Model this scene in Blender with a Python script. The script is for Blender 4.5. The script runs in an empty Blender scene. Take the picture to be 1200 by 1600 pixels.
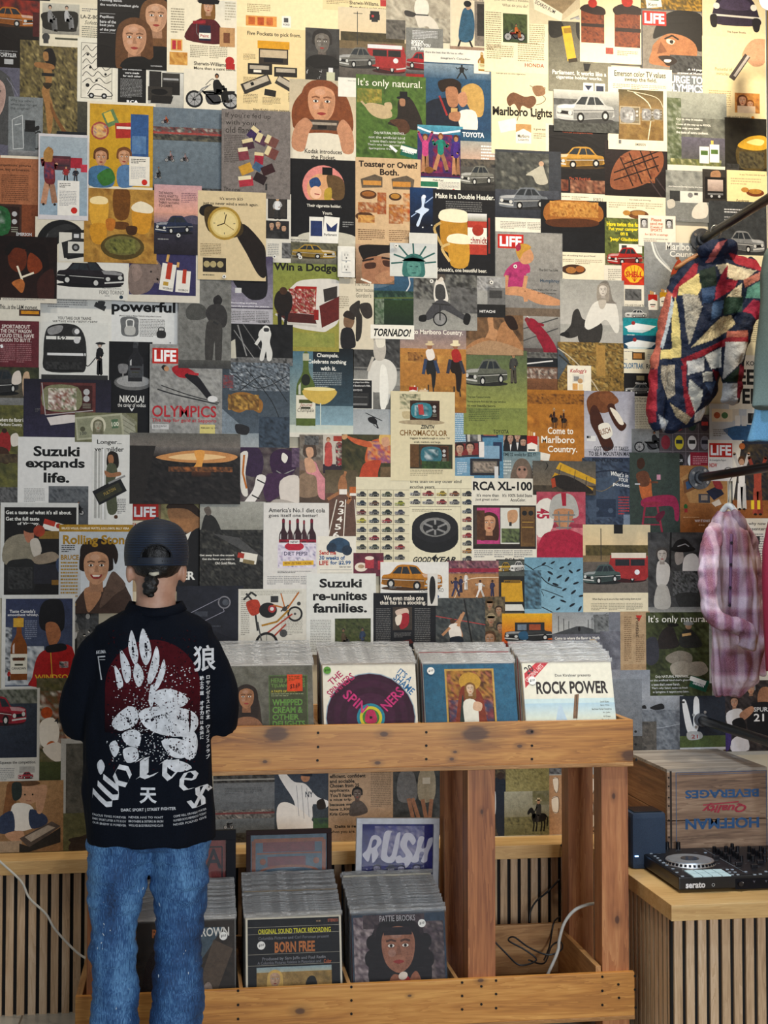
import bpy, bmesh, math, random
from mathutils import Vector, Matrix, noise
from mathutils.bvhtree import BVHTree
C = bpy.context.scene.collection
SC = bpy.context.scene
R = math.radians
# ------------------------------------------------------------ camera
F = 2100.0
TH = math.atan(300 / F); PH = math.atan(70 / F)
CAM = Vector((0, -5.19, 1.66))
cd = bpy.data.cameras.new('camera'); cam = bpy.data.objects.new('camera', cd); C.objects.link(cam)
cam.location = CAM; cam.rotation_euler = (R(90) + PH, 0, -TH)
cd.sensor_fit = 'AUTO'; cd.sensor_width = 36; cd.lens = F / 1600 * 36; cd.clip_start = .05
SC.camera = cam
RM = cam.rotation_euler.to_matrix()
# ------------------------------------------------------------ light and exposure
SC.view_settings.view_transform = 'Standard'; SC.view_settings.look = 'None'
SC.view_settings.exposure = 0.22; SC.view_settings.gamma = 1; SC.view_settings.use_curve_mapping = False
wd = bpy.data.worlds.new('world'); SC.world = wd; wd.use_nodes = True
wd.node_tree.nodes['Background'].inputs[0].default_value = (.86, .93, 1, 1)
wd.node_tree.nodes['Background'].inputs[1].default_value = .22
def light(kind, name, loc, aim, energy, col, size=.3, spot=None, sy=None, blend=.8):
    d = bpy.data.lights.new(name, kind); d.energy = energy; d.color = col
    if kind == 'AREA':
        d.size = size
        if sy: d.shape = 'RECTANGLE'; d.size_y = sy
    else: d.shadow_soft_size = size
    if kind == 'SPOT': d.spot_size = R(spot); d.spot_blend = blend
    o = bpy.data.objects.new(name, d); C.objects.link(o); o.location = loc
    o.rotation_euler = (Vector(aim) - Vector(loc)).to_track_quat('-Z', 'Y').to_euler(); return o
light('AREA', 'shop_window_daylight', (1.6, -7.6, 1.9), (.7, 0, .8), 175, (.90, .95, 1), 2.2, sy=1.5)
light('SPOT', 'overhead_spot', (2.1, -1.15, 4.35), (1.9, 0, 2.65), 140, (1, .87, .66), .06, 95)
light('SPOT', 'overhead_spot', (.9, -1.3, 4.45), (.75, 0, 3.0), 72, (1, .90, .74), .06, 95)
light('SPOT', 'overhead_spot', (-.5, -1.4, 4.5), (-.3, 0, 2.9), 46, (1, .90, .76), .06, 95)
light('SPOT', 'ceiling_spot', (.55, -1.9, 4.3), (.65, -.55, .9), 130, (1, .93, .82), .05, 44)
light('SPOT', 'ceiling_spot', (1.6, -1.5, 4.3), (1.7, -.4, .6), 60, (1, .90, .74), .05, 36)
light('SPOT', 'overhead_spot', (1.55, -2.3, 3.9), (1.75, -.5, .75), 150, (.62, .80, 1), .08, 34)  # cool spot added to give the crate its bluish daylight
light('SPOT', 'overhead_spot', (.2, -2.6, 3.3), (2.05, -.3, 1.55), 90, (.55, .68, 1), .06, 24)  # blue spot added from the left to tint plaid shirt and lower jacket
# ------------------------------------------------------------ helpers
def ray(px, py): return RM @ Vector(((px - 600) / F, (800 - py) / F, -1))
def pt(px, py, Y=0):
    d = ray(px, py); return CAM + d * ((Y - CAM.y) / d.y)
def ptz(px, py, z):
    d = ray(px, py); return CAM + d * ((z - CAM.z) / d.z)
def lin(c): return c / 12.92 if c <= .04045 else ((c + .055) / 1.055) ** 2.4
def hx(s):
    n = 17 if len(s) == 3 else 1; k = len(s) // 3
    return tuple(lin(int(s[i * k:i * k + k], 16) * n / 255) for i in range(3)) + (1.0,)
def obj(name, me, mat=None, parent=None, loc=None):
    if isinstance(me, bmesh.types.BMesh):
        b = me; me = bpy.data.meshes.new(name); b.to_mesh(me); b.free()
    o = bpy.data.objects.new(name, me); C.objects.link(o)
    if mat:
        me.materials.clear()
        for m in (mat if isinstance(mat, (list, tuple)) else [mat]): me.materials.append(m)
    if parent: o.parent = parent
    if loc is not None: o.location = loc
    return o
def thing(name, label, cat, loc=(0, 0, 0), rz=0, group=None):
    o = bpy.data.objects.new(name, None); C.objects.link(o); o.empty_display_size = .05
    o.location = loc; o.rotation_euler = (0, 0, rz)
    return tag(o, label, cat, group)
def tag(o, label, cat, group=None):
    o['label'] = label; o['category'] = cat
    if group: o['group'] = group
    return o
def struct(o): o['kind'] = 'structure'; return o
def box(bm, c, s, rot=None, bev=0, mi=0):
    r = bmesh.ops.create_cube(bm, size=1)
    bmesh.ops.scale(bm, vec=s, verts=r['verts'])
    if bev:
        es = list({e for v in r['verts'] for e in v.link_edges})
        q = bmesh.ops.bevel(bm, geom=es, offset=bev, segments=2, affect='EDGES', profile=.7)
        vs = list({v for f in q['faces'] for v in f.verts} | {v for v in r['verts'] if v.is_valid})
        seen = set(vs); st = list(vs)
        while st:
            v = st.pop()
            for e in v.link_edges:
                w = e.other_vert(v)
                if w not in seen: seen.add(w); st.append(w)
        vs = list(seen)
    else: vs = r['verts']
    if rot is not None: bmesh.ops.rotate(bm, cent=(0, 0, 0), matrix=rot, verts=vs)
    bmesh.ops.translate(bm, vec=c, verts=vs)
    if mi:
        for f in {f for v in vs for f in v.link_faces}: f.material_index = mi
    return vs
def B(c, s, rot=None, bev=0):
    bm = bmesh.new(); box(bm, c, s, rot, bev); return bm
def cyl(bm, c, r, h, axis='Z', n=20, r2=None):
    q = bmesh.ops.create_cone(bm, cap_ends=True, segments=n, radius1=r, radius2=r if r2 is None else r2, depth=h)
    m = {'Z': Matrix(), 'Y': Matrix.Rotation(R(90), 4, 'X'), 'X': Matrix.Rotation(R(90), 4, 'Y')}[axis]
    bmesh.ops.rotate(bm, cent=(0, 0, 0), matrix=m, verts=q['verts'])
    bmesh.ops.translate(bm, vec=c, verts=q['verts']); return q['verts']
def CY(c, r, h, axis='Z', n=20, r2=None):
    bm = bmesh.new(); cyl(bm, c, r, h, axis, n, r2); return bm
def sph(bm, c, r, s=(1, 1, 1), u=16, v=10):
    q = bmesh.ops.create_uvsphere(bm, u_segments=u, v_segments=v, radius=r)
    bmesh.ops.scale(bm, vec=s, verts=q['verts']); bmesh.ops.translate(bm, vec=c, verts=q['verts']); return q['verts']
def rings(bm, rs, cap=True):
    vr = [[bm.verts.new(p) for p in r] for r in rs]; n = len(vr[0])
    for a, b in zip(vr, vr[1:]):
        for i in range(n): bm.faces.new((a[i], a[(i + 1) % n], b[(i + 1) % n], b[i]))
    if cap: bm.faces.new(vr[0][::-1]); bm.faces.new(vr[-1])
def loft(bm, secs, n=28, e=2.0, cap=True):           # horizontal rings (x, y, z, rx, ry)
    rs = []
    for x, y, z, rx, ry in secs:
        r = []
        for i in range(n):
            a = 2 * math.pi * i / n; ca, sa = math.cos(a), math.sin(a)
            r.append((x + rx * math.copysign(abs(ca) ** (2 / e), ca), y + ry * math.copysign(abs(sa) ** (2 / e), sa), z))
        rs.append(r)
    rings(bm, rs, cap)
def cat(ps, k=6):                                    # Catmull-Rom resample
    ps = [Vector(p) for p in ps]; out = []
    for i in range(len(ps) - 1):
        a = ps[max(i - 1, 0)]; b = ps[i]; c = ps[i + 1]; d = ps[min(i + 2, len(ps) - 1)]
        for j in range(k):
            t = j / k
            out.append(.5 * ((2 * b) + (c - a) * t + (2 * a - 5 * b + 4 * c - d) * t * t + (3 * b - a - 3 * c + d) * t ** 3))
    return out + [ps[-1]]
def tube(bm, ps, rad, n=10, sm=0):
    if sm:
        if isinstance(rad, (list, tuple)): rad = [v.x for v in cat([(r, 0, 0) for r in rad], sm)]
        ps = cat(ps, sm)
    ps = [Vector(p) for p in ps]; rs = []; up = None
    for i, p in enumerate(ps):
        t = (ps[min(i + 1, len(ps) - 1)] - ps[max(i - 1, 0)]).normalized()
        if up is None: up = t.orthogonal().normalized()
        up = (up - t * up.dot(t)).normalized(); w = t.cross(up)
        r = rad[i] if isinstance(rad, (list, tuple)) else rad
        rs.append([p + (up * math.cos(2 * math.pi * k / n) + w * math.sin(2 * math.pi * k / n)) * r for k in range(n)])
    rings(bm, rs)
def TB(ps, rad, n=8, sm=5):
    bm = bmesh.new(); tube(bm, ps, rad, n, sm); return bm
def smooth(o):
    for p in o.data.polygons: p.use_smooth = True
    return o
def fuse(bm, vox, it=6, fac=.5):                     # one continuous skin from overlapping volumes
    bmesh.ops.recalc_face_normals(bm, faces=bm.faces)
    me = bpy.data.meshes.new('t'); bm.to_mesh(me); bm.free()
    o = bpy.data.objects.new('t', me); C.objects.link(o)
    m = o.modifiers.new('r', 'REMESH'); m.mode = 'VOXEL'; m.voxel_size = vox
    s = o.modifiers.new('s', 'SMOOTH'); s.iterations = it; s.factor = fac
    bpy.context.view_layer.update()
    out = bpy.data.meshes.new_from_object(o.evaluated_get(bpy.context.evaluated_depsgraph_get()))
    bpy.data.objects.remove(o); bpy.data.meshes.remove(me)
    for p in out.polygons: p.use_smooth = True
    return out
def crumple(me, amp, f, seed=0, vec=(1, 1, 1), mask=None):
    ns = [v.normal.copy() for v in me.vertices]
    for v, n in zip(me.vertices, ns):
        q = Vector((v.co.x * vec[0], v.co.y * vec[1], v.co.z * vec[2])) * f + Vector((seed, seed * 1.7, 0))
        d = noise.noise(q) + .5 * noise.noise(q * 2.1)
        v.co += n * d * amp * (mask(v.co) if mask else 1)
    me.update()
# ------------------------------------------------------------ materials
class NT:
    def __init__(s, name, **kw):
        s.m = bpy.data.materials.new(name); s.m.use_nodes = True; s.t = s.m.node_tree; s.p = s.t.nodes['Principled BSDF']
        for k, v in kw.items(): s.p.inputs[k.replace('_', ' ')].default_value = v
    def n(s, typ, ins=None, **at):
        x = s.t.nodes.new('ShaderNode' + typ)
        for k, v in at.items(): setattr(x, k, v)
        for k, v in (ins or {}).items(): s.set(x.inputs[k], v)
        return x
    def set(s, i, v):
        if hasattr(v, 'is_output'): s.t.links.new(v, i)
        else: i.default_value = v
    def math(s, op, a, b=0.0):
        x = s.n('Math', operation=op); s.set(x.inputs[0], a); s.set(x.inputs[1], b); return x.outputs[0]
    def coord(s, sc=(1, 1, 1), out='Object'):
        return s.n('Mapping', {'Vector': s.n('TexCoord').outputs[out], 'Scale': sc}).outputs[0]
    def noise(s, v, sc, det=4, ro=.55, dist=0):
        return s.n('TexNoise', {'Vector': v, 'Scale': sc, 'Detail': det, 'Roughness': ro, 'Distortion': dist}).outputs[0]
    def ramp(s, f, stops):
        r = s.n('ValToRGB', {0: f}); e = r.color_ramp.elements
        for i, (p, c) in enumerate(stops):
            x = e[i] if i < 2 else e.new(p)
            x.position = p; x.color = hx(c) if isinstance(c, str) else c
        return r.outputs[0]
    def mix(s, f, a, b, mode='MIX'):
        x = s.n('Mix', data_type='RGBA', blend_type=mode)
        s.set(x.inputs[0], f); s.set(x.inputs[6], a); s.set(x.inputs[7], b); return x.outputs[2]
    def bump(s, h, st=.3, d=.01):
        s.t.links.new(s.n('Bump', {'Height': h, 'Strength': st, 'Distance': d}).outputs[0], s.p.inputs['Normal'])
    def col(s, v): s.set(s.p.inputs['Base Color'], v); return s
def plain(name, c, rough=.5, metal=0, var=.12, sc=40, bump=0, **kw):
    t = NT(name, Roughness=rough, Metallic=metal, **kw); a = hx(c)
    f = t.noise(t.coord(), sc)
    lo = tuple(v * (1 - var) for v in a[:3]) + (1,); hi = tuple(min(1, v * (1 + var)) for v in a[:3]) + (1,)
    t.col(t.ramp(f, [(.3, lo), (.7, hi)]))
    if bump: t.bump(f, bump, .004)
    return t.m
def wood(name, cs, axis=0, sc=1.0, rough=.5, knots=(), ring=9):
    t = NT(name, Roughness=rough); s = [14 * sc, 14 * sc, 14 * sc]; s[axis] = .9 * sc
    v = t.coord(tuple(s)); a = t.noise(v, 1.0, 5, .6, .4)
    w = t.math('FRACT', t.math('MULTIPLY', a, ring))
    fine = t.noise(v, 9, 3)
    f = t.math('ADD', t.math('MULTIPLY', a, .75), t.math('ADD', t.math('MULTIPLY', w, .16), t.math('MULTIPLY', fine, .22)))
    f = t.math('SUBTRACT', f, .06)
    c = t.ramp(f, [(.3, cs[0]), (.5, cs[1]), (.7, cs[2])])
    for kx, ky, kz, r in knots:
        k = t.n('VectorMath', {0: t.n('TexCoord').outputs['Object'], 1: (kx, ky, kz)}, operation='SUBTRACT').outputs[0]
        ks = [1, 1, 1]; ks[axis] = .6
        k = t.n('VectorMath', {0: k, 1: tuple(ks)}, operation='MULTIPLY').outputs[0]
        d = t.n('VectorMath', {0: k}, operation='LENGTH').outputs['Value']
        d = t.math('ADD', d, t.math('MULTIPLY', t.math('SUBTRACT', fine, .5), r * .5))
        e = t.ramp(t.math('DIVIDE', d, r * 3), [(.0, (.9, .9, .9, 1)), (.26, (.85, .85, .85, 1)), (.38, (.35, .35, .35, 1)), (1, (0, 0, 0, 1))])
        c = t.mix(e, c, hx('3a1c10'))
    t.col(c); t.bump(f, .12, .002); return t.m
def attr_mat(name, rough=.5, bump=None, spec=.4, var=.1, grain=True):
    t = NT(name, Roughness=rough); t.p.inputs['Specular IOR Level'].default_value = spec
    a = t.n('Attribute', attribute_name='ink').outputs['Color']
    v = t.coord(); n1 = t.noise(v, 60, 3)
    c = t.mix(1.0, a, t.ramp(n1, [(.3, (1 - var,) * 3 + (1,)), (.7, (1, 1, 1, 1))]), 'MULTIPLY')
    if grain:
        lum = t.n('RGBToBW', {0: a}).outputs[0]; g = t.n('NewGeometry').outputs['Position']
        n2 = t.math('ADD', t.math('MULTIPLY', t.noise(g, 55, 5, .7), .55), t.math('MULTIPLY', t.noise(g, 260, 3, .7), .45))
        k = t.ramp(lum, [(.0, (.9,) * 3 + (1,)), (.30, (.8,) * 3 + (1,)), (.62, (.1,) * 3 + (1,))])
        c = t.mix(k, c, t.ramp(n2, [(.36, (.42,) * 3 + (1,)), (.64, (1, 1, 1, 1))]), 'MULTIPLY')
    t.col(c)
    if bump: bump(t)
    return t.m
def crease(t):
    g = t.n('NewGeometry').outputs['Position']
    v = t.n('Mapping', {'Vector': g, 'Scale': (1.6, 1, 5)}).outputs[0]
    a = t.noise(v, 2.0, 3, .5, .8); b = t.noise(g, 14, 3)
    rid = t.math('POWER', t.math('SUBTRACT', 1, t.math('ABSOLUTE', t.math('SUBTRACT', t.math('MULTIPLY', a, 2), 1))), 12)
    h = t.math('ADD', t.math('MULTIPLY', rid, .6), t.math('MULTIPLY', b, .5)); t.bump(h, .10, .004)
M = {}
M['ink'] = attr_mat('printed_paper', .5, crease, .18)
M['card'] = attr_mat('printed_card', .5, None, .15)
M['shirt_ink'] = attr_mat('screen_print', .8, None, .1, .35, False)
# ------------------------------------------------------------ printed flat work
FC = {}
def text_mesh(s, off=0.0, shear=0.0, res=3):
    k = (s, off, shear, res)
    if k in FC: return FC[k]
    cu = bpy.data.curves.new('f', 'FONT'); cu.body = s; cu.offset = off; cu.shear = shear; cu.resolution_u = res; cu.size = 1
    o = bpy.data.objects.new('f', cu); C.objects.link(o)
    me = o.to_mesh(); vs = [(v.co.x, v.co.y) for v in me.vertices]; fs = [tuple(p.vertices) for p in me.polygons]
    o.to_mesh_clear(); bpy.data.objects.remove(o); bpy.data.curves.remove(cu)
    if not vs: vs = [(0, 0), (1, 1)]
    x0 = min(v[0] for v in vs); x1 = max(v[0] for v in vs); y0 = min(v[1] for v in vs); y1 = max(v[1] for v in vs)
    FC[k] = ([((v[0] - x0) / (x1 - x0 + 1e-9), (y1 - v[1]) / (y1 - y0 + 1e-9)) for v in vs], fs); return FC[k]
def mixc(a, b, t): return tuple(a[i] + (b[i] - a[i]) * t for i in range(3)) + (1.0,)
class Art:
    """flat print: units are sheet units, x right, y down; each op is one ink layer"""
    def __init__(s, w, h, seed=0):
        s.w = w; s.h = h; s.V = []; s.Fc = []; s.L = 0; s.rnd = random.Random(seed); s.clip = True
    def poly(s, pts, c, cs=None):
        if s.clip: pts = [(min(max(x, 0), s.w), min(max(y, 0), s.h)) for x, y in pts]
        b = len(s.V); s.V += [(x, y, s.L) for x, y in pts]
        s.Fc.append((tuple(range(b, b + len(pts))), cs or [c] * len(pts)))
    def ell(s, cx, cy, rx, ry, c, n=18, a=0):
        ca, sa = math.cos(R(a)), math.sin(R(a)); o = []
        for i in range(n):
            u = rx * math.cos(2 * math.pi * i / n); v = ry * math.sin(2 * math.pi * i / n)
            o.append((cx + u * ca - v * sa, cy + u * sa + v * ca))
        s.poly(o, c)
    def rect(s, x, y, w, h, c): s.poly([(x, y), (x + w, y), (x + w, y + h), (x, y + h)], c)
    def line(s, ps, w, c):
        for (x0, y0), (x1, y1) in zip(ps, ps[1:]):
            l = math.hypot(x1 - x0, y1 - y0) or 1; nx, ny = -(y1 - y0) / l * w / 2, (x1 - x0) / l * w / 2
            s.poly([(x0 + nx, y0 + ny), (x1 + nx, y1 + ny), (x1 - nx, y1 - ny), (x0 - nx, y0 - ny)], c)
    def text(s, tx, x, y, w, h, c, fl='b'):
        off = {'n': 0, 'b': .018, 'k': .034}.get(fl[0], .018); sh = .3 if 'i' in fl else 0
        ang = R(float(fl.split('a')[1])) if 'a' in fl else 0
        vs, fs = text_mesh(tx.replace('_', ' '), off, sh, 2 if h < 12 else 3)
        b = len(s.V); cx, cy = x + w / 2, y + h / 2; ca, sa = math.cos(ang), math.sin(ang)
        for u, v in vs:
            px, py = x + u * w - cx, y + v * h - cy; X, Y = cx + px * ca - py * sa, cy + px * sa + py * ca
            if s.clip: X = min(max(X, 0), s.w); Y = min(max(Y, 0), s.h)
            s.V.append((X, Y, s.L))
        for f in fs: s.Fc.append((tuple(b + i for i in f), [c] * len(f)))
    def lines(s, x, y, w, h, n, c, cols=1):
        cw = w / cols
        for k in range(cols):
            for i in range(n):
                yy = y + h * i / n; xx = x + k * cw; end = x + k * cw + cw * (.94 if i < n - 1 else .5)
                while xx < end:
                    l = s.rnd.uniform(1.2, 4.5); s.rect(xx, yy, min(l, end - xx), h / n * .48, c); xx += l + .7
    def mottle(s, x, y, w, h, cs, cell, soft=.45):
        nx = max(2, min(40, int(w / cell * 1.5))); ny = max(2, min(40, int(h / cell * 1.5)))
        sd = s.rnd.uniform(0, 99)
        def colr(i, j):
            t = .5 + .75 * noise.noise(Vector((i * soft, j * soft, sd))) + s.rnd.uniform(-.28, .28)
            t = min(max(t, 0), .999) * (len(cs) - 1); k = int(t); return mixc(cs[k], cs[k + 1], t - k)
        g = [[colr(i, j) for i in range(nx + 1)] for j in range(ny + 1)]
        b = len(s.V)
        for j in range(ny + 1):
            for i in range(nx + 1):
                s.V.append((min(max(x + w * i / nx, 0), s.w), min(max(y + h * j / ny, 0), s.h), s.L))
        for j in range(ny):
            for i in range(nx):
                k = b + j * (nx + 1) + i
                s.Fc.append(((k, k + 1, k + nx + 2, k + nx + 1), [g[j][i], g[j][i + 1], g[j + 1][i + 1], g[j + 1][i]]))
    def blob(s, ps, c, k=4):
        n = len(ps); e = [Vector((p[0], p[1], 0)) for p in ps]; o = []
        for i in range(n):
            a, b, d, f = e[i - 1], e[i], e[(i + 1) % n], e[(i + 2) % n]
            for j in range(k):
                t = j / k; q = .5 * ((2 * b) + (d - a) * t + (2 * a - 5 * b + 4 * d - f) * t * t + (3 * b - a - 3 * d + f) * t ** 3); o.append((q.x, q.y))
        s.poly(o, c)
    # ---- small pictures
    def unit(s, x, y, w, h, flip=False):
        return (lambda q: [((x + (1 - u if flip else u) * w), y + v * h) for u, v in q])
    def car(s, x, y, w, h, c, flip=False):
        T = s.unit(x, y, w, h, flip); E = lambda u, v, a, b, col: s.ell((T([(u, v)])[0][0]), y + v * h, a * w, b * h, col, 14)
        dk, gl, ch = hx('141416'), hx('2c3238'), hx('c8c8c4'); lo = mixc(c, dk, .5); hi = mixc(c, hx('fff'), .3)
        E(.52, .88, .5, .09, mixc(dk, c, .1)); s.L += 1
        s.blob(T([(0, .58), (.02, .44), (.14, .38), (.31, .36), (.42, .1), (.58, .05), (.74, .08), (.86, .36), (.98, .42), (1, .62), (.97, .76), (.6, .84), (.3, .9), (.04, .86), (0, .74)]), c); s.L += 1
        s.poly(T([(.02, .46), (.14, .4), (.34, .38), (.3, .5), (.04, .53)]), hi)
        s.poly(T([(.3, .56), (1, .5), (.99, .66), (.96, .76), (.3, .88)]), lo)
        s.poly(T([(.34, .37), (.44, .13), (.55, .11), (.5, .38)]), gl); s.poly(T([(.53, .38), (.58, .12), (.72, .12), (.83, .36)]), gl); s.L += 1
        s.line(T([(.655, .12), (.68, .38)]), w * .012, c)
        s.poly(T([(.02, .58), (.28, .62), (.28, .73), (.02, .69)]), dk); s.line(T([(.0, .74), (.29, .8)]), h * .05, ch); s.line(T([(.3, .63), (1, .56)]), h * .02, ch)
        s.L += 1
        for u, v in ((.055, .61), (.24, .66)): E(u, v, .035, .07, ch)
        for u, v in ((.42, .8), (.85, .72)): E(u, v, .065, .17, dk)
        s.L += 1
        for u, v in ((.42, .8), (.85, .72)): E(u, v, .035, .09, ch)
    def tv(s, x, y, w, h, cab, scr):
        s.rect(x, y, w, h, cab); s.L += 1; s.rect(x + w * .05, y + h * .07, w * .9, h * .86, mixc(cab, hx('000'), .55)); s.L += 1
        s.blob([(x + w * .08, y + h * .13), (x + w * .68, y + h * .13), (x + w * .7, y + h * .85), (x + w * .08, y + h * .85)], scr); s.L += 1
        s.mottle(x + w * .14, y + h * .2, w * .5, h * .58, [mixc(scr, hx('222'), .55), scr, mixc(scr, hx('fff'), .5)], max(w, h) / 9)
        for v in (.28, .5): s.ell(x + w * .84, y + h * v, w * .06, w * .06, hx('bbb'), 10)
        for v in (.66, .72, .78): s.rect(x + w * .77, y + h * v, w * .15, h * .025, hx('998'))
    def bottle(s, x, y, w, h, c, lab):
        m = lambda q: [(x + u * w, y + v * h) for u, v in q]
        s.blob(m([(.36, 0), (.64, 0), (.66, .25), (.95, .42), (1, .6), (1, .97), (.9, 1), (.1, 1), (0, .97), (0, .6), (.05, .42), (.34, .25)]), c, 3); s.L += 1
        s.rect(x + w * .34, y, w * .32, h * .1, mixc(c, lab, .6)); s.rect(x, y + h * .58, w, h * .32, lab)
        s.poly(m([(.12, .45), (.24, .4), (.24, .57), (.12, .57)]), mixc(c, hx('fff'), .5)); s.L += 1
        s.rect(x + w * .15, y + h * .64, w * .7, h * .05, mixc(c, hx('300'), .4)); s.rect(x + w * .25, y + h * .74, w * .5, h * .03, hx('443'))
    def face(s, cx, cy, r, sk, hr, st='S'):
        dk = mixc(sk, hx('200'), .55); md = mixc(sk, hx('300'), .28); lt = mixc(sk, hx('fff'), .07)
        if 'L' in st: s.blob([(cx, cy - r * 1.6), (cx + r * 1.15, cy - r), (cx + r * 1.4, cy + r * .6), (cx + r * 1.3, cy + r * 2.3), (cx + r * .5, cy + r * 2.4), (cx - r * .5, cy + r * 2.4), (cx - r * 1.3, cy + r * 2.3), (cx - r * 1.4, cy + r * .6), (cx - r * 1.15, cy - r)], hr)
        elif 'B' in st: s.ell(cx, cy - r * .1, r * 1.02, r * 1.35, hr)
        else: s.blob([(cx, cy - r * 1.65), (cx + r, cy - r * 1.2), (cx + r * 1.2, cy - r * .2), (cx + r * .95, cy + r * .3), (cx - r * .95, cy + r * .3), (cx - r * 1.2, cy - r * .2), (cx - r, cy - r * 1.2)], hr)
        s.L += 1
        if 'N' not in st: s.poly([(cx - r * .45, cy + r * .6), (cx + r * .45, cy + r * .6), (cx + r * .5, cy + r * 1.75), (cx - r * .5, cy + r * 1.75)], md)
        s.L += 1
        s.blob([(cx, cy - r * 1.1), (cx + r * .75, cy - r * .8), (cx + r * .88, cy), (cx + r * .62, cy + r * .85), (cx, cy + r * 1.25), (cx - r * .62, cy + r * .85), (cx - r * .88, cy), (cx - r * .75, cy - r * .8)], sk); s.L += 1
        s.blob([(cx + r * .3, cy - r * .8), (cx + r * .8, cy - r * .5), (cx + r * .8, cy + r * .2), (cx + r * .55, cy + r * .8), (cx + r * .1, cy + r * 1.15), (cx + r * .45, cy + r * .3)], mixc(sk, md, .55))
        s.ell(cx - r * .35, cy + r * .25, r * .22, r * .2, lt, 8); s.ell(cx - r * .1, cy - r * .7, r * .35, r * .22, lt, 8); s.L += 1
        for d in (-.38, .38):
            s.ell(cx + d * r, cy - r * .12, r * .23, r * .14, mixc(dk, sk, .5), 10)
            s.line([(cx + d * r - r * .26, cy - r * .34), (cx + d * r, cy - r * .42), (cx + d * r + r * .26, cy - r * .34)], r * .11, mixc(hr, dk, .5))
        s.poly([(cx - r * .04, cy - r * .1), (cx + r * .08, cy - r * .1), (cx + r * .17, cy + r * .36), (cx - r * .15, cy + r * .36)], md)
        mo = hx('a33c38') if sk[0] > sk[2] * 1.25 else mixc(dk, sk, .25)
        s.L += 1
        for d in (-.38, .38): s.ell(cx + d * r, cy - r * .12, r * .18, r * .085, hx('e6e0d6'), 8)
        if 'G' in st: s.blob([(cx - r * .42, cy + r * .52), (cx, cy + r * .6), (cx + r * .42, cy + r * .52), (cx + r * .22, cy + r * .82), (cx - r * .22, cy + r * .82)], mo)
        else: s.blob([(cx - r * .3, cy + r * .68), (cx - r * .1, cy + r * .6), (cx + r * .1, cy + r * .6), (cx + r * .3, cy + r * .68), (cx, cy + r * .8)], mo)
        if 'M' in st: s.blob([(cx - r * .42, cy + r * .62), (cx, cy + r * .42), (cx + r * .42, cy + r * .62), (cx, cy + r * .58)], hr)
        s.L += 1
        for d in (-.38, .38): s.ell(cx + d * r, cy - r * .12, r * .085, r * .085, hx('1c1412'), 8)
        if 'G' in st: s.poly([(cx - r * .3, cy + r * .57), (cx + r * .3, cy + r * .57), (cx + r * .2, cy + r * .68), (cx - r * .2, cy + r * .68)], hx('efe9df'))
        if 'H' in st or 'C' in st:
            s.blob([(cx - r * .85, cy - r * .55), (cx - r * .7, cy - r * 1.6), (cx, cy - r * 1.8), (cx + r * .7, cy - r * 1.6), (cx + r * .85, cy - r * .55)], hr)
            if 'H' in st: s.ell(cx, cy - r * .68, r * 1.75, r * .3, mixc(hr, hx('000'), .25))
        s.L += 1
    def fig(s, x, y, w, h, sk, tp, bt, hr, pose=0):
        m = lambda q: [(x + u * w, y + v * h) for u, v in q]; ln = lambda q, t, c: s.line(m(q), t * h, c)
        d = lambda c: mixc(c, hx('000'), .3)
        if pose == 2:   # seated, knees up
            ln([(.35, .55), (.75, .5), (.85, .92)], .13, bt); s.L += 1; ln([(.3, .6), (.6, .62), (.7, .95)], .13, d(bt)); s.rect(x + w * .7, y + h * .9, w * .3, h * .08, hx('221a16'))
            s.blob(m([(.15, .3), (.45, .25), (.55, .6), (.2, .65)]), tp); s.L += 1; ln([(.45, .33), (.62, .48), (.7, .42)], .07, d(tp)); hx_, hy = .33, .13
        else:
            if pose == 1: L = [[(.45, .5), (.25, .75), (.1, .97)], [(.55, .5), (.75, .72), (.9, .95)]]
            else: L = [[(.42, .5), (.38, .75), (.36, .97)], [(.58, .5), (.6, .75), (.64, .97)]]
            ln(L[0], .1, bt); ln(L[1], .1, d(bt)); s.L += 1
            for q in L: s.ell(x + q[2][0] * w, y + h * .975, w * .1, h * .022, hx('221a16'), 8)
            s.blob(m([(.32, .18), (.68, .18), (.7, .35), (.66, .54), (.34, .54), (.3, .35)]), tp); s.L += 1
            if pose == 1: A = [[(.33, .2), (.1, .32), (.0, .2)], [(.67, .2), (.88, .36), (1, .28)]]
            elif pose == 3: A = [[(.33, .2), (.15, .05), (.05, -.05)], [(.67, .2), (.85, .05), (.95, -.05)]]
            else: A = [[(.33, .2), (.22, .38), (.26, .52)], [(.67, .2), (.8, .36), (.6, .44)]]
            for q in A: ln(q, .065, d(tp)); s.ell(x + q[2][0] * w, y + q[2][1] * h, h * .03, h * .03, sk, 8)
            hx_, hy = .5, .09
        s.L += 1; s.ell(x + hx_ * w, y + hy * h - h * .015, h * .07, h * .085, hr, 12); s.L += 1
        s.ell(x + hx_ * w, y + hy * h + h * .012, h * .05, h * .062, sk, 12); s.L += 1
    def pack(s, x, y, w, h, c, ang=0):
        ca, sa = math.cos(R(ang)), math.sin(R(ang)); cx, cy = x + w / 2, y + h / 2
        m = lambda q: [(cx + (u - .5) * w * ca - (v - .5) * h * sa, cy + (u - .5) * w * sa + (v - .5) * h * ca) for u, v in q]
        for u in (.2, .42, .64): s.poly(m([(u, -.28 + u * .2), (u + .17, -.28 + u * .2), (u + .17, .1), (u, .1)]), hx('d9a45c' if u < .6 else 'efe8da'))
        s.L += 1; s.poly(m([(0, 0), (1, 0), (1, 1), (0, 1)]), hx('f2eee4')); s.poly(m([(1, 0), (1.15, .06), (1.15, .94), (1, 1)]), hx('b8b2a6')); s.L += 1
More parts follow.
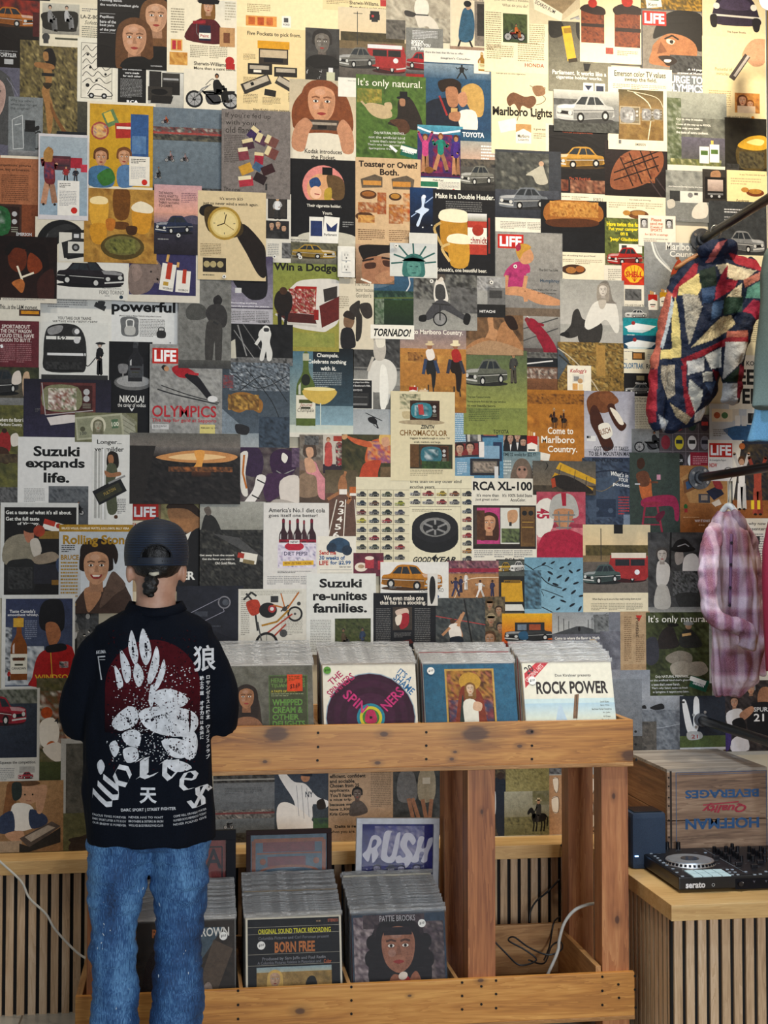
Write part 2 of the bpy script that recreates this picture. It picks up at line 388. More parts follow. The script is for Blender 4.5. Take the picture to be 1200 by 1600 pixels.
        s.poly(m([(0, 0), (1, 0), (1, .42), (.5, .3), (0, .42)]), c); s.poly(m([(.2, .62), (.8, .62), (.8, .69), (.2, .69)]), hx('333')); s.poly(m([(.3, .76), (.7, .76), (.7, .8), (.3, .8)]), c); s.L += 1
    def bike(s, x, y, w, h, c, rider=None):
        r = min(h * .34, w * .2); dk = hx('16161a'); ax, bx, gy = x + r, x + w - r, y + h - r
        for cx in (ax, bx): s.ell(cx, gy, r, r, dk, 18)
        s.L += 1
        for cx in (ax, bx): s.ell(cx, gy, r * .76, r * .76, hx('aaa'), 16)
        s.L += 1
        for cx in (ax, bx):
            for k in range(4): a = k * .785; s.line([(cx - r * .75 * math.cos(a), gy - r * .75 * math.sin(a)), (cx + r * .75 * math.cos(a), gy + r * .75 * math.sin(a))], r * .06, hx('555'))
            s.ell(cx, gy, r * .2, r * .2, dk, 8)
        s.L += 1
        s.line([(ax, gy), (x + w * .3, y + h * .25), (x + w * .42, y + h * .12)], h * .05, hx('999')); s.line([(x + w * .3, y + h * .3), (x + w * .52, y + h * .78), (bx, gy)], h * .06, c); s.line([(x + w * .3, y + h * .36), (x + w * .7, y + h * .4), (bx, gy)], h * .06, c)
        s.blob([(x + w * .38, y + h * .45), (x + w * .62, y + h * .48), (x + w * .64, y + h * .8), (x + w * .42, y + h * .82)], hx('3c3c40')); s.blob([(x + w * .34, y + h * .33), (x + w * .56, y + h * .3), (x + w * .58, y + h * .44), (x + w * .36, y + h * .46)], c); s.blob([(x + w * .54, y + h * .36), (x + w * .9, y + h * .28), (x + w * .85, y + h * .42), (x + w * .58, y + h * .46)], dk); s.L += 1
        if rider: s.fig(x + w * .46, y - h * .42, w * .36, h * 1.2, hx('a07050'), rider, mixc(rider, hx('000'), .4), dk, 2)
    def horse(s, x, y, w, h, c, rider):
        m = lambda q: [(x + u * w, y + v * h) for u, v in q]; d = mixc(c, hx('000'), .4)
        for u in (.3, .42, .62, .74): s.line(m([(u, .6), (u + .02, .8), (u - .02, 1)]), w * .06, d)
        s.L += 1; s.blob(m([(.24, .5), (.5, .46), (.78, .48), (.8, .66), (.5, .72), (.26, .68)]), c); s.blob(m([(.05, .42), (.16, .3), (.26, .3), (.38, .5), (.3, .62), (.2, .44), (.08, .5)]), c); s.line(m([(.78, .5), (.88, .6), (.86, .85)]), w * .05, d); s.L += 1
        s.line(m([(.5, .5), (.46, .72)]), w * .09, hx('3a3530')); s.blob(m([(.42, .2), (.6, .2), (.6, .5), (.42, .5)]), rider); s.line(m([(.45, .26), (.34, .42)]), w * .05, rider); s.L += 1
        s.ell(x + w * .51, y + h * .12, w * .07, h * .07, hx('b98a68'), 10); s.ell(x + w * .51, y + h * .07, w * .14, h * .02, hx('c9b48c'), 10); s.rect(x + w * .45, y, w * .12, h * .07, hx('c9b48c')); s.L += 1
    def run(s, ops):
        for op in ops.split(';'):
            a = op.split()
            if not a: continue
            s.L += 1; k = a[0]; a = a[1:]
            f = lambda i, j: [float(v) for v in a[i:j]]; pr = lambda q: list(zip(q[::2], q[1::2]))
            if k == 'r': s.rect(*f(0, 4), hx(a[4]))
            elif k == 'g':
                x, y, w, h = f(0, 4); c1, c2 = hx(a[4]), hx(a[5]); s.poly([(x, y), (x + w, y), (x + w, y + h), (x, y + h)], 0, [c1, c1, c2, c2])
            elif k == 'e': s.ell(*f(0, 4), hx(a[4]), 22, float(a[5]) if len(a) > 5 else 0)
            elif k == 'o': x, y, r = f(0, 3); s.ell(x, y, r, r, hx(a[3]), 24)
            elif k == 'p': s.poly(pr(f(1, None)), hx(a[0]))
            elif k == 's': s.blob(pr(f(1, None)), hx(a[0]))
            elif k == 'l': s.line(pr(f(2, None)), float(a[1]), hx(a[0]))
            elif k == 'S':
                q = cat([(u, v, 0) for u, v in pr(f(2, None))], 5); s.line([(v.x, v.y) for v in q], float(a[1]), hx(a[0]))
            elif k == 't': s.text(a[0], *f(1, 5), hx(a[5]), a[6] if len(a) > 6 else 'b')
            elif k == 'x': s.lines(*f(0, 4), int(a[4]), hx(a[5]), int(a[6]) if len(a) > 6 else 1)
            elif k == 'n': s.mottle(*f(0, 4), [hx(v) for v in a[5:]], float(a[4]))
            elif k == 'q':
                cx, cy, w, h, an = f(0, 5); ca, sa = math.cos(R(an)), math.sin(R(an))
                s.poly([(cx + u * w / 2 * ca - v * h / 2 * sa, cy + u * w / 2 * sa + v * h / 2 * ca) for u, v in ((-1, -1), (1, -1), (1, 1), (-1, 1))], hx(a[5]))
            elif k == 'C': s.car(*f(0, 4), hx(a[4]), len(a) > 5)
            elif k == 'V': s.tv(*f(0, 4), hx(a[4]), hx(a[5]))
            elif k == 'B': s.bottle(*f(0, 4), hx(a[4]), hx(a[5]))
            elif k == 'F': s.face(*f(0, 3), hx(a[3]), hx(a[4]), a[5] if len(a) > 5 else 'S')
            elif k == 'M': s.fig(*f(0, 4), *[hx(v) for v in a[4:8]], int(a[8]) if len(a) > 8 else 0)
            elif k == 'K': s.pack(*f(0, 4), hx(a[4]), float(a[5]) if len(a) > 5 else 0)
            elif k == 'Y': s.bike(*f(0, 4), hx(a[4]), hx(a[5]) if len(a) > 5 else None)
            elif k == 'H': s.horse(*f(0, 4), hx(a[4]), hx(a[5]))
            else: raise ValueError(op)
        return s
    def mesh(s, name, mapf, dz=2.5e-5, base=None, thick=3e-4):
        """mapf(x, y, depth) -> local xyz; base = paper colour of a real thin sheet under the ink"""
        V = list(s.V); Fc = list(s.Fc); V = [mapf(x, y, l * dz) for x, y, l in V]
        if base:
            b = len(V); q = [(0, 0), (s.w, 0), (s.w, s.h), (0, s.h)]
            V += [mapf(x, y, 0) for x, y in q] + [mapf(x, y, -thick) for x, y in q]
            for f in ((0, 1, 2, 3), (7, 6, 5, 4), (0, 4, 5, 1), (1, 5, 6, 2), (2, 6, 7, 3), (3, 7, 4, 0)): Fc.append((tuple(b + i for i in f), [base] * 4))
        me = bpy.data.meshes.new(name); me.from_pydata(V, [], [f for f, c in Fc])
        at = me.color_attributes.new('ink', 'FLOAT_COLOR', 'CORNER')
        at.data.foreach_set('color', [x for f, c in Fc for q in c for x in q]); me.update(); return me
WALLX0 = pt(-40, 800).x; WALLX1 = 2.33
# ------------------------------------------------------------ the setting
def tile_mat():
    t = NT('floor_tile', Roughness=.32); v = t.coord()
    f = t.noise(v, 3, 6, .6, .6)
    c = t.ramp(f, [(.3, 'a8a498'), (.55, 'c8c4b6'), (.75, 'dad6c8')])
    b = t.n('TexBrick', {'Vector': v, 'Color1': (1, 1, 1, 1), 'Color2': (.94, .94, .94, 1), 'Mortar': (.35, .33, .3, 1), 'Scale': 1.0, 'Mortar Size': .004, 'Brick Width': .6, 'Row Height': .6}, offset=0)
    t.col(t.mix(1, c, b.outputs[0], 'MULTIPLY')); return t.m
struct(obj('floor', B((-.6, -2.9, -.03), (6.2, 5.9, .06)), tile_mat()))
M['golden'] = wood('golden_panelling', ('8a5a20', 'b98434', 'd8a650'), 2, 1.2, .45)
struct(obj('wall_right', B((2.39, -1.3, 2.2), (.11, 2.6, 4.6)), M['golden']))
M['oak'] = wood('light_oak', ('b98f58', 'cfa76c', 'dcbb84'), 0, 1.6, .42)
M['slat'] = wood('oak_slat', ('a2825f', 'c4a37f', 'dabf9f'), 2, 1.5, .5)
M['felt'] = plain('black_backing', '0b0b0c', .9)
M['pine'] = {}
def slats(name, x0, x1, y0, y1, z0, z1, parent, pitch=.0395, w=.0268, d=.012):
    """vertical slats over a dark backing, along the segment (x0, y0)-(x1, y1); normal to its right"""
    bm = bmesh.new(); L = math.hypot(x1 - x0, y1 - y0); ux, uy = (x1 - x0) / L, (y1 - y0) / L; nx, ny = uy, -ux
    rot = Matrix.Rotation(math.atan2(uy, ux), 3, 'Z'); n = int(L / pitch)
    for i in range(n):
        s_ = (i + .5) * L / n
        box(bm, (x0 + ux * s_ + nx * d / 2, y0 + uy * s_ + ny * d / 2, (z0 + z1) / 2), (w, d, z1 - z0), rot)
    o = obj(name, bm, M['slat'], parent)
    b = bmesh.new(); box(b, ((x0 + x1) / 2 - nx * .008, (y0 + y1) / 2 - ny * .008, (z0 + z1) / 2), (L, .016, z1 - z0), rot)
    obj('backing_board', b, M['felt'], parent); return o
TOP = .563
ld = thing('wall_bench', 'low oak ledge with dark gapped slats running along the foot of the paper wall', 'ledge')
lx0, lx1 = WALLX0 - .3, 1.50
obj('ledge_top', B(((lx0 + lx1) / 2, -.083, TOP - .025), (lx1 - lx0, .166, .05), None, .002), M['oak'], ld)
slats('slat_panel', lx0, lx1 - .015, -.115, -.115, .0, TOP - .05, ld)
ct = thing('counter', 'oak topped counter with vertical slats under the music controller', 'counter')
obj('counter_top', B((1.909, -.545, TOP - .025), (.818, 1.09, .05), None, .002), M['oak'], ct)
slats('slat_panel', 1.514, 2.31, -1.045, -1.045, 0, TOP - .05, ct)
slats('slat_panel', 1.520, 1.520, -.18, -1.045, 0, TOP - .05, ct, .0395, .026, .005)
# ------------------------------------------------------------ pages pasted on the wall (photo-pixel box, paper colour | label | ink)
PAGES = r'''
690 860 800 960 cfc8b4|pale page showing in gaps beside the court photo|x 6 6 90 40 8 aaa
1090 1040 1204 1180 d0ccc0|pale page under the lowest rod at the right|x 6 120 90 12 3 999
1012 470 1150 672 e2d8b8|plain cream page showing left of the quilted jacket|x 6 10 60 90 20 b4aa8c 2
-25 -12 78 110 1c1614|dark page with an orange muscle car below a red strip, top left corner|r 0 12 103 26 8a2420;n 0 12 103 20 8 611 a32 422;C 8 22 74 34 c07028 f;x 24 92 30 6 2 999;t CHRYSLER 26 96 25 6 ddd;r 32 105 14 8 bbb;r 76 30 27 38 501818
-40 105 34 245 6a6878|lavender grey page with a cropped pale face with wet hair|F 22 48 30 c9a79a 555 L;S 8a8a98 .8 56 20 66 60 72 120;S 9a98a8 .8 50 16 70 50 70 100
-40 243 63 374 b4714c|orange page with a brown television at its foot, left edge|r 40 0 63 4 e8dcc6;t ompetitions'_pictures 38 13 50 5 2a1810;t ion,_buy_an_Emerson. 38 20 48 5 2a1810;x 42 30 45 44 14 7a4a30;V 4 76 70 54 4a3026 2c6a3a;r 74 76 29 55 8a4a2c;t EMERSON 66 120 24 5 ddd
31 65 142 213 544c34|gold and black patterned page with a tanned woman in a bikini|n 0 0 111 148 4 2a261c 8a7a4a 4a4230 b8a468;g 90 20 21 128 6a6650 3a3a34;s b07f4a 36 42 48 38 50 60 46 80 52 102 50 140 44 142 40 104 34 78 40 62;s 8a5c34 48 96 60 120 74 142 66 140 50 112;s 1c1612 38 14 50 12 56 30 52 46 42 36 36 26;s b07f4a 36 18 43 18 44 30 37 30;s a87444 24 34 50 36 52 44 26 42;r 34 50 20 5 222;s 3a3020 36 66 50 66 46 74 40 74;r 58 140 53 8 1c2228
62 4 158 74 e6dcc2|cream page with a grey photo of two men on a sofa|g 4 3 58 48 c8c4b4 9c988c;s 26241f 6 18 54 14 60 26 58 40 52 46 10 44 4 32;M 10 4 18 44 c8a48a 999 777 333 2;M 36 4 18 40 c8a48a bbb 888 333 2;t LA-Z-BOY 64 18 34 6 222;t Sofettes 70 27 26 6 332 ni;x 66 8 26 6 2 777;x 66 36 26 22 7 887;r 24 56 36 3 554;e 10 56 6 6 444;r 6 58 8 8 444
121 60 181 160 e9e4d2|white page of black line drawings of piled-up cars|l 333 .7 6 8 54 8 54 94 6 94 6 8;n 7 9 46 84 5 eee8d8 d8d2c0;S 222 1 8 20 14 12 22 20 30 13 38 20 46 12 53 20;S 222 1 8 30 16 23 24 30 33 22 42 30 53 24;S 222 1 8 40 14 33 22 40 30 32 40 40 53 34;S 222 1 8 50 18 42 26 50 36 43 44 50 53 44;S 222 1 8 60 14 53 24 60 32 52 42 60 53 54;S 222 1 8 70 18 63 26 70 34 62 44 70 53 66;o 16 74 3 222;o 30 66 2 222;o 44 56 2 222;o 20 46 2 222;o 36 36 2 222;o 16 26 2 222;s eee8d8 16 82 24 74 36 72 48 80 52 88 18 90;S 222 1.2 16 88 22 78 30 72 40 76 52 84 52 90 16 90;o 22 90 4.5 222;o 42 90 4.5 222;o 22 90 2 ccc;o 42 90 2 ccc;l 222 .8 28 80 40 80
181 105 290 174 e4dfd0|white strip with a black text block and a grey stereo set|r 3 1 44 56 1c1c1c;t Our_components 10 4 30 3 eee;t were_made 14 9 22 3 eee;t for_each_other 11 14 28 3 eee;x 7 20 36 30 14 999;t RCA 17 53 18 5 fff k;g 50 2 58 60 d8d6cc b4b2aa;r 52 6 19 36 2a2826;r 72 8 28 14 3c3a36;r 74 16 24 3 aaa;r 72 22 28 20 22201e;r 50 30 38 22 38342f;e 68 38 13 5 111;p 22201e 56 44 90 44 86 56 54 56
152 -20 264 108 1a1614|black page with two women with long brown hair|F 92 45 19 d2a07c 7a5230 L;F 58 81 21 d09a76 6a4426 L;s 141210 40 128 46 112 70 108 84 112 96 96 112 100 112 128;t Hunting_down 4 21 34 5 ddd;t the_world's_loveliest_girls 4 28 60 5 ddd;t Papillon: 4 47 22 5 ddd;t hero_of_the 4 54 25 5 ddd;t best_yarn 4 60 22 5 ddd;t of_the_year 4 67 25 5 ddd;l ccc .5 4 44 28 44;l ccc .5 4 74 28 74;t NOVEMBER 84 121 18 2 ccc
261 -14 376 116 e9dfc4|cream page with a graduate in a maroon gown holding a paint roller|g 58 14 50 42 d8d4c4 e6dcc6;s 5a1c22 34 58 44 48 58 42 76 46 86 62 84 82 30 78;F 64 25 8 d0a080 8a6030 L;p 17161a 46 16 64 9 82 14 80 20 50 20;r 54 14 20 7 17161a;p a02430 40 48 60 46 60 51 40 53;l 777 1 46 52 46 66 50 72;r 50 54 18 24 20263c;r 50 66 18 9 e8e4d6;t Paint 52 68 13 5 b33;x 6 30 22 40 10 aaa188;r 6 78 18 18 e0b064;r 8 80 6 14 c34;r 16 80 6 14 d63;r 4 98 28 20 dda050;n 5 99 26 18 4 e8b860 c07828;r 82 56 24 30 c89a68;r 88 64 10 16 7a4a30;x 36 86 60 20 7 aaa188 2;t Sherwin-Williams. 42 111 52 6 2a2218;t More_than_a_paint_store. 42 119 66 6 2a2218;o 98 108 7 c22a2a;r 92 112 14 9 c22a2a;x 90 16 18 30 7 bbb39a
287 110 375 177 e4dcc8|cream page with a man riding a long chopper motorcycle|Y 3 20 84 40 777 1c1a18;S 333 1 34 24 44 14 50 18;l 555 1 13 48 42 22;x 30 62 30 3 1 888
370 -12 534 52 ecdcae|cream page with orange squares at the top edge|x 16 22 38 14 5 b09a70;r 14 40 48 16 e8a050;r 18 42 10 12 d26a30;r 32 42 10 12 c85828;r 46 42 10 12 d87038;r 70 38 14 18 e8e4d8;r 73 41 7 7 555;t FORD 72 50 10 3 444
370 45 482 180 e6cf9c|tan page with pocket cameras and a yellow carton|t Five_Pockets_to_pick_from. 16 6 84 8 2a2018;r 32 20 50 12 e0a020;r 34 32 46 24 3c332a;r 36 34 42 12 c8b494;r 42 46 30 7 17161a;r 17 56 38 17 2a2622;r 20 59 30 6 b8ac98;r 26 66 12 4 e8e0d0;r 58 60 36 15 2a2622;r 61 62 30 6 b8ac98;q 30 88 46 17 -24 3a3530;q 30 86 40 9 -24 c0b4a0;q 24 88 5 5 -24 111;q 80 88 40 15 28 3a3530;q 80 86 36 8 28 c0b4a0;q 52 101 18 10 8 2c2824;x 10 42 20 10 5 a08a64;x 10 78 22 8 4 a08a64;x 10 104 24 16 7 a08a64;x 40 108 30 12 6 a08a64;x 80 100 22 14 6 a08a64;t New_Kodak_pocket_Instamatic 26 126 60 5 2a2018
504 -12 606 18 e2cf9e|cream strip with a bold two-line store name|x 6 12 40 10 4 b09a70;t Sherwin-Williams. 42 14 46 6 2a2218;t More_than_a_paint_store. 42 22 58 6 2a2218;r 90 10 12 10 c22a2a
528 14 637 124 d9c49c|pale sky photo of a silver car beside a red van at a traffic light|g 0 0 109 60 d8c8a8 e0c8a0;n 4 38 100 16 5 2c2a1c 55482a 3c3620;r 0 52 109 14 7c6848;r 0 64 109 46 6a6258;g 0 94 109 16 6c645c 57504a;C 54 58 52 44 b02c2c f;s b02c2c 46 62 50 56 96 56 104 66 104 90 48 88;r 46 56 54 6 ddd;r 54 64 22 10 222;r 78 64 20 10 222;o 90 80 4 ddd;C 0 60 58 36 77756e;l 333 1 30 6 30 58;l 333 1 24 9 38 9;r 50 4 14 5 1c1a18;r 49 9 16 9 1c1a18;o 54 12 2 b33;r 52 16 10 5 222
603 -12 708 64 bdb39c|grey photo of a cowboy in white resting on rocks|n 0 8 105 40 7 c8bea8 a89e8a d0c6b0;n 0 46 40 30 5 55504a 7c766c 3a3632;n 30 40 75 36 6 a09684 c4bca8 80786a;s e4dccc 48 12 64 14 66 32 54 40 44 30;s d8d0c0 46 36 66 36 80 50 86 74 74 74 66 54 52 56 48 48;l 333 2 45 36 66 36;s 3a3632 30 30 46 34 42 40 30 38
703 -12 760 84 d8ceb4|cream photo of a person in a long blue coat|r 2 12 53 80 e0d2b4;r 38 14 20 70 8a8074;s 35617c 22 26 34 28 38 50 34 76 14 76 16 44;s c49a78 24 20 30 18 32 26 26 28;e 27 19 6 5 222;l 222 3 16 76 12 88;l 222 3 30 76 36 90;s 35617c 22 30 30 34 24 42;r 42 18 12 50 3a3632;r 0 86 57 10 a88a74;t It's_the_Saab_thing 24 10 28 4 333
477 45 530 133 3a3836|dark portrait of a man above a small perfume bottle|n 0 0 53 50 8 2a2826 4a4846 333;F 26 22 13 777067 2a2624 S;s 1c1a1a 2 50 14 42 38 42 52 50 50 62 2 62;t Gucci 2 64 24 9 ccc ni;t SPORT 4 75 20 4 999;r 33 68 13 18 c8c8a8;r 36 61 7 7 ddd;p 2a2826 6 58 26 70 10 88 0 84
634 45 692 132 8a8a84|grey page with a red sports car under slanted white lettering|x 10 4 42 14 6 ccc;t 300ZX 8 19 20 5 f4f4f0 k;t TURBO_YOU 8 24 30 5 f4f4f0 k;t IT'S_TURBO_NOW 8 30 44 5 f4f4f0 k;C 1 36 56 32 b81c24 f;g 0 66 58 8 777 2a2a2e;r 0 72 58 15 1c1a20;t 300ZX 34 74 18 5 d22 k;t by_NISSAN 34 80 18 3 d22;r 0 72 30 5 a22
662 78 770 208 355874|blue page of a couple drinking, a tiny skier above them|r 0 0 108 22 e4e0d2;t share_the_best_that_life_has_to_offer. 2 5 60 3 444;t Seagram's_Canadian 26 13 46 4 333;B 84 3 12 28 b07c28 e8d8a8;g 0 24 108 24 8fa3b0 3a6080;g 0 46 108 84 2f5878 24466a;r 78 22 24 14 e8dfd0;B 85 4 12 28 b07c28 e8d8a8;M 50 24 18 22 222 222 222 111 1;s 1c2434 0 92 22 78 50 82 52 124 0 130;s 2a1c14 22 52 44 46 58 54 54 70 44 60 28 68;s b9805c 34 62 50 60 54 78 50 90 38 88;s c8a058 58 62 76 52 92 64 92 100 78 102 66 82;s c88f6c 54 70 64 66 68 82 60 90 53 82;s e8e2d4 54 98 80 96 82 128 60 130;r 42 92 10 18 cba56a;s b9805c 40 100 56 98 54 112 40 110;l a33 3 24 74 36 104
452 126 558 258 d8c8ac|warm page with a red-haired girl holding a pocket camera|g 0 0 106 60 c4b79c d6c4a4;s 8a4a26 20 20 40 4 70 6 92 30 100 70 86 84 16 82 4 64 6 40;F 50 36 24 d89c74 8a4a26 L;s e0d8c4 2 96 30 84 76 84 104 98 106 132 0 132;r 31 62 46 16 4a4038;r 34 66 40 4 b0a290;r 44 71 14 5 1a1614;s cf9470 4 106 8 76 24 60 36 70 30 84 22 112;s cf9470 74 74 84 60 98 78 100 110 84 112 78 90;t Kodak_introduces 24 108 58 7 2a2018;t the_Pocket. 34 117 38 7 2a2018
528 122 560 152 e8e4d8|small white card with a line of tiny print|t When_they're 15 4 15 2 444
556 119 665 258 46622c|green page of a man and a yellow dog sitting on grass, upper middle|n 0 0 109 139 6 4c6c2c 5c7c34 3a5424;n 2 22 38 22 4 a08c3c 6a7a34 c0a848;s c8b088 14 48 26 44 50 50 56 64 40 68 24 62;s c8b088 44 44 54 42 56 52 48 54;l c8b088 3 16 50 8 42;s 2c2420 66 38 84 34 96 52 104 74 100 84 50 76 64 64;e 74 34 11 3 17161a;r 68 24 12 10 17161a;s b08060 68 36 76 36 76 46 69 46;s 5a3a28 52 70 76 68 84 84 70 92 64 80;t It's_only_natural. 3 6 100 15 f2eede n;t Only_NATURAL_MENTHOL... 28 88 50 5 eee n;t not_the_artificial_kind 20 95 56 4 ddd n;t a_taste_that's_never_harsh 22 101 54 4 ddd n;t That's_why_Salem_tastes 18 107 50 4 ddd n;t Springtime_fresh. 20 113 40 4 ddd n;q 84 118 28 17 14 1c6a58;q 82 114 26 6 14 e8e8e0;t Salem 72 115 18 5 fff a14;q 58 114 14 4 40 eee
652 197 723 302 1c4a7c|summer page with three women in swimsuits and a white text panel|g 0 0 71 14 58a8c0 2a7aa0;S e8eef0 3 0 4 30 12 71 6;g 0 14 71 66 203a78 581848;n 24 14 30 60 6 8a1c3a 2a2a6a b03048;M 0 14 24 62 c08860 d04888 c08860 6a4020 3;M 24 12 24 60 c08860 1c8a78 c08860 8a5020 1;M 48 14 24 64 c08860 4a2888 c08860 5a3018 0;e 18 70 7 5 8a5a28;r 0 82 71 23 e4e0d0;x 34 88 34 12 6 999;r 2 88 30 8 2a7a58;t Pink_Fuel 24 84 16 3 333;o 56 100 2 c33
719 204 778 303 35455a|harbour photo with a grey pickup truck and white lettering|g 0 0 59 20 204868 2c5a78;t TOYOTA 3 4 34 8 f4f4f0 k;g 0 18 59 36 a8a8a0 d0a890;x 32 24 24 24 5 e8e8e4;n 0 46 59 14 4 3a3a3c 6c6458 2a2c30;g 0 58 59 41 5a5854 2a2826;C 0 54 52 34 7c7c74;r 0 96 59 3 555
451 250 558 389 17171a|black page with a round cartoon portrait and two blue cigarette packs|o 54 42 33 e89088;o 52 46 24 e0a878;s 6a5030 60 24 84 30 86 58 70 62 62 46;s 2a4c80 32 34 44 28 50 40 36 46;e 42 52 9 10 efc0a0;l a33 1.5 40 54 48 55;s c0a038 56 48 66 44 66 62 56 64;r 52 12 16 12 111;p 17171a 16 64 94 62 94 76 16 76;t Their_cigarette_holder. 28 70 54 6 e8e4d8;t Yours. 52 81 16 5 e8e4d8;g 0 122 107 17 d8d4c4 b8b4a4;e 60 122 46 10 c8c4b4;r 32 90 22 44 e8e6de;r 34 96 18 24 28386a;q 66 110 24 42 4 eceae2;p 28386a 58 98 66 106 76 98 74 112 60 112;t Parliament 55 115 20 4 333;x 84 96 18 10 3 999;x 2 126 30 6 2 777
555 248 657 389 d4b48c|tan page of toaster ovens and rows of small food|t Toaster_or_Oven? 5 5 92 10 2a1c14 k;t Both. 38 17 30 10 2a1c14 k;p 6a5c4c 8 34 30 26 42 30 42 46 10 48;r 12 36 28 7 d89848;p 6a5c4c 56 32 80 26 92 32 90 48 58 48;r 58 36 28 8 d09040;e 20 58 13 7 5a3820;e 20 57 10 4 a86830;n 34 54 14 34 4 c87838 a04820 d4b48c;e 62 60 10 6 4a3020;e 62 59 7 4 c08838;n 74 54 20 44 4 b85028 d08848 d4b48c 8a3c18;e 14 92 14 7 5a3820;n 4 70 30 16 4 c88848 a05028 d4b48c;n 4 90 26 12 4 c88848 e0b060 a05028;n 52 72 22 30 4 d09048 a85828 d4b48c;x 4 112 44 18 6 8a6a4c;x 52 112 42 18 6 8a6a4c;t GENERAL_ELECTRIC 52 134 34 3 332
640 294 682 372 10182c|small deep blue page with a glowing white skater|g 0 0 42 60 183c6c 0c1020;s c8d8f0 18 14 24 18 22 30 30 34 20 44 14 60 10 58 16 42 8 38 18 30;o 22 14 3 e8eef8;l a8c0e8 1.5 24 24 36 14;l a8c0e8 1.5 10 40 2 46;o 20 62 1 fff;o 34 58 1 fff
676 298 777 436 1a1a1e|black page with large beer mugs and a beer can|t Make_it_a_Double_Header. 4 6 92 8 f0ece0;x 20 18 60 20 6 777;s c48c2c 14 40 50 40 50 92 16 94;s ece0c4 12 34 30 30 52 34 52 50 12 48;S c8a868 4 12 52 2 62 14 88;r 54 42 30 58 c04030;g 54 36 30 12 ddd 998;r 54 58 30 26 e8e4d8;e 70 62 9 9 a32;t Schmidt's 53 72 36 11 a02828;r 86 42 3 56 8a2a22;s d09a34 26 78 54 78 54 118 28 118;s f0e4c8 24 72 40 68 56 72 56 84 24 82;S d8b878 4 26 84 14 92 26 112;t Schmidt's,_one_beautiful_beer. 6 122 78 7 e8e4d8
767 100 865 242 e4d6b0|cream page with a pen sketch of a running horse and big black title|t For_the_smokers_of_America_who_prefer 6 10 56 4 333;t low_tar_and_nicotine_cigarettes. 8 16 46 3 333;s 7a5238 24 56 34 46 52 52 66 50 70 60 60 70 48 66 44 76 36 64 28 68;S 5a3c28 1 60 34 74 40 84 36 80 46 70 50;S 5a3c28 1 66 40 84 52 80 60 70 64;l 5a3c28 1 44 74 40 90;l 5a3c28 1 60 68 66 84;s 9a7250 64 36 80 34 84 46 70 50;t Marlboro_Lights 2 69 93 18 17140f k;q 26 98 28 18 -14 efe9d8;r 38 95 24 30 eee6d4;p c89a60 38 95 62 95 62 108 50 102 38 108;t Marlboro 41 111 18 5 333;t LIGHTS 42 118 16 3 333;t It_goes_apart. 66 100 22 4 333;x 66 108 26 10 3 a89c80
756 -12 860 115 ecdfb8|cream page with a small boy on a minibike and red maker's name|t your_son_wants_a_minibike. 16 12 54 5 332 n;t What_do_you_do? 28 20 40 6 332 n;x 2 34 26 60 18 a89878;r 29 35 38 45 3a4a2c;n 29 35 38 30 5 3a4a2c 56643a 2c3620;Y 30 58 34 20 a33 c86828;x 70 38 26 44 14 a89878;x 4 86 44 22 7 a89878;x 52 80 44 30 9 a89878;t HONDA 63 111 30 6 b02820
826 -12 908 40 d0c4a4|pale page with an opened rectangular card carton|p e8dcc0 6 8 52 34 50 46 8 30;p c8b898 52 34 78 6 80 22 50 46;p a08a68 6 8 40 -2 78 6 52 34;t SCARDI_RUM 8 22 34 6 555 a26;l 888 2 64 42 78 36;e 76 40 4 2 aaa
856 36 954 145 7c7662|grey green page with a yellow lighter over a cigarette holder|g 0 0 98 109 5c584a 94907c;s 24221e 0 2 20 0 24 20 4 26;q 32 34 14 54 -10 e0b030;q 30 14 12 8 -10 a88020;q 38 60 14 6 -10 3a3020;s 222 44 0 56 8 52 30 44 20;t Parliament._It_works_like_a 6 76 84 7 f4f0e4;t cigarette_holder_works. 12 84 72 7 f4f0e4;p 17171a 54 64 66 64 62 76 56 76;r 54 94 16 14 e8e4d8;r 72 94 16 14 e8e4d8;p 28304c 56 98 68 98 62 106;r 74 98 12 10 28304c
905 -14 1003 100 e6d0a0|cream page with two slices of dark layer cake and cherries|g 0 0 98 114 e4cfa0 efe2c2;r 2 32 36 44 7a3418;n 2 32 36 52 3 6a2c14 9a4a24 4a1c10;r 54 32 40 54 7a3418;n 54 32 40 56 3 6a2c14 9a4a24 4a1c10;r 2 54 36 5 2a1410;r 55 58 40 6 2a1410;s 2a1410 0 32 12 24 36 28 40 38 30 40 14 38;s 2a1410 52 28 70 20 96 26 96 36 70 36 56 38;o 20 22 7 c22818;o 74 16 9 c22818;r 38 88 16 18 e8d8c0;r 40 90 12 10 b85040;x 58 94 34 8 3 b0986c
1000 -12 1100 24 6c5a2c|strip of yellow autumn leaves with a small white pack|n 0 0 100 36 4 8a6a24 3c3a20 c89834 5a4a24;q 20 18 24 18 -8 e8e4d4;r 12 10 16 6 3a7a4a;t Kent 12 20 14 5 444
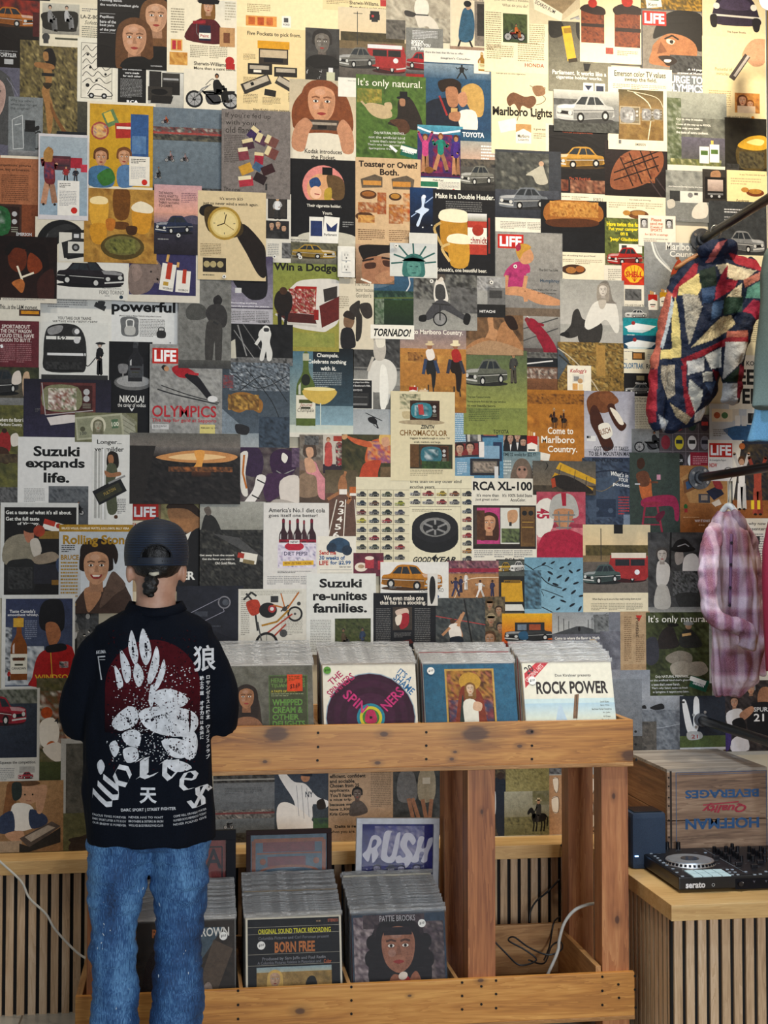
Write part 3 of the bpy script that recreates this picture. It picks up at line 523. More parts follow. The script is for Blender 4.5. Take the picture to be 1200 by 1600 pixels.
1001 17 1100 150 55565a|cover with red masthead over a moustached swimmer's face, upper right|r 2 2 96 98 8c8478;s 1a1614 18 46 30 14 58 0 92 4 98 30 96 62 70 54 40 40;s b4774c 20 54 40 38 66 40 84 52 86 70 70 80 56 90 30 88 12 84 16 66;n 44 70 54 28 4 222 555 1a1c22;s 2a1c16 26 74 44 72 56 80 42 88 34 82;s e8d8c8 36 78 46 78 44 82 36 82;s d8c8b4 40 46 52 48 48 54 40 52;o 47 50 3 1c1410;l 1c1410 2.5 36 46 48 40 58 46;p 8a5434 30 50 40 66 24 70;r 2 4 37 22 d42a20;t LIFE 5 7 31 16 fff k;t A_14_page 72 90 24 4 eee;t preview_of_Munich 56 96 40 4 eee;r 2 100 96 33 7a8084;t SURGE_TO 39 102 56 12 eee k;t OLYMPICS 38 115 58 13 eee k
1096 -12 1194 68 d8c8a0|pale page with the front of a dark purple beetle-shaped car|s 2c2438 16 34 26 10 50 4 76 10 88 36 86 52 18 52;s 453a54 30 14 50 6 72 14 72 28 30 28;l c8c4bc 3 12 38 92 40;s 17151c 12 40 22 38 22 56 14 56;s 17151c 78 42 90 42 88 60 80 60;o 22 24 5 d8d4c8;o 80 24 5 d8d4c8;t The_Super_Beetle. 38 62 30 4 333
1096 60 1194 189 e2d0a0|cream page with fingers lifting a thin pocket camera|s d0a07c 62 26 76 4 98 0 98 36 82 44 70 36;q 58 46 10 46 34 4a4240;q 61 44 4 40 34 b8b0a8;t Pocketful_of 20 48 26 5 443 n;t miracles. 22 55 20 5 443 n;x 10 84 36 30 9 b8a078;r 50 86 39 31 b86a34;n 50 86 39 31 6 b06a34 d89848 8a4a28;F 62 98 6 d8a078 6a3a1c L;F 74 104 5 d8a078 8a5020;r 54 106 28 11 d8c0a0;t New_Kodak_pocket_Instamatic 24 122 50 5 332;o 78 124 2.5 d88a20
852 196 952 324 e4dcc4|page with a gold coupe on black above small red photos|r 5 2 92 105 1c1a1c;t After_a_point_you're_not_buying_more_car 22 6 54 4 c05838;t You're_just_spending_more_money. 26 11 48 3 c05838;C 7 32 84 38 c8953c;t The_'71_Ford_Ltd. 36 82 34 4 c05838;r 5 86 30 18 7a3a28;n 5 86 30 18 5 8a4430 3a1c18 b06a4a;r 38 86 56 20 8a5a44;n 38 86 56 20 6 a86a50 4a2820 c89070;x 8 112 32 6 2 aaa08a;x 40 112 28 6 2 aaa08a;t FORD_LTD 74 113 22 6 444 n
944 222 1042 310 241a18|close-up of a grilled steak with dark criss-cross marks|g 0 0 98 88 2c2224 1c1414;s 96583a 8 66 14 40 30 20 60 8 82 6 92 22 88 44 70 62 40 74 16 76;n 24 24 54 40 4 8a4c30 b07048 6a3420 a86444;l 241410 2 24 26 44 70;l 241410 2 38 18 58 66;l 241410 2 54 10 72 58;l 241410 2 68 8 84 46;l 241410 2 14 50 84 22;l 241410 2 14 62 84 36;l 241410 2 30 36 88 12;l 44383a 2 70 60 90 88;l 44383a 2 80 56 98 80
949 108 1049 236 e8dfc4|cream page with three small televisions along a road|t Emerson_color_TV_values 10 5 80 9 221c16;t sweep_the_field. 26 15 50 8 221c16;x 8 26 84 8 3 a89c80 3;r 16 34 70 78 7c6a44;g 16 34 70 36 5a5030 a08050;n 16 76 70 36 8 8a6a3c a08048 77582c;S e4d8b8 1.5 40 38 66 60 62 111;S d8ccb0 1 30 36 74 44 86 60;V 18 60 32 28 b8a888 999;V 52 62 20 20 a89878 999;V 70 62 15 18 a09070 999;t EMERSON 42 117 16 4 555;r 16 113 4 6 777
864 143 966 208 8a8c8c|black-and-white photo of an old four-door saloon on grass|g 0 0 102 26 c8c8c0 8a8c88;n 0 46 102 19 4 2a2c2a 5a5c58 3a3c3a;n 0 14 40 10 5 3a3c3a 777;C 4 4 90 48 b8bab8
942 308 1046 352 e6dcc0|cream strip with a steak plate at its foot|t Our_steaks_and_trimmings 40 4 34 3 443;x 8 10 86 10 3 b8ac90 3;e 54 28 16 7 7a4a28;e 54 26 11 4 b07c40;e 36 26 6 4 c89040;t Ponderosa 20 36 20 4 221c16 i;x 44 37 20 3 1 999
1041 146 1134 272 7a7c74|grey green landscape page with two white cigarette packs|g 0 0 93 70 a8aca0 80847a;n 0 40 93 40 6 5c5e56 74766c 8a8c80;g 0 70 93 44 6c6878 5a5a54;n 0 10 22 104 4 4c5a3c 6a7454 a0a894;r 0 114 93 12 e0dcc8;n 4 104 80 10 4 8a8c4a 5c6440 c8c490;t Cry_to_stay_in_smoke. 14 41 42 4 f0eee4;t Come_all_the_way_up_to_KOOL 14 49 54 4 f0eee4;t The_only_one_with 14 55 36 4 f0eee4;t the_taste_of_extra_coolness. 14 61 50 4 f0eee4;r 50 84 15 26 eae8dc;r 66 80 15 28 f0eee2;r 52 90 11 7 5a7a3a;r 68 88 11 7 5a7a3a;r 68 74 4 6 e0c060
1131 186 1197 275 1c1a16|black page with a glossy golden baked potato|n 0 0 66 88 8 1c1a16 2a281e 14120e;s 5a4a24 18 66 20 44 40 32 66 36 66 76 30 80;s d8a830 20 44 36 30 56 26 66 30 66 46 44 50;s efd888 34 38 48 32 62 34 56 42;n 22 52 40 26 4 3a3424 6a6040 222;n 2 72 20 12 4 555 2a2a26
773 236 876 374 3c4048|dark page with a silver luxury car and a woman in white, over text|n 0 4 84 60 6 2c2e30 5a5c58 3a3c3a 8a8a80;s b8b4a4 66 26 74 22 78 34 82 50 66 52 58 40 48 38;o 72 20 4 c8a488;g 0 62 100 42 4a4e58 2e323c;C 6 56 76 38 767c84;r 0 106 103 32 e4dfd0;x 8 112 84 12 5 a09a8c 2;r 8 130 6 5 555;t Cadillac 76 128 16 5 667 ni
1039 268 1110 348 8a8c88|grey page with a hand holding a white instant camera|n 0 0 71 50 7 787a76 a4a69e 8c8e88;t And_because_having_nearby_the_best. 4 24 54 3 e8e6de;r 6 32 20 16 3a3c3c;r 22 32 36 18 dcdad0;o 38 38 4 888;r 44 34 6 4 555;s d8d2c4 46 54 60 46 66 58 62 72 44 74 40 66;s c8c2b4 2 48 12 46 14 56 4 60;x 4 76 60 3 1 999
1096 266 1136 318 383430|small photo of a hand carrying a portable television|r 2 2 36 48 3a3632;s b88a64 14 4 26 2 28 12 14 14;r 4 12 32 34 1c1a1a;g 8 16 24 18 d0bcb0 a89488;r 8 37 24 3 777;o 26 42 2 bbb;o 14 42 2 bbb
1134 268 1196 319 efd9a0|cream page with a plated dinner at the right edge|t In_any_'72_menu_with_its_touch 20 5 40 3 665;x 6 12 50 12 3 c8b488;e 44 34 14 6 7a3c20;e 44 32 10 4 c08838;e 28 30 6 4 c88c40;t Ponderosa 14 45 20 4 332 i
1106 316 1196 402 3a3c3e|dark page with an old coupe seen from behind the rod|n 0 0 90 60 7 303234 44484a 383a3c;x 24 12 40 8 2 ccc;x 24 24 16 12 3 aaa;C 26 44 60 38 8a8c8c f
844 314 947 400 15161a|black page with a large seeded bun filling the top|n 0 50 103 36 12 14161a 1c1e22;s a8682c 4 20 14 4 50 -2 90 6 98 24 86 34 60 30 30 38 10 34;n 14 2 76 24 3 b4702c d8a050 94541c;s 5a3018 10 32 60 28 90 32 80 40 20 42
845 395 949 443 e9dfc4|cream strip below the bun with a small skillet dinner|t A_long_list_of_nothing_but_good_food 20 4 64 3 443;x 8 11 90 8 3 b8ac90 2;e 50 27 19 8 4a3020;e 46 28 8 5 c08040;e 60 26 7 5 b06830;t Ponderosa 24 41 22 4 221c16 i;x 50 42 28 3 1 999
944 342 1006 419 5e6634|yellow lettered page with a red camper truck|n 0 0 62 77 5 5a6430 7a8444 3e4624;t Have_twice_the_fun 3 6 52 7 f0d828 k;t Put_your_camper 6 14 46 7 f0d828 k;t on_a 24 22 12 5 f0d828 k;t 'Jeep'_Gladiator. 8 30 46 7 f0d828 k;r 22 40 36 14 e8e4d8;r 26 42 8 6 444;n 0 58 62 18 4 6a6448 98906c 4a4a34;C 4 44 54 30 b8241c;r 0 75 62 2 ddd
996 338 1054 386 efe4d2|white subscription slip with orange print between two small portraits|r 3 5 12 15 8a8680;r 42 5 12 15 8a8680;F 9 12 4 ccc 222;F 48 12 4 ccc 222;t Please 20 4 16 5 d06a30;t send_me 18 10 20 5 d06a30;t 25_weeks_of 18 16 20 4 d06a30;t SPORTS 19 21 18 4 d06a30;t for_$3.95_a_savings 10 28 36 4 d06a30;x 8 36 40 6 2 b8b0a0
943 416 1010 500 e2dccb|pale page with a small snowy landscape and bold type|x 6 6 22 18 6 a8a294;r 32 36 26 18 444;n 32 36 26 18 4 333 777 555;t COLLEGE_COLOR_TV 32 60 30 4 443
970 412 1008 446 d83a20|red square with a yellow scallop shell emblem|s f0b824 5 12 10 6 20 3 28 5 34 12 34 20 28 26 24 30 14 30 10 26 5 20;l d83a20 .8 20 29 8 9;l d83a20 .8 20 29 14 5;l d83a20 .8 20 29 20 4;l d83a20 .8 20 29 27 6;l d83a20 .8 20 29 32 11;t SHELL 6 13 27 9 d02818 k
773 364 878 500 989894|cover with red masthead and a gymnast in a pink leotard|g 2 2 101 130 a4a29c 8c8a88;r 4 4 40 22 d42a20;t LIFE 7 7 34 16 fff k;s c03c78 14 66 24 52 36 46 52 50 54 62 48 66 46 88 14 90;s d49a70 32 26 52 24 60 38 54 48 40 48;s c8983c 32 30 36 20 48 18 56 24 44 32 38 42;s b03050 32 22 38 18 40 26 34 30;s d49a70 14 88 44 86 100 104 104 112 70 112 40 100 16 98;l d49a70 6 18 68 16 88;l d49a70 6 48 68 44 92 48 108;r 2 118 101 16 7a6a5a;t The_Girl_You_Love 68 56 30 4 333;t Humphrey 70 72 30 7 35506a;t Cathy_Rigby,_Our_US_star 56 88 40 3 333;t for_the_Olympics 66 93 28 3 333
874 438 974 542 b0b0aa|black-and-white page of a seated woman in a white blouse|g 0 0 100 70 a8a8a2 c0beb8;r 0 80 100 24 b8b6b0;s 3c3a38 20 52 28 46 34 60 40 66 30 86 14 92 4 86 16 72;s 3c3a38 30 80 56 66 66 72 62 96 48 102 30 98;s dedcd4 56 34 74 30 88 40 92 74 86 82 72 62 60 70 44 78 38 70 46 46;s 8a847c 58 14 66 2 76 4 82 30 88 36 72 36 60 34;F 67 16 7 cfc8be a49c90 L;s c4bcb0 60 32 72 32 68 44 62 44;s 222 2 84 12 82 14 90 0 88
1005 380 1092 502 8e9092|misty grey page with a red-coated rider and cigarette packs|g 0 0 87 122 a4a6a4 74787c;S e4e4de 3 12 0 18 20 30 34 46 48;S c0c2c0 2 16 2 24 22 40 40;t Marlboro 34 0 50 12 e8e6de;t Country 40 13 46 12 e8e6de;s b8482c 46 38 54 26 60 34 64 50 52 54 42 50;o 52 24 3 8a5a3a;r 49 19 8 3 ccc;s 5a4a40 42 50 62 50 60 60 44 58;K 6 82 14 24 c8281c;K 24 78 12 22 d8a020
971 480 1012 502 8c8e8c|grey sliver with a racing car at speed|C 4 4 34 14 c8c8c4
972 498 1032 552 18889a|turquoise page with two white speedboats, one above the other|r 0 0 60 28 1c98a4;r 0 27 60 27 1a4a6a;p e8eef0 2 14 20 8 52 12 40 19 8 19;p c8d8dc 6 19 44 18 30 23 8 22;e 16 8 3 3 a33;p e8eef0 2 40 22 34 52 38 44 45 8 45;p c8d8dc 6 45 46 45 30 49 8 48;e 18 34 3 3 a33;x 6 26 24 2 1 ddd
964 546 1028 586 e6dfc8|cream page with a tiny television above blue capitals|x 4 4 40 2 1 999;r 22 5 20 12 4a3828;r 24 7 13 8 c88a48;t COLORTRAK 4 22 36 9 5a84a8 k;t RCA 44 23 14 8 333 k;x 4 16 12 4 2 aaa;x 46 8 14 8 3 aaa
969 580 1034 678 e2dcc8|page with a dark saloon car on black above columns of print|r 4 4 46 36 1a1a1c;r 24 8 12 7 8a8060;t Oldsmobile 22 18 18 3 ddd;C 6 20 42 18 777;t IT_LETS_YOU_TRAVEL_FIRST 6 42 44 3 332;t WHILE_STILL_SAVING 12 46 36 3 332;x 6 52 44 42 16 a8a290 2
813 495 874 592 5a4e4c|page with an acrobat in a red suit leaping over rails|g 0 0 61 50 a8a6a0 7c7a78;l 555 2 4 20 58 2;l 555 2 0 40 58 18;l ddd 1.5 10 0 50 40;s 9a1c34 8 6 20 4 34 18 44 30 54 46 56 58 46 58 36 38 22 28 12 18;s 9a1c34 24 30 40 34 44 56 46 74 40 76 34 50;l 9a1c34 4 20 10 36 14;o 10 6 4 8a3038;n 0 56 61 41 4 3a3834 8a8a84 555 2c2c2a
813 560 876 622 6a4a34|narrow grandstand photo with a dusty brown track|r 0 0 63 14 1c2024;l ddd 2 4 10 50 4;n 0 16 63 16 3 cac4b8 8a6a5a 444;g 0 32 63 30 8a5c3c 6a4228
870 536 973 616 6a5434|aerial page of ochre fields crossed by pale tracks|n 0 0 103 80 3 7a5c2c a88440 4c4028 c8a860 3c3420;p 55606a 0 6 18 30 0 60;S c8c0a8 1.5 0 10 20 24 46 50 66 80;S 3c3a30 2.5 2 20 26 42 50 72;r 60 4 14 48 b8904c;n 78 40 24 40 3 3a3220 a88440 2c2818
885 572 922 628 efe9d8|small white cereal advert with red script title|t Kellogg's 4 5 26 8 c02030 i;r 8 14 18 12 d8d4c8;r 10 17 8 7 999;r 8 28 8 10 e0a860;r 17 29 7 9 e8d0a0;o 20 24 4 caa070;t The_best_to_you 5 42 26 4 c02030 i;t each_morning 8 47 20 4 c02030 i
907 612 990 722 b8b8c4|pale grey page with hands gripping brown beer bottles|g 0 0 83 90 a8a8b8 c8c8d0;s 7a4828 8 16 20 2 44 0 54 12 46 30 30 34 22 26 14 40;s 8a5430 26 6 48 4 58 16 40 22;s 4a2414 14 28 24 24 40 62 50 84 44 92 34 92 24 70 14 50;s 4a2414 40 24 50 20 58 40 70 52 62 62 50 50;s e8e4d8 26 54 42 50 48 68 34 74;t BUSCH 27 58 18 9 8a5020 a-18;s e8e0d0 44 26 56 32 66 50 58 50;r 8 70 14 8 ddd;x 8 70 12 8 1 222;t GOT_WHAT_IT_TAKES 19 86 54 7 22242c;t TO_BE_A_MOUNTAIN_MAN? 11 94 68 7 22242c;r 0 103 83 7 2a3c6c;t SMOOTH_BUSCH_BEER._EASY_DRINKING_BUSCH_LIGHT. 3 105 77 3 e0e0ea
818 610 911 728 c07828|orange page of two riders and cattle with large white words|g 0 0 93 118 b87828 c8812c;n 0 6 93 16 3 4a2c18 b87828 6a3c1c;n 0 40 93 20 8 c8842c a86820 d89034;H 38 28 16 32 2a1a14 3a2018;H 54 30 14 30 2a1a14 3a2018;K 2 72 18 34 c8281c;q 28 104 22 12 12 e8e4d8;t Come_to 36 58 40 11 f6f2e6;t Marlboro 26 72 52 11 f6f2e6;t Country. 36 87 46 13 f6f2e6
985 671 1054 713 8c8e90|grey photo of a chopper ridden over a track|g 0 0 64 42 9a9c9c 74787a;r 64 0 5 42 d8d8d2;Y 4 12 54 24 444 1c1c1e;r 0 36 64 6 6a6a6a
1028 648 1109 734 40383e|dark page of small toy racing cars in rows|r 1 1 79 84 5a5258;l 8a8288 1 21 0 21 86;l 8a8288 1 41 0 41 86;l 8a8288 1 61 0 61 86;l 8a8288 1 0 30 81 30;l 8a8288 1 0 58 81 58;e 10 15 7 11 c86030;r 5 11 10 6 222;e 31 15 7 11 c84858;r 26 11 10 6 222;e 51 15 7 11 2a4438;r 46 11 10 6 9ab;e 71 15 7 11 3a3040;r 66 11 10 6 c44;e 10 44 7 11 8a2838;e 31 44 7 11 d8c838;r 26 40 10 6 234;e 51 44 7 11 e0e0e0;r 46 40 10 6 333;e 71 44 7 11 8a8a98;r 66 40 10 6 223;e 10 72 7 11 3a4a6c;e 31 72 7 11 222;t LUCAS 27 70 9 4 eee;e 51 72 7 11 f0f0f0;t 88 48 70 6 4 222;r 48 59 33 26 a02038;x 52 65 24 14 5 e0a0a8
1106 632 1198 692 c4ccd4|pale page of a white camera and flash cartons on blue|p 3a6898 20 40 92 20 92 60 40 60;r 4 8 32 20 e8dcc4;o 12 18 5 c86a4a;o 24 18 5 5a8a5a;r 36 6 10 20 d8d0c0;r 40 18 8 16 e8e8e4;r 50 18 8 16 dadad6;r 58 4 30 28 e4e4de;r 60 14 26 16 2a2a2e;o 72 20 7 555;o 72 20 3 aab;r 64 0 12 5 aaa;x 6 40 24 12 4 888;t The_new_kit 60 44 24 3 445
1055 728 1134 832 b4743c|orange room set page with a desk and computer|g 0 0 79 104 c08448 a05e2c;p c89458 6 20 30 4 79 6 79 60 20 58;p 8a5a34 10 24 30 14 34 34 12 44;p 3a5a7c 14 26 26 20 28 32 16 38;r 34 44 18 14 4a4a50;r 38 46 10 8 b09a80;p 2a3048 46 40 66 30 74 44 58 54;s b03c3c 56 18 68 24 72 36 60 34;e 14 64 3 4 2a6a2c;r 12 67 5 6 b03030;t WHY_IT_IS_NOT 28 84 24 4 f4ece0;x 10 80 50 2 1 d8a878;x 34 92 20 2 1 e8c8a0;p e8d8c0 54 58 66 52 70 60 60 64
1140 400 1196 562 e4dab4|cream page behind the quilted jacket with thin columns|x 6 70 44 70 22 b0a888;t that's 4 56 26 7 222
1136 556 1196 640 e9e4d4|white page with large black letters behind the jacket sleeve|t FROM_KOREA 2 9 54 7 222;t LEER 2 22 56 24 222 k;t TER. 4 52 50 24 222 k
1104 688 1160 752 e8e4da|white cover corner with red masthead above the middle rod|r 2 5 36 22 d42a20;t LIFE 4 8 32 16 fff k;t An_Investigative_Report 2 30 26 4 444;t NOW 2 36 12 7 d42a20 k
1142 690 1204 814 2a3448|basketball page with players reaching up|n 0 4 62 90 5 2a2c34 4a4034 1c2434 6a5a3c;p e4dfd0 0 0 16 0 0 100;r 0 92 62 32 a06030;M 2 24 26 84 c89c7c e8e4dc e8e4dc 5a3a20 3;M 26 30 30 86 5a3420 b8503c b8503c 222 3;t 33 8 46 12 8 333;r 30 92 5 14 e8c830;r 40 92 5 14 e8c830;o 16 8 5 c87038
1160 810 1204 1066 dcd8cc|white text page behind the plaid shirt|t why_now 8 6 28 6 333;t dissenters 4 14 34 5 333;x 4 24 30 60 16 888;r 12 28 14 12 333
775 672 822 712 18181c|black photo of four men in dark suits|F 9 12 5 c8a088 222;F 21 14 5 c09880 2a2018;F 32 10 5 c8a088 3a2a1c;F 41 20 5 c09880 222;s 222226 2 22 14 20 24 24 46 26 47 40 0 40;p e0e0e0 8 20 11 20 9 32;p e0e0e0 30 20 34 20 32 32;p e0e0e0 20 23 23 23 21 34
782 706 843 752 8a9aa4|teal page with a monkey's face under a line of type|g 0 0 61 46 7a98a0 a8b0b0;t TIME_22_weeks_for_$22.97 2 2 52 6 22343c;s 7a6a5c 16 46 18 24 26 12 38 12 46 24 50 46;s b08a78 26 24 38 24 40 36 32 44 24 36;o 28 28 2 222;o 36 28 2 222;x 2 14 14 24 5 c8d0d0;x 48 14 12 24 5 c8d0d0
705 641 785 750 5a94b8|blue page of framed trading cards|r 3 4 26 100 78a8c8;x 5 6 22 60 18 c8d8e4;q 34 40 26 40 -4 4a4a58;q 34 40 21 35 -4 c8c4bc;n 28 30 12 24 4 222 555 999;q 34 24 20 5 -4 d8a0a0;r 46 3 26 40 2a3c60;r 49 12 20 28 c86848;r 52 14 14 22 e8dcc8;r 64 50 14 30 2a3c60;q 24 62 44 24 -3 3a3840;q 22 62 38 18 -3 8a3030;F 12 62 6 c8a088 2a1c14;F 28 60 6 c8a088 2a1c14;r 42 50 8 24 e8e4e0;r 50 56 24 24 8ab0cc;r 28 76 46 26 2c2c34;r 32 80 38 18 7c7468;n 34 82 34 14 4 333 b8a898 555;r 66 88 6 20 d8d8d8;x 8 82 16 20 7 c8d8e4
723 548 822 680 7c8a44|green page of a grey hatchback with a woman beside it|g 0 0 99 132 5c6c4c 94a050;g 0 30 99 60 6c7850 a0a858;C 2 12 66 46 6c7064;M 68 4 20 48 b08860 4a4a48 5a5448 3a2a1c;t The_new_Toyota_Corolla. 6 72 36 4 222a18;t Some_people_find_the_left_rear_window 6 79 60 4 222a18;t its_most_beautiful_feature. 6 85 44 4 222a18;x 8 92 50 20 7 5c6a38;t TOYOTA 46 124 24 6 222a18
724 493 816 556 7a5c40|brown photo of two people lying in the sun|g 0 0 92 62 5c4430 9c7c5c;n 0 0 92 40 7 4a3626 8a6848 6a4c34;s c89468 36 6 44 2 46 20 52 26 44 50 30 44 38 24;s b88458 56 16 66 10 74 22 86 40 92 56 60 56 50 40;s 2a1a12 62 4 76 2 84 20 72 22;s b88458 4 50 30 36 60 46 84 60 2 62;s b89470 2 56 40 40 90 54 90 62 0 62
620 512 727 645 c88c4c|orange prairie page of two cowboys riding toward us|g 0 0 107 36 8a8088 b89a8a;g 0 34 107 99 c88c44 b47830;n 0 44 107 12 8 d8a050 b8803c;n 16 40 46 14 4 6a4228 c88c44 4a2c1c;n 0 92 107 40 7 c88a3c a06c2c d89c48;t e_to_Marlboro_Country. 18 4 84 10 f2ece0;s 222 46 74 44 56 54 48 60 62 58 92 54 94 52 74;s e8e0d8 44 38 54 34 58 48 48 52;o 50 31 4 a87454;e 50 27 7 2 d8c49c;r 47 22 7 5 d8c49c;s 241812 84 70 80 54 92 50 100 62 98 96 92 98 90 74;s b82c28 84 38 94 34 100 50 88 54;o 90 30 4 a87454;e 90 27 8 2.5 e8dcb8;r 86 20 9 6 e8dcb8;l 3a4a6a 5 44 50 40 74;l 3a4a6a 5 58 52 64 72;l 3a3a4a 5 82 50 78 72;l 3a3a4a 5 98 52 104 72;l 222 2 48 90 48 104;l 222 2 55 90 56 102;l 222 2 88 92 88 108;l 222 2 96 92 98 108;K 18 94 12 14 c8281c;K 34 98 12 12 d8c0a0
740 433 788 497 a8a8a4|small grey photo of a portable radio by water|n 0 2 42 20 4 888 bbb 777;r 20 18 28 30 777;r 23 22 20 12 444;r 2 44 48 20 222;t HITACHI 8 53 24 4 eee
642 430 744 517 7a7a76|black-and-white photo of a laughing girl riding a bicycle|n 0 0 102 40 5 3a3a38 8a8a84 555 2a2a28;g 0 40 102 47 8a8a86 a8a8a2;n 60 20 42 40 6 555 777 3a3a38;s d8d4cc 38 10 48 8 54 24 56 42 38 44 34 30;s 444 38 18 50 18 52 38 38 38;o 44 6 6 d0c8bc;s 5a5048 38 0 50 -2 52 10 46 4 40 10;s 4a4a4e 38 42 54 42 72 56 88 66 84 72 60 60 48 56 40 64 26 72 20 66;s 1c1c1c 12 66 22 64 22 74 12 74;s 1c1c1c 84 60 92 64 88 78 80 74;o 44 70 11 222;o 44 70 9 999;l 333 2 32 46 60 48;l 333 2 44 48 44 72
579 432 645 513 3a5a6c|blue and green photo of a golf green under dark trees|g 0 0 66 42 3c6484 24485c;s 5a7488 0 6 22 4 30 14 12 20 0 18;S c8ccd0 2 58 0 60 14 52 28;n 0 24 66 14 4 2c4a3c 1c3430 4a6a54;g 0 38 66 43 2c4424 1c2c20;n 6 36 14 40 4 3a5a3a 8a9a84 2a3a28;l 6a7a34 1.5 0 36 66 34
552 515 624 648 8e8e8a|black-and-white page of a bare-backed girl on a white horse|n 0 0 72 66 5 222 555 333 777;g 0 60 72 30 888884 a8a8a2;g 0 88 72 45 8a8a86 6c6c68;r 0 62 72 3 555;s d8d6ce 24 62 34 48 54 48 66 62 66 84 58 100 52 118 44 118 42 100 30 98 22 80;s efeee6 42 58 50 60 54 90 50 122 42 124 40 92;s c4beb4 34 12 46 12 50 32 46 48 34 48 30 30;s e4dfd0 34 6 42 0 48 8 48 26 36 28;l c4beb4 4 30 44 22 66
534 593 582 650 dcdad2|small page with a black tape deck|r 2 2 44 44 1c1c1e;t A_cassette_plays_four-fifths 4 4 38 3 ddd;t the_size_of_Beethoven's_Fifth. 4 9 40 3 ddd;t BEETHOVEN'S 7 16 24 3 ccc;r 7 22 34 20 333;l 777 1 9 28 39 28;r 9 38 30 3 888;x 4 50 24 3 1 888;t TOSHIBA 30 50 14 3 444
544 640 612 684 b0b4b6|pale grey page with a small helicopter in flight|g 0 0 68 44 a8aeb2 bec2c4;l 17171a 1.2 26 6 52 18;s 17171a 30 14 38 12 44 18 42 24 32 20;l 17171a 2 42 20 46 30;l 17171a 1 38 24 46 30
525 437 583 547 d8ceb8|cream page of a boy facing a winged bronze figure|t The_vodka 28 4 24 7 554 n;t better_because 30 14 28 6 554 n;t Gordon's 30 22 24 7 554 n;s 34302c 26 40 36 34 36 50 40 60 38 90 30 96 30 60 22 54;s 3a3430 20 46 30 38 32 56 24 60;s 3a3430 36 40 52 38 56 56 48 62 40 56;s 8a6a50 12 60 22 56 28 66 22 78 12 74;s 332a24 10 58 16 50 26 54 28 64 18 62;s 222024 8 80 24 78 30 100 26 108 8 108;x 4 28 16 20 6 b0a690
578 509 646 531 eeebe0|white strip with slanted black word in capitals|t TORNADO! 5 6 58 12 111 ki
448 545 551 684 8a98a4|page with a green sparkling-wine bottle and a wide glass|g 0 0 103 139 1c242c 9cc0d0;g 0 0 40 139 4c7a90 b4c0b4;g 40 0 63 90 141a20 3a5260;g 0 120 103 19 c8d0c4 d8dcd0;t Champale. 46 8 34 8 f4f4ee;t Celebrate_nothing 32 18 60 8 f4f4ee;t with_it. 52 28 24 7 f4f4ee;x 40 38 48 24 8 98a4aa;B 14 9 30 112 5c7030 e4dfcc;e 29 50 7 9 222820;t Jeune 19 86 20 7 a33030 ni;t Champale 16 94 26 8 3a2a20 ni;s d8b858 26 65 75 65 70 80 54 88 32 80;e 50 64 25 3 efe0a0;l c8d4cc 1.6 52 86 52 124;e 52 124 18 3 c8d4cc;r 0 132 86 7 e0ddd0
420 409 529 550 8c9446|olive page of a station wagon with an open tailgate full of sweets|g 0 0 109 141 8c9848 a8a048;t Win_a_Dodge 7 4 98 16 1c1a14 k;s d8d4cc 36 40 54 30 104 28 109 44 109 90 94 106 78 110 24 98 22 60;p b8201c 32 52 42 40 74 40 72 84 28 80;n 30 44 42 38 2.6 e8d8d0 b83430 7a2424 d8b898;p 6a2420 78 70 109 54 109 90 82 104;p 3a3432 84 44 106 38 106 56 86 64;p 54201c 10 80 70 84 74 98 26 96;l c8c4bc 3 10 84 30 98 74 102;r 70 76 7 16 a02018;s 221a16 10 54 20 46 34 52 36 70 30 84 18 86 8 72;o 22 48 6 4a3020;l 17161a 6 16 84 18 130;l 17161a 5 28 80 24 108;n 2 112 100 22 10 949c4a a8a854
555 384 615 445 b89878|cropped photo of a dark-haired man smoking|g 0 0 60 61 c8a484 8a6a50;s 1c1614 4 6 20 0 60 0 60 10 40 14 26 22 16 30;s b07c5c 10 28 30 18 52 22 54 44 40 61 14 61;s 4a2c20 14 30 30 28 30 36 16 38;s 4a2c20 42 24 56 26 54 34 44 32;l 2a1a14 3 10 26 28 22;l 2a1a14 3 40 20 58 22;s c08c68 30 50 50 40 60 54 40 61;l e8e4d8 3 8 54 24 60
638 366 682 436 d6d6d0|narrow pale grey gap page beside the beer mugs|g 0 0 44 70 d0d0ca dcdad2
608 382 681 434 c8ccc8|pale page with a green spiked-crown statue head|g 0 0 73 52 c4c8c8 d4d6d0;s 3c7a74 20 34 24 22 36 16 50 20 54 34 52 52 22 52;p 2a5c5a 18 28 36 18 56 28 50 24 36 22 24 24;l 2c6460 2.5 24 24 6 18;l 2c6460 2.5 28 20 14 4;l 2c6460 2.5 37 16 36 0;l 2c6460 2.5 46 20 56 4;l 2c6460 2.5 50 24 70 14;l 2c6460 2.5 54 30 72 28;l 2c6460 2.5 20 30 2 32;s 5c9a90 28 30 46 30 48 46 38 52 28 46;l 2a5c5a 2 31 36 35 36;l 2a5c5a 2 40 36 44 36;l 2a5c5a 1.5 34 46 41 46
452 381 528 414 5c5a44|photo of a long gold car parked on a street|n 0 0 76 14 5 4a4a3a 77745c 3a3a30;g 0 20 76 13 8a8676 6c6a5c;C 4 2 68 24 b8953c f
412 305 454 412 d8d4c8|narrow strip of three stacked photos, a boy at the top|r 6 3 30 36 1c1a1c;r 8 5 26 32 3c3834;M 10 6 22 34 c8a080 ddd 333 c8b080;r 3 42 36 28 2c2a2c;F 12 50 4 c8a080 222;F 22 48 4 c8a080 333;F 31 54 4 c8a080 222;n 5 58 32 12 5 222 444;x 6 78 18 22 8 999;r 28 76 14 24 555;n 28 76 14 24 4 333 888 444
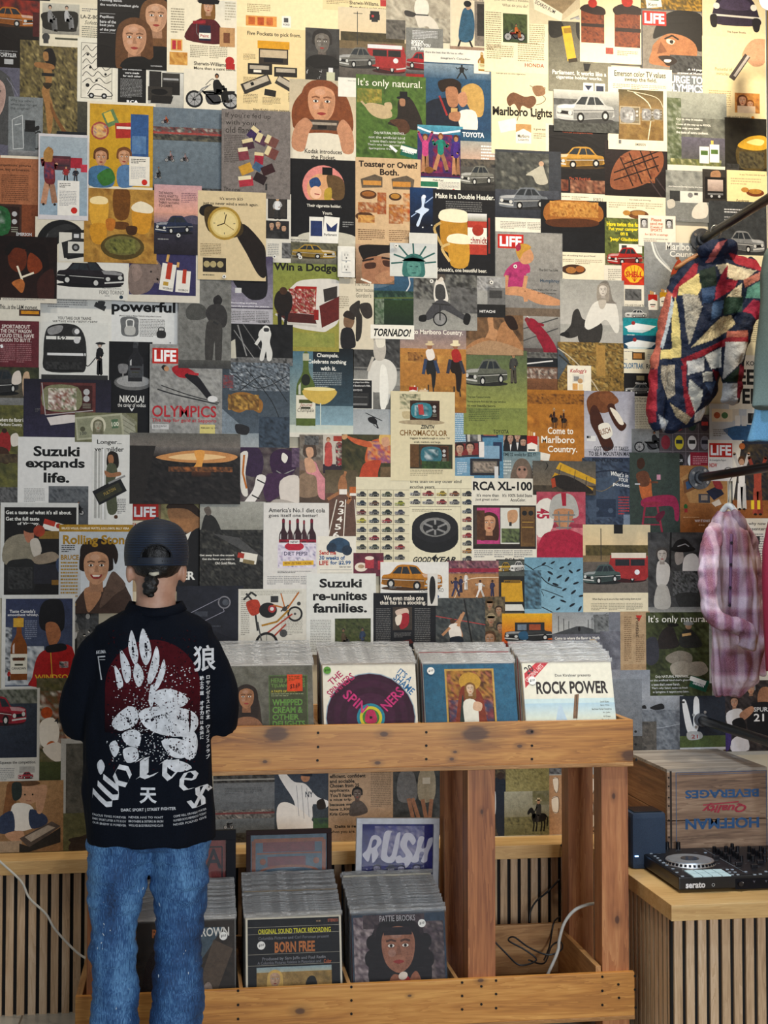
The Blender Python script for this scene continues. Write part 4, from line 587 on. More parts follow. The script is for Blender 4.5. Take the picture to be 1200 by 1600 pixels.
353 402 426 513 4c4658|purple page with a large black camera and red lens|g 0 0 73 80 5a5070 9c98a8;s 1c1b20 22 10 36 4 58 8 64 28 62 62 40 68 24 56 12 42 10 28 22 26;r 32 4 22 8 26252a;o 44 26 16 0f0f12;o 44 26 11 333238;o 44 26 7 a02030;o 42 24 2.5 e07080;r 14 50 10 8 ccc;t Recording_anything 8 72 40 3 e8e6ee;t naturally_guarantee_the_pictures. 8 77 60 3 e8e6ee;r 0 82 73 29 b8b6be;x 4 86 64 18 7 777 3;t OLYMPUS 50 100 18 4 222
357 508 457 572 17171a|black photo of a white-suited astronaut beside a lander|n 0 0 100 54 9 141416 222224 0e0e10;n 0 52 100 12 4 555 888 333;l 999 2 14 2 28 50;l 777 1.5 22 0 50 40;l 999 1.2 8 10 40 54;s d8d8d4 50 8 60 4 66 14 64 28 68 44 66 56 60 56 58 42 54 56 48 54 52 30 46 18;o 58 8 6 e4e4e0;s 3a3a3e 55 6 62 6 62 11 55 11;l d8d8d4 5 50 20 42 32;p c8c4b4 0 30 10 24 12 54 0 54
344 568 452 707 566470|blue grey page with glittering nets draped over golden driftwood|g 0 0 108 139 3c4650 5c6a78;n 14 0 94 44 3 2a3038 8c98a4 222830 b8c0c8;S 1c2024 1.2 20 20 60 40 104 20;S 1c2024 1.2 30 44 70 20 104 60;S 1c2024 1.2 40 10 80 60 100 110;s a87434 12 54 30 46 52 50 66 62 62 78 46 72 30 78 16 72;s c89040 20 56 40 52 54 60 40 64 24 66;n 12 50 48 24 4 b07c38 6a4c28 d8a850;p 8a98a4 0 70 30 96 60 139 0 139;g 0 110 60 29 9aa6ae b0b6b8;n 60 84 48 55 5 2a3440 48586a 202830;s 2a2a2e 24 96 44 100 42 112 26 110;n 4 20 16 20 3 a83c3c 55606a 7a2c34
371 700 470 792 4a3c54|photo of football players in purple jerseys|n 0 0 99 92 8 3a3038 5a4c50 77706c;s 3c2848 0 4 30 0 40 20 34 44 8 40;s e0dcd4 4 10 16 8 12 40 16 74 6 70 2 30;l d07828 3 10 12 8 40 14 64;s 3c2244 50 14 66 2 86 8 92 28 80 44 56 42;s e8e4dc 70 8 78 14 74 24 68 18;l 999 1.5 60 36 70 42 88 34;s 4a2c50 44 44 60 40 92 44 80 62 50 84 40 70;s e8e4e0 30 44 44 46 36 70 20 92 6 92 24 66;l 222 2 30 50 42 56;l 222 2 22 74 34 80;s d8d0c8 66 52 94 44 97 84 70 88;s b8b0a8 60 80 90 86 88 92 50 92;n 84 0 15 30 4 3a2848 77607a 2a1c34
467 680 512 789 8a7468|photo of a woman reclining in a pink gown|n 0 0 45 40 5 b0a89c 6a6058 8a8074;g 0 56 45 53 7a6450 54443a;s 9a8068 0 64 30 58 32 92 0 96;s e0949c 10 46 24 42 32 58 44 76 44 100 30 96 26 66 12 60;s 55463c 6 20 14 8 24 14 26 34 8 34;s d8a888 10 22 20 20 22 32 14 36;s d8a888 8 38 20 38 26 56 12 58;n 8 2 22 14 3 333 777 2a2a28
504 680 539 740 a89c90|small fashion photo of one coral and one floral dress|r 0 0 35 50 c8c0b4;r 0 46 35 14 3a2c38;M 0 4 16 46 d0a080 d05850 d05850 8a5a34;s d05850 6 16 12 16 14 46 2 46;M 17 4 16 46 d0a080 8a3c40 c8b8a8 4a3020;n 20 14 12 34 3 c03040 333 d8c8b8;r 16 2 18 8 b04030
533 680 640 766 3c3a26|dark garden photo of a laughing woman in orange trousers|n 0 0 107 86 5 2c2e1c 4c4a2c 3a3820 5c5434;g 60 50 47 36 7a6244 5a4630;s d8683c 36 34 44 12 60 6 76 12 88 50 84 56 72 34 60 44 40 46;n 40 10 36 34 5 d8683c 7a4a8a e8a060 c84838;s c84c2c 36 44 60 40 56 60 54 86 26 86 28 62;s d8683c 6 2 20 6 44 12 44 20 20 14;s d0a070 0 2 8 0 8 6 2 8;s dcb468 58 2 66 -4 78 2 76 16 60 14;s d8a484 62 6 72 4 74 16 64 18;s d8a484 84 52 96 54 94 62 84 60
507 735 558 852 5c463c|brown running track photo with numbered lanes and a hurdler|g 0 0 51 40 5c5038 7a6a54;r 0 36 51 81 6a4e42;l e4ded2 1.5 18 46 2 117;l e4ded2 1.5 32 46 28 117;l e4ded2 1.2 46 46 51 117;t 2 22 48 8 9 f0ece4;t 3 20 60 9 9 f0ece4;t 4 18 72 9 9 f0ece4;t 5 15 84 10 9 f0ece4;t 6 12 96 10 10 f0ece4;s b07850 24 10 30 8 34 22 32 36 22 34 20 24;l b07850 4 28 16 32 2;l b07850 5 24 34 4 46;l b07850 5 32 34 40 44 34 52;r 22 30 12 8 e8e4dc;p e8e4dc 40 28 48 28 51 40 38 40;p c86c34 38 26 51 26 51 36 38 36
555 746 640 882 dcd5ba|cream chart page with rows of tiny antique cars|l 999078 .6 0 20 85 20;l 999078 .6 0 34 85 34;l 999078 .6 0 47 85 47;l 999078 .6 0 60 85 60;l 999078 .6 0 74 85 74;l 999078 .6 0 88 85 88;l 999078 .6 0 101 85 101;l 999078 .6 0 115 85 115;l 999078 .6 18 20 18 120;l 999078 .6 38 20 38 134;l 999078 .6 58 20 58 134;C 1 22 15 9 3a3a3c;C 20 22 16 9 3a4038;C 40 22 16 9 5a6444;C 60 22 16 9 4a4e58;C 1 36 15 9 3a4a58;C 20 36 16 9 6a4a38;C 40 36 16 9 666;C 60 36 16 9 a8b038;C 1 50 15 9 7a2c2c;C 20 50 16 9 555;C 40 50 16 9 2a3a2c;C 60 50 16 9 556;C 1 63 15 9 c8c038;C 20 63 16 9 445058;C 40 63 16 9 b02c34;C 60 63 16 9 585a48;C 1 77 15 9 3a4654;C 20 77 16 9 6a6c6c;C 40 77 16 9 4a5a3c;C 60 77 16 9 555a5e;C 1 90 15 9 3a3a3c;C 20 90 16 9 a8203a;C 40 90 16 9 222;C 60 90 16 9 2a2a2c;C 1 104 15 9 4a4c3c;C 20 104 16 9 5a6454;C 40 104 16 9 3c443c;C 60 104 16 9 b02830;C 40 120 16 9 333;C 60 120 16 9 555
638 744 739 883 e2dcc0|cream tyre page with tiny cars around three of its edges|t tires_than_on_any_other_kind 1 6 80 7 222;t ecutive_years 1 15 38 7 222;l 999078 .6 0 20 100 20;l 999078 .6 0 34 80 34;l 999078 .6 18 20 18 47;l 999078 .6 40 20 40 47;l 999078 .6 60 20 60 47;l 999078 .6 80 20 80 134;l 999078 .6 0 48 80 48;C 1 23 16 9 888;C 20 23 18 9 b0282c;C 42 23 16 9 c8b040;C 62 23 16 9 9a5a34;C 82 23 17 9 333;C 1 36 16 9 777;C 20 36 18 9 999;C 42 36 16 9 b0383c;C 62 36 16 9 888;C 82 36 17 9 3a4a5a;C 82 50 17 9 667078;C 82 63 17 9 a84030;C 82 76 17 9 777;C 82 88 17 9 c02c34;C 82 100 17 9 5a5e58;C 82 112 17 9 c88c3c;C 82 124 17 9 444;x 4 52 66 5 2 a09a80;e 40 98 36 22 1a1a1c;r 4 82 72 18 1a1a1c;e 40 80 36 24 232326;e 40 80 24 15 8a8a88;e 40 81 19 12 2a2a2c;l 999 3 22 74 56 88;l 999 3 58 74 26 88;l 999 3 40 68 40 92;o 40 80 4 222;t GOOD 6 126 28 9 1a1a1c ki;t YEAR 40 126 32 9 1a1a1c ki;p 1a1a1c 34 128 42 122 40 136
735 748 840 879 e6e2d4|white page of a wood television showing a woman and a hand|t RCA_XL-100 2 5 92 14 1a1a1c k;t It's_more_than 8 24 34 5 222;t just_great_color. 6 31 37 5 222;t It's_100%_Solid_State 48 24 46 5 222;t AccuColor. 60 31 24 5 222;r 2 42 98 68 2a2420;r 4 44 70 60 4a4038;r 8 46 36 56 d04888;r 44 46 30 56 d8d8d0;F 27 70 11 d8a078 4a2c1c L;n 8 50 12 46 4 4a2c1c 6a4428;s d0a078 56 52 70 50 70 66 58 70;r 58 68 4 6 333;r 46 78 28 22 4a5a38;n 46 78 28 22 4 2a3424 7a8a5a 333;l 111 1 44 44 44 104;r 76 44 22 62 7a5a34;o 82 54 4 222;o 92 54 4 222;r 78 64 18 36 6a4c2c;l c8a048 1 78 68 96 68;l c8a048 1 78 76 96 76;x 4 112 92 12 4 999 3;t RCA 52 124 16 5 1a1a1c k;t XL-100 72 124 20 5 555
609 613 709 752 dcd2b0|cream page with a wood console television and a fern|n 14 4 32 24 4 8a9070 dcd2b0 5a6448;s c8b890 18 32 32 32 30 42 20 42;r 30 14 46 32 3a2218;r 32 16 42 4 5a3828;V 31 16 44 28 44281a 3a8a9a;p c84848 42 20 50 20 52 36 44 36;e 48 48 36 4 b8a888;t ZENITH 46 52 22 6 1c1a18 ki;t CHROMACOLOR 14 60 74 9 8a6020;t biggest_breakthrough_in_color_TV 30 71 62 4 332;t small,_medium,_and_large. 36 77 42 4 332;r 30 82 66 38 3a3a28;r 30 82 14 36 6a4a28;V 46 84 44 30 5a3820 3a7a8a;n 48 108 46 12 4 3a5a2c 2a3a20 587a3c;x 30 122 54 10 4 a89e80
908 716 986 826 3c4a5c|denim close-up page of a jeans pocket with a cartridge|n 0 0 78 110 5 34425a 4c5c74 2a3446 5a6a80;t NINTENDO 16 0 48 6 222a3a k;p 48586e 2 34 56 28 62 90 12 98;S 8a7a54 1 4 40 30 52 58 34;S 222c40 2 4 26 40 20 78 24;r 22 64 30 28 2c3a50;o 22 80 4 4a5a70;o 44 82 4 4a5a70;t What's_in 44 22 28 7 f4f4f0 a8;t YOUR 56 31 16 6 f4f4f0 a8;t pocket? 48 39 28 7 f4f4f0 a8;x 56 60 18 30 7 c84848;r 64 88 10 16 8a98a8
982 708 1060 834 404e44|dark green page of a woman in pink tights on a tall stool|g 0 0 78 126 46544a 3c4840;s 4a2c1c 12 12 20 8 24 18 18 26 12 22;s d8743c 14 48 18 40 32 40 34 58 34 72 20 74;s 7a4a30 10 34 22 28 30 34 30 50 16 52;l 7a4a30 3 32 46 44 46;r 42 34 6 8 e0a0b0;s b02c54 18 74 34 68 66 66 76 80 76 104 70 104 66 84 40 84 20 84;l a83048 3 24 80 18 124;l a83048 3 42 80 50 124;l a83048 2 22 100 46 100;l a83048 2 20 112 48 112;e 34 79 15 3 a83048;s 6a1c34 40 98 52 90 54 96 44 108;r 8 48 8 2 ddd
830 721 928 774 6a665e|brown sky photo of a yellow biplane diving|g 0 0 98 53 5c5a54 8a7a64;n 0 38 98 15 6 3a342a 5c5040 2a261e;p d8a828 42 2 98 28 98 36 36 12;p c89820 34 18 94 42 92 48 30 26;s 2a2420 30 26 50 22 80 36 94 50 60 48 38 40;l 333 1 44 6 40 22;l 333 1 66 14 64 32;l 333 1 84 24 82 40;p b84828 28 28 34 26 36 40 30 42;s 222 20 2 24 8 18 16 22 8
836 769 912 877 a83850|photo of a football player in a silver helmet with face guard|n 0 0 76 50 10 b82c4c c86070 a83048;n 0 56 76 52 12 c02040 d85868 e8a0a8 b01c38;s e4e0d8 0 20 22 12 26 50 14 68 0 66;t 45 2 24 16 20 c02848 ka90;s b8b8b4 20 24 26 8 40 2 56 6 64 22 62 40 24 42;p b02038 38 2 46 2 46 22 40 22;s c89068 28 28 56 28 54 46 42 58 30 48;l 8a8a88 2.5 24 36 60 36;l 8a8a88 2.5 26 46 58 46;l 8a8a88 2.5 30 56 54 56;l 8a8a88 2 34 30 36 62;l 8a8a88 2 50 30 48 62;s b82444 8 70 30 60 54 60 76 74 76 108 4 108
773 874 820 957 2c2c28|strip of car photos with a yellow bonnet from above|r 2 2 43 24 555a54;C 2 4 22 16 c8a030;C 22 2 22 18 d8d8d4;r 2 28 43 52 242424;p d8a428 8 36 40 34 42 66 8 66;r 12 32 26 5 8a6820;p d8d8d0 8 70 40 70 44 80 4 80;x 14 34 18 3 1 332
697 876 777 938 a87c54|photo of a basketball game on an orange court|n 0 0 80 20 4 6a3844 a06a78 4a3040 c89890;r 0 12 80 6 a02c44;r 0 22 80 40 b88658;S e8d8c0 1 10 60 30 30 80 26;e 56 50 16 8 a87448;M 6 26 14 30 5a3420 3a3c60 3a3c60 222 1;M 24 18 10 28 c89070 e8e4e0 e8e4e0 333;M 44 30 14 28 5a3420 e8e4e0 e8e4e0 222 1;M 64 30 12 26 5a3420 3a3c60 3a3c60 222;M 16 24 10 26 8a5a3c 3a3c60 3a3c60 222
817 871 912 961 6a9ab4|blue sky page with birds around bare branches|g 0 0 95 90 78a8c0 8ab4c8;S 1c2428 1.6 0 10 20 24 36 40 58 48;S 1c2428 1.2 10 60 24 50 40 54 60 62;S 1c2428 1 0 40 20 44 30 60;S 1c2428 1.4 0 70 24 76 48 88;S 1c2428 1 14 18 30 12 44 18;n 0 20 26 60 5 78a8c0 2a3438 5a8098 6898b0;e 30 10 4 1.6 17202a -30;e 44 8 4 1.4 17202a -30;e 58 16 4 1.6 17202a -20;e 70 10 4 1.4 17202a -40;e 84 20 4 1.6 17202a -30;e 40 24 5 1.8 17202a 30;e 54 30 5 1.6 17202a -30;e 66 34 5 1.8 17202a -50;e 80 40 5 1.6 17202a -20;e 48 42 5 1.8 17202a 20;e 62 50 4 1.6 17202a -30;e 76 54 5 1.8 17202a -40;e 88 60 4 1.6 17202a -10;e 44 62 4 1.4 17202a -30;e 60 68 5 1.6 17202a 20;e 74 74 5 1.8 17202a -30;e 52 80 4 1.4 17202a -30;e 86 80 5 1.8 17202a -60;e 38 34 4 1.6 17202a -70;e 72 22 4 1.6 17202a 40
908 820 1013 959 dccfae|page of an old car beside a red van with a caption beneath|g 0 0 105 60 d8c8a0 e0c090;n 4 32 98 18 5 3a3620 6a5c34 4a4428;r 0 48 105 12 8a7450;r 0 58 105 48 6a625a;C 44 44 56 48 a83030 f;s a83030 42 54 48 46 94 46 102 58 102 82 44 80;r 44 44 54 8 d8ccb8;r 50 54 22 10 2a2c30;r 74 54 22 10 2a2c30;o 84 74 4 ddd;C 0 60 58 34 4a5c58;l 333 1.2 28 6 28 56;r 48 0 14 14 222;t When_they're_up_to_you_are_they_ready_looking_down_at_you? 14 114 76 4 443;x 12 122 82 12 5 a89e84 3
1009 832 1104 961 4a4a48|black-and-white photo of two children by a potted plant|n 0 0 95 129 8 2c2c2c 555 3c3c3a;l 222 3 36 0 34 60;s c8c4bc 14 50 22 44 34 54 30 80 14 82;F 22 36 8 b8b0a6 4a4642;s d8d4cc 56 40 74 34 84 60 78 78 56 74;s a8a098 42 32 54 30 54 46 44 50;e 54 26 20 5 1c1c1c;s 222 40 26 44 14 56 10 66 18 68 26;l aaa 1.5 46 22 58 18 64 22;n 38 60 54 40 3 1c1c1c 4a4c48 777 2a2a2a;s 3a3a38 44 96 84 96 78 118 52 120;g 0 116 95 13 8a8a84 b0aea6;s b8b4aa 14 84 30 84 34 116 10 116
751 932 787 1034 55503c|photo of a crowd of faces, some in hats|n 0 0 36 102 5 6a5a40 3a3428 8a7a5c 2a2620;F 12 12 5 b08a6a 6a5030 H;F 26 22 5 b08a6a 3a2a1c;F 14 36 6 b08a6a a89878 H;F 28 48 5 a87c5c 222;F 12 66 8 b88c6c 5a3c20;F 28 80 5 a87c5c 333
782 958 867 1010 d8801c|orange sunset page with a dark off-road car|g 0 0 83 46 e8b020 d85018;C 4 16 74 30 3a3c3c;r 20 14 46 14 2a2c2e;r 24 17 14 9 7a8a9a;r 42 17 18 9 a85030;s 2c5a7c 26 30 38 28 40 40 28 40;r 0 46 85 6 6a2018;r 83 0 2 52 999
860 956 970 1064 7c7e84|grey page of a wet road above a cowboy in red|g 0 0 88 34 9a9c9c b8b8b4;p 4a4c4e 0 34 38 22 48 22 88 34;l 333 1 10 6 10 30;l 333 1 18 10 18 28;l 333 1 26 14 26 26;l 333 1 70 4 70 30;l 333 1 62 8 62 28;l 333 1 56 12 56 26;l 333 .6 60 12 86 2;n 64 4 24 28 4 5a5c5c 888a88 444;e 42 26 2 4 222;r 0 34 110 74 86868c;g 0 34 110 74 6c6c74 9a9a9e;t Come_to_where_the_flavor_is._Marlboro_Country. 4 38 96 6 eeeae0;s b03424 52 64 62 58 72 66 80 84 84 100 56 100;s a87450 58 50 66 50 66 60 60 62;s b8a484 54 50 60 42 68 44 70 50;e 62 50 10 2.5 a89474;n 74 30 36 60 9 5c5c62 6c6c74 84848a
966 955 1012 1050 b89a74|tan page of tiny sideways print with a red arrow badge|x 6 8 12 70 22 8a6c4c;x 24 36 14 44 14 8a6c4c;p c83028 24 6 34 6 29 16;t Pontiac 12 22 30 6 4a3828 a90;r 4 82 38 8 b08f68
1006 956 1108 1090 3c4024|dark green page of two men sitting among rocks, lower right|n 0 0 102 134 6 30361e 4c5230 262a18 5c6440;t It's_only_natural. 4 5 94 14 eeeadc n;s 2a2420 24 30 40 22 48 40 50 54 18 56;e 42 20 9 3 1c1a16;s 3a3a40 0 44 16 40 20 70 10 82 0 76;s 2c2c28 54 34 68 26 82 40 86 54 54 54;o 66 22 5 a88464;e 66 18 8 3 8a8a84;l c8a068 4 56 36 70 34;s 8a8070 30 70 50 60 70 66 68 80 40 80;s a09684 38 82 60 76 70 88 64 100 42 98;s 988e7c 66 80 88 78 96 92 82 100 66 96;t Only_NATURAL_MENTHOL... 14 98 54 5 e8e6da n;t not_the_artificial_kind_that's_given 4 104 62 4 ddd n;t a_taste_that's_never_harsh. 8 110 44 4 ddd n;t That's_why_Salem_tastes_as_fresh 8 116 56 4 ddd n;t as_Springtime._It_happens_every_Salem. 10 122 56 4 ddd n;q 82 112 28 18 20 1c5a44;q 80 107 26 7 20 e8e8e0;t Salem 72 110 18 5 eee a20
1104 956 1162 1066 a8aaa8|pale page behind the hem of the plaid shirt|g 0 0 58 110 7c8478 c8c8c4;x 4 20 30 30 9 777;s 222 4 96 14 90 16 110 4 110
966 1046 1012 1092 9a9ca0|small pale grey page beside the end of the bins|g 0 0 46 46 8c9096 a4a6a8
990 1086 1064 1170 7c8086|grey photo of swimmers in rippled water|g 0 0 74 24 a4a6a8 8c9094;n 0 22 74 62 5 6c7076 8a8e92 5a5e64 787c82;s 222 6 18 14 14 16 20;s 222 22 18 40 12 44 20 30 22;S a4a8ac 1 4 40 30 50 70 44
962 1086 995 1130 141a20|small dark page of a face lit from below|s e0e0e0 4 4 12 2 12 10 6 12;s e0e0e0 22 6 30 4 30 14 24 14;s 2a6a6a 6 22 12 16 10 30 6 30;s b87c68 10 28 22 28 22 44 10 44;r 12 14 3 5 ddd
994 1126 1022 1174 4c4a48|small brown grey page with torn marks|n 0 0 28 48 4 3a3836 6a645c 55504a
1058 1086 1134 1170 2c323c|dark page of a ball player hung upside down, behind the lowest rod|r 0 62 76 18 5a6a3c;r 0 80 76 4 ccc;s e4e4e0 4 10 10 8 18 40 24 60 18 64 10 50;s e4e4e0 22 6 30 6 30 44 22 58;s b8b8b4 12 56 32 56 34 66 14 68;t 21 18 60 10 6 a03030;r 2 8 6 3 333
1129 1062 1204 1172 3a3434|basketball photo with a dark jersey at the right edge|n 0 0 75 110 6 2a2626 4a4242 1c1a1c 6a5a54;F 14 34 6 c89878 3a2a20;s e0dcd8 2 50 24 44 28 64 6 72;s b07c5c 50 26 56 12 68 12 72 26 70 40 54 44;s 1c1c20 38 42 52 34 75 40 75 84 36 80;t SPURS 44 42 26 7 ddd;t 21 44 52 16 12 eee;s c08c6c 22 52 40 40 44 48 28 62;s 17171a 10 64 26 58 32 74 20 84;s e4e0e0 10 92 30 84 36 108 10 110;s 4a3a78 0 72 8 70 8 100 0 108;F 40 14 6 c89878 888
203 784 318 924 8c6a4c|cover with red masthead behind the cap, dark-suited man|n 48 0 60 30 6 7a7444 b0a470 54542c;s b07c50 58 14 72 2 96 2 110 20 106 44 88 46 66 34;s 3a2618 56 10 66 0 92 0 108 12 108 24 90 12 72 10;s 1c1a1c 70 46 90 50 112 46 112 140 60 140;p e8e4da 86 52 96 46 90 60;r 2 4 42 24 d42a20;t LIFE 6 8 34 16 fff k;t FI 2 34 8 7 b84828;r 0 44 16 96 c8b08c;t FATHER 36 109 66 13 f4f2ea k;r 0 30 52 14 d8d0bc;t FI 1 34 8 7 b84828
312 784 414 928 5c5c58|grey page of a figure among dark boulders by pale sky|g 0 0 102 50 b0b0a8 98988e;s 2a2a28 2 60 4 34 10 20 24 26 34 50 26 60;s 6a6058 6 12 14 8 18 18 12 22;n 0 44 102 100 4 1c1c1c 3c3c3a 111 55544e;p 555 20 50 60 56 102 90 102 96;t Get_away_from_the_crowd. 0 82 54 4 e8e6de;t Get_the_flavor_you_want_in 4 88 50 4 e8e6de;t Old_Gold_Filters. 24 94 32 4 e8e6de;q 76 88 26 16 10 e4e0d4;q 64 84 10 8 10 b83a2c;q 76 94 18 6 10 8a7a54
276 915 380 1024 20222c|dark page with an outlined cine camera behind the shoulder|n 0 0 104 109 14 1c1e28 262834;l 99a 1 14 46 66 20 74 40 20 66 14 46;o 74 26 10 8a8a92;o 74 26 8 2a2c36;o 76 26 5 555a64;r 28 40 20 8 444854;x 12 62 60 8 2 444854
411 786 513 924 dcdad6|pale page of a six-pack of cola bottles in a carton|t America's_No.1_diet_cola 8 8 88 7 222;t goes_itself_one_better! 8 17 76 7 222;B 24 26 14 54 3a2028 9c1c38;B 46 26 14 54 3a2028 9c1c38;B 68 26 14 54 3a2028 9c1c38;B 36 28 10 50 4a2c34 b0283c;B 58 28 10 50 4a2c34 b0283c;r 22 62 60 40 dcd4e0;n 23 64 58 36 4 b8a8c8 e8e4ec 8a88b0;e 48 68 15 7 c82840;r 30 74 40 10 dcd4e8;t DIET_PEPSI 32 76 36 6 2c2c58;q 54 94 48 7 -2 e8b830;t NOW_LESS_THAN_1_CALORIE 33 92 42 4 7a4a18;r 40 58 16 6 e8e8e8;t NEW! 42 59 12 4 222;x 22 106 56 4 2 777;x 6 114 78 14 5 aaa 3
495 838 555 904 e4e0d4|white coupon with a blue motorcycle over red and blue words|s 34506c 18 10 34 2 50 10 46 26 26 22;o 22 18 8 2a3c50;o 46 22 8 2a3c50;t Send_me 3 22 26 7 c83a2a k;t 30_weeks_of 3 30 40 7 2a6098 k;t LIFE 3 38 14 7 c83a2a k;t for_$2.99 20 38 32 7 2a6098 k;t rate_for_new 34 46 18 3 666;l 999 .6 4 52 54 52;l 999 .6 4 57 54 57;l 999 .6 4 62 54 62
551 864 598 900 5c2434|small maroon photo of round tins and candles|n 0 0 47 36 10 5c2434 7a3448 4a1c2c;e 12 22 10 7 e8dccc;e 12 21 5 3 b89a7c;r 18 8 14 16 b83c48;e 25 8 7 3 e8d8cc;r 38 12 9 14 b83c48
593 878 699 942 e2e2de|white page with a large gold coupe facing left|C 2 2 94 44 c8821c f;x 14 38 20 4 2 999;t FORD_TORINO 60 41 38 6 333 n;t The_name_you 66 37 30 2 777;o 88 54 3 3a5a8a
372 920 482 1030 d8d6cc|pale page of two children's chopper bicycles, one flipped|x 4 3 100 8 3 b8b6aa;x 4 13 14 60 20 a8a69c;x 66 43 36 30 12 a8a69c;l 333 3 12 7 24 21 30 65;l 333 3 8 17 20 5 28 11;s c04028 12 21 30 17 34 35 20 41;e 46 33 14 12 222;o 52 31 6 b83838;o 52 31 3 ddd;r 50 11 12 10 3a3a3c;l c87830 2.5 54 25 76 31 94 5;l c87830 2 72 29 66 7;o 72 31 4 444;o 94 23 3 444;o 88 39 12 222;o 88 39 9 c8c6bc;o 88 39 2 555;l b84834 2.5 44 69 84 39;l b84834 2.5 50 79 74 55;l b8872c 3 36 57 60 51 78 33;o 44 85 18 222;o 44 85 14 c8c6bc;l 777 1 30 85 58 85;l 777 1 44 71 44 99;o 44 85 3 333;o 70 69 6 555;l 555 2 30 51 36 81;l 333 2 66 35 78 25
478 896 586 1022 dee0dc|pale page with a three-line bold headline and green photo|t Suzuki 20 8 66 14 161616 k;t re-unites 10 28 84 14 161616 k;t families. 10 46 84 15 161616 k;x 6 72 34 50 20 a0a29e;r 44 70 56 52 3c4430;n 44 70 56 40 4 2c3420 566034 3a4428 6a6c44;M 52 84 16 36 8a6a50 5a4a38 444 333 2;M 80 84 14 36 8a6a50 3a4a68 444 333;o 58 112 6 222
582 926 682 1030 18191e|black text page of a boot in a stocking|t We_even_make_one 16 4 62 8 eee8dc;t that_fits_in_a_stocking. 10 12 72 8 eee8dc;x 4 24 24 64 22 777;x 64 24 26 64 22 777;r 30 22 30 36 4a4038;s d8c0b0 34 28 52 24 54 34 40 38;s b02834 40 36 54 32 54 50 42 56;s e8dccc 34 38 44 34 42 48 36 50;x 32 62 28 8 4 777;p 5c2420 32 78 58 72 62 78 36 84;p b8b4a8 60 88 92 84 98 92 62 90
679 934 756 1030 4a4e50|grey crowd photo of a vaulter twisting over a bar|n 0 0 77 96 5 3c4244 5a6060 30363a 6a6c68;l b84a48 1.5 0 28 77 42;l 222 2.5 44 2 58 80;s c8946c 26 44 34 34 40 24 38 44 42 60 30 66;s e8e2d8 20 44 34 40 40 60 24 64;s 1c2430 22 62 40 60 42 72 26 74;l c8946c 4 24 70 16 92;l c8946c 4 38 70 44 90;l c8946c 4 34 44 44 22;l c8946c 4 22 46 10 58;o 26 36 4 5a3820
666 896 682 946 d8d6d0|white strip with a slim black figure, beside the gold coupe|s 222 4 10 8 4 12 12 12 34 6 48 3 30
170 463 283 545 dfe0de|pale blue page with a huge black word over two padlocks|t powerful 4 8 100 22 161616 k;t (Military_based_on_Master_Padlocks_rating_when_it_counts) 16 30 66 3 333;s 77797a 20 34 44 34 46 48 44 62 22 62 19 48;s c0c0bc 26 48 40 48 40 60 26 60;S e4e4e0 2 28 48 28 38 38 38 38 48;x 48 36 42 28 12 888;s 333 76 54 88 54 88 64 76 64;S 333 1.5 78 54 78 49 86 49 86 54;o 96 72 1 333;r 0 76 113 6 d0d2d0
60 454 174 600 e2e1da|white page of a huge streamlined locomotive and a man in black|x 14 2 66 26 8 999;q 96 24 18 8 24 444;s 444 92 16 104 16 100 24;t YOU_TAKE_OUR_TRAINS 30 41 52 5 222;t WE_TAKE_YOUR_CREDIT_CARDS 22 47 70 5 222;r 5 50 104 90 dcdcd6;s 2c2c2c 10 70 18 56 44 52 64 58 74 80 74 122 60 128 12 126 8 100;s 999 14 62 26 56 38 56 34 66 18 70;r 12 72 54 5 e0e0da;r 14 98 60 4 ddd;t 152 28 72 16 6 222;o 58 64 6 666;o 60 78 5 ccc;o 60 64 4 ddd;r 12 112 56 14 1a1a1a;n 12 112 56 12 4 111 444 222;M 88 80 16 52 c8b0a0 1c1c1e 17171a 333;e 97 82 8 2 222;S 222 1.5 70 94 76 118 90 104;r 5 132 104 10 3a3a3a
170 534 238 684 17171a|black page of a vodka bottle and goblet on a silver tray|B 30 0 24 60 2a2a2e 55585c;t NIKOLA 33 37 18 5 ddd;t VODKA 34 48 15 4 ccc;e 38 64 30 12 777;e 38 62 26 9 aaa;B 30 4 22 58 26262a 4a4c50;s 88888a 15 36 29 36 28 48 22 50 16 48;l 999 2 22 50 22 62;e 22 62 6 2 aaa;t NIKOLAI 17 84 38 11 f0eee8;t the_caviar_of_vodkas 14 96 44 6 f0eee8 n;s ddd 32 102 36 105 40 102 37 108 35 108;x 12 112 46 3 1 999
234 540 347 684 a0a09e|cover with red masthead and a ski jumper in a red jacket|n 2 4 108 136 6 989898 b0b0ac 8c8c8a a8a8a6;r 4 6 40 24 d42a20;t LIFE 7 9 34 18 fff k;s b8202c 34 38 46 32 66 40 72 48 60 52 44 50;s 222 18 36 22 32 28 36 24 42;o 26 38 4 c8946c;s 1c1a20 54 48 72 46 96 78 102 86 92 86 74 66;l c03038 4 60 44 76 46;S 2c2c30 2 12 70 40 78 106 92;S 2c2c30 1.5 18 64 60 78 108 90;e 98 84 8 5 ddd;t OLYMPICS 4 95 100 18 c82c38;t The_leap_for_gold_at_Sapporo 4 115 100 7 c82c38;r 4 124 26 8 ccc;x 6 126 22 5 3 666;r 78 124 24 14 d8cc80;t FEBRUARY_18,_1972 80 128 26 3 333
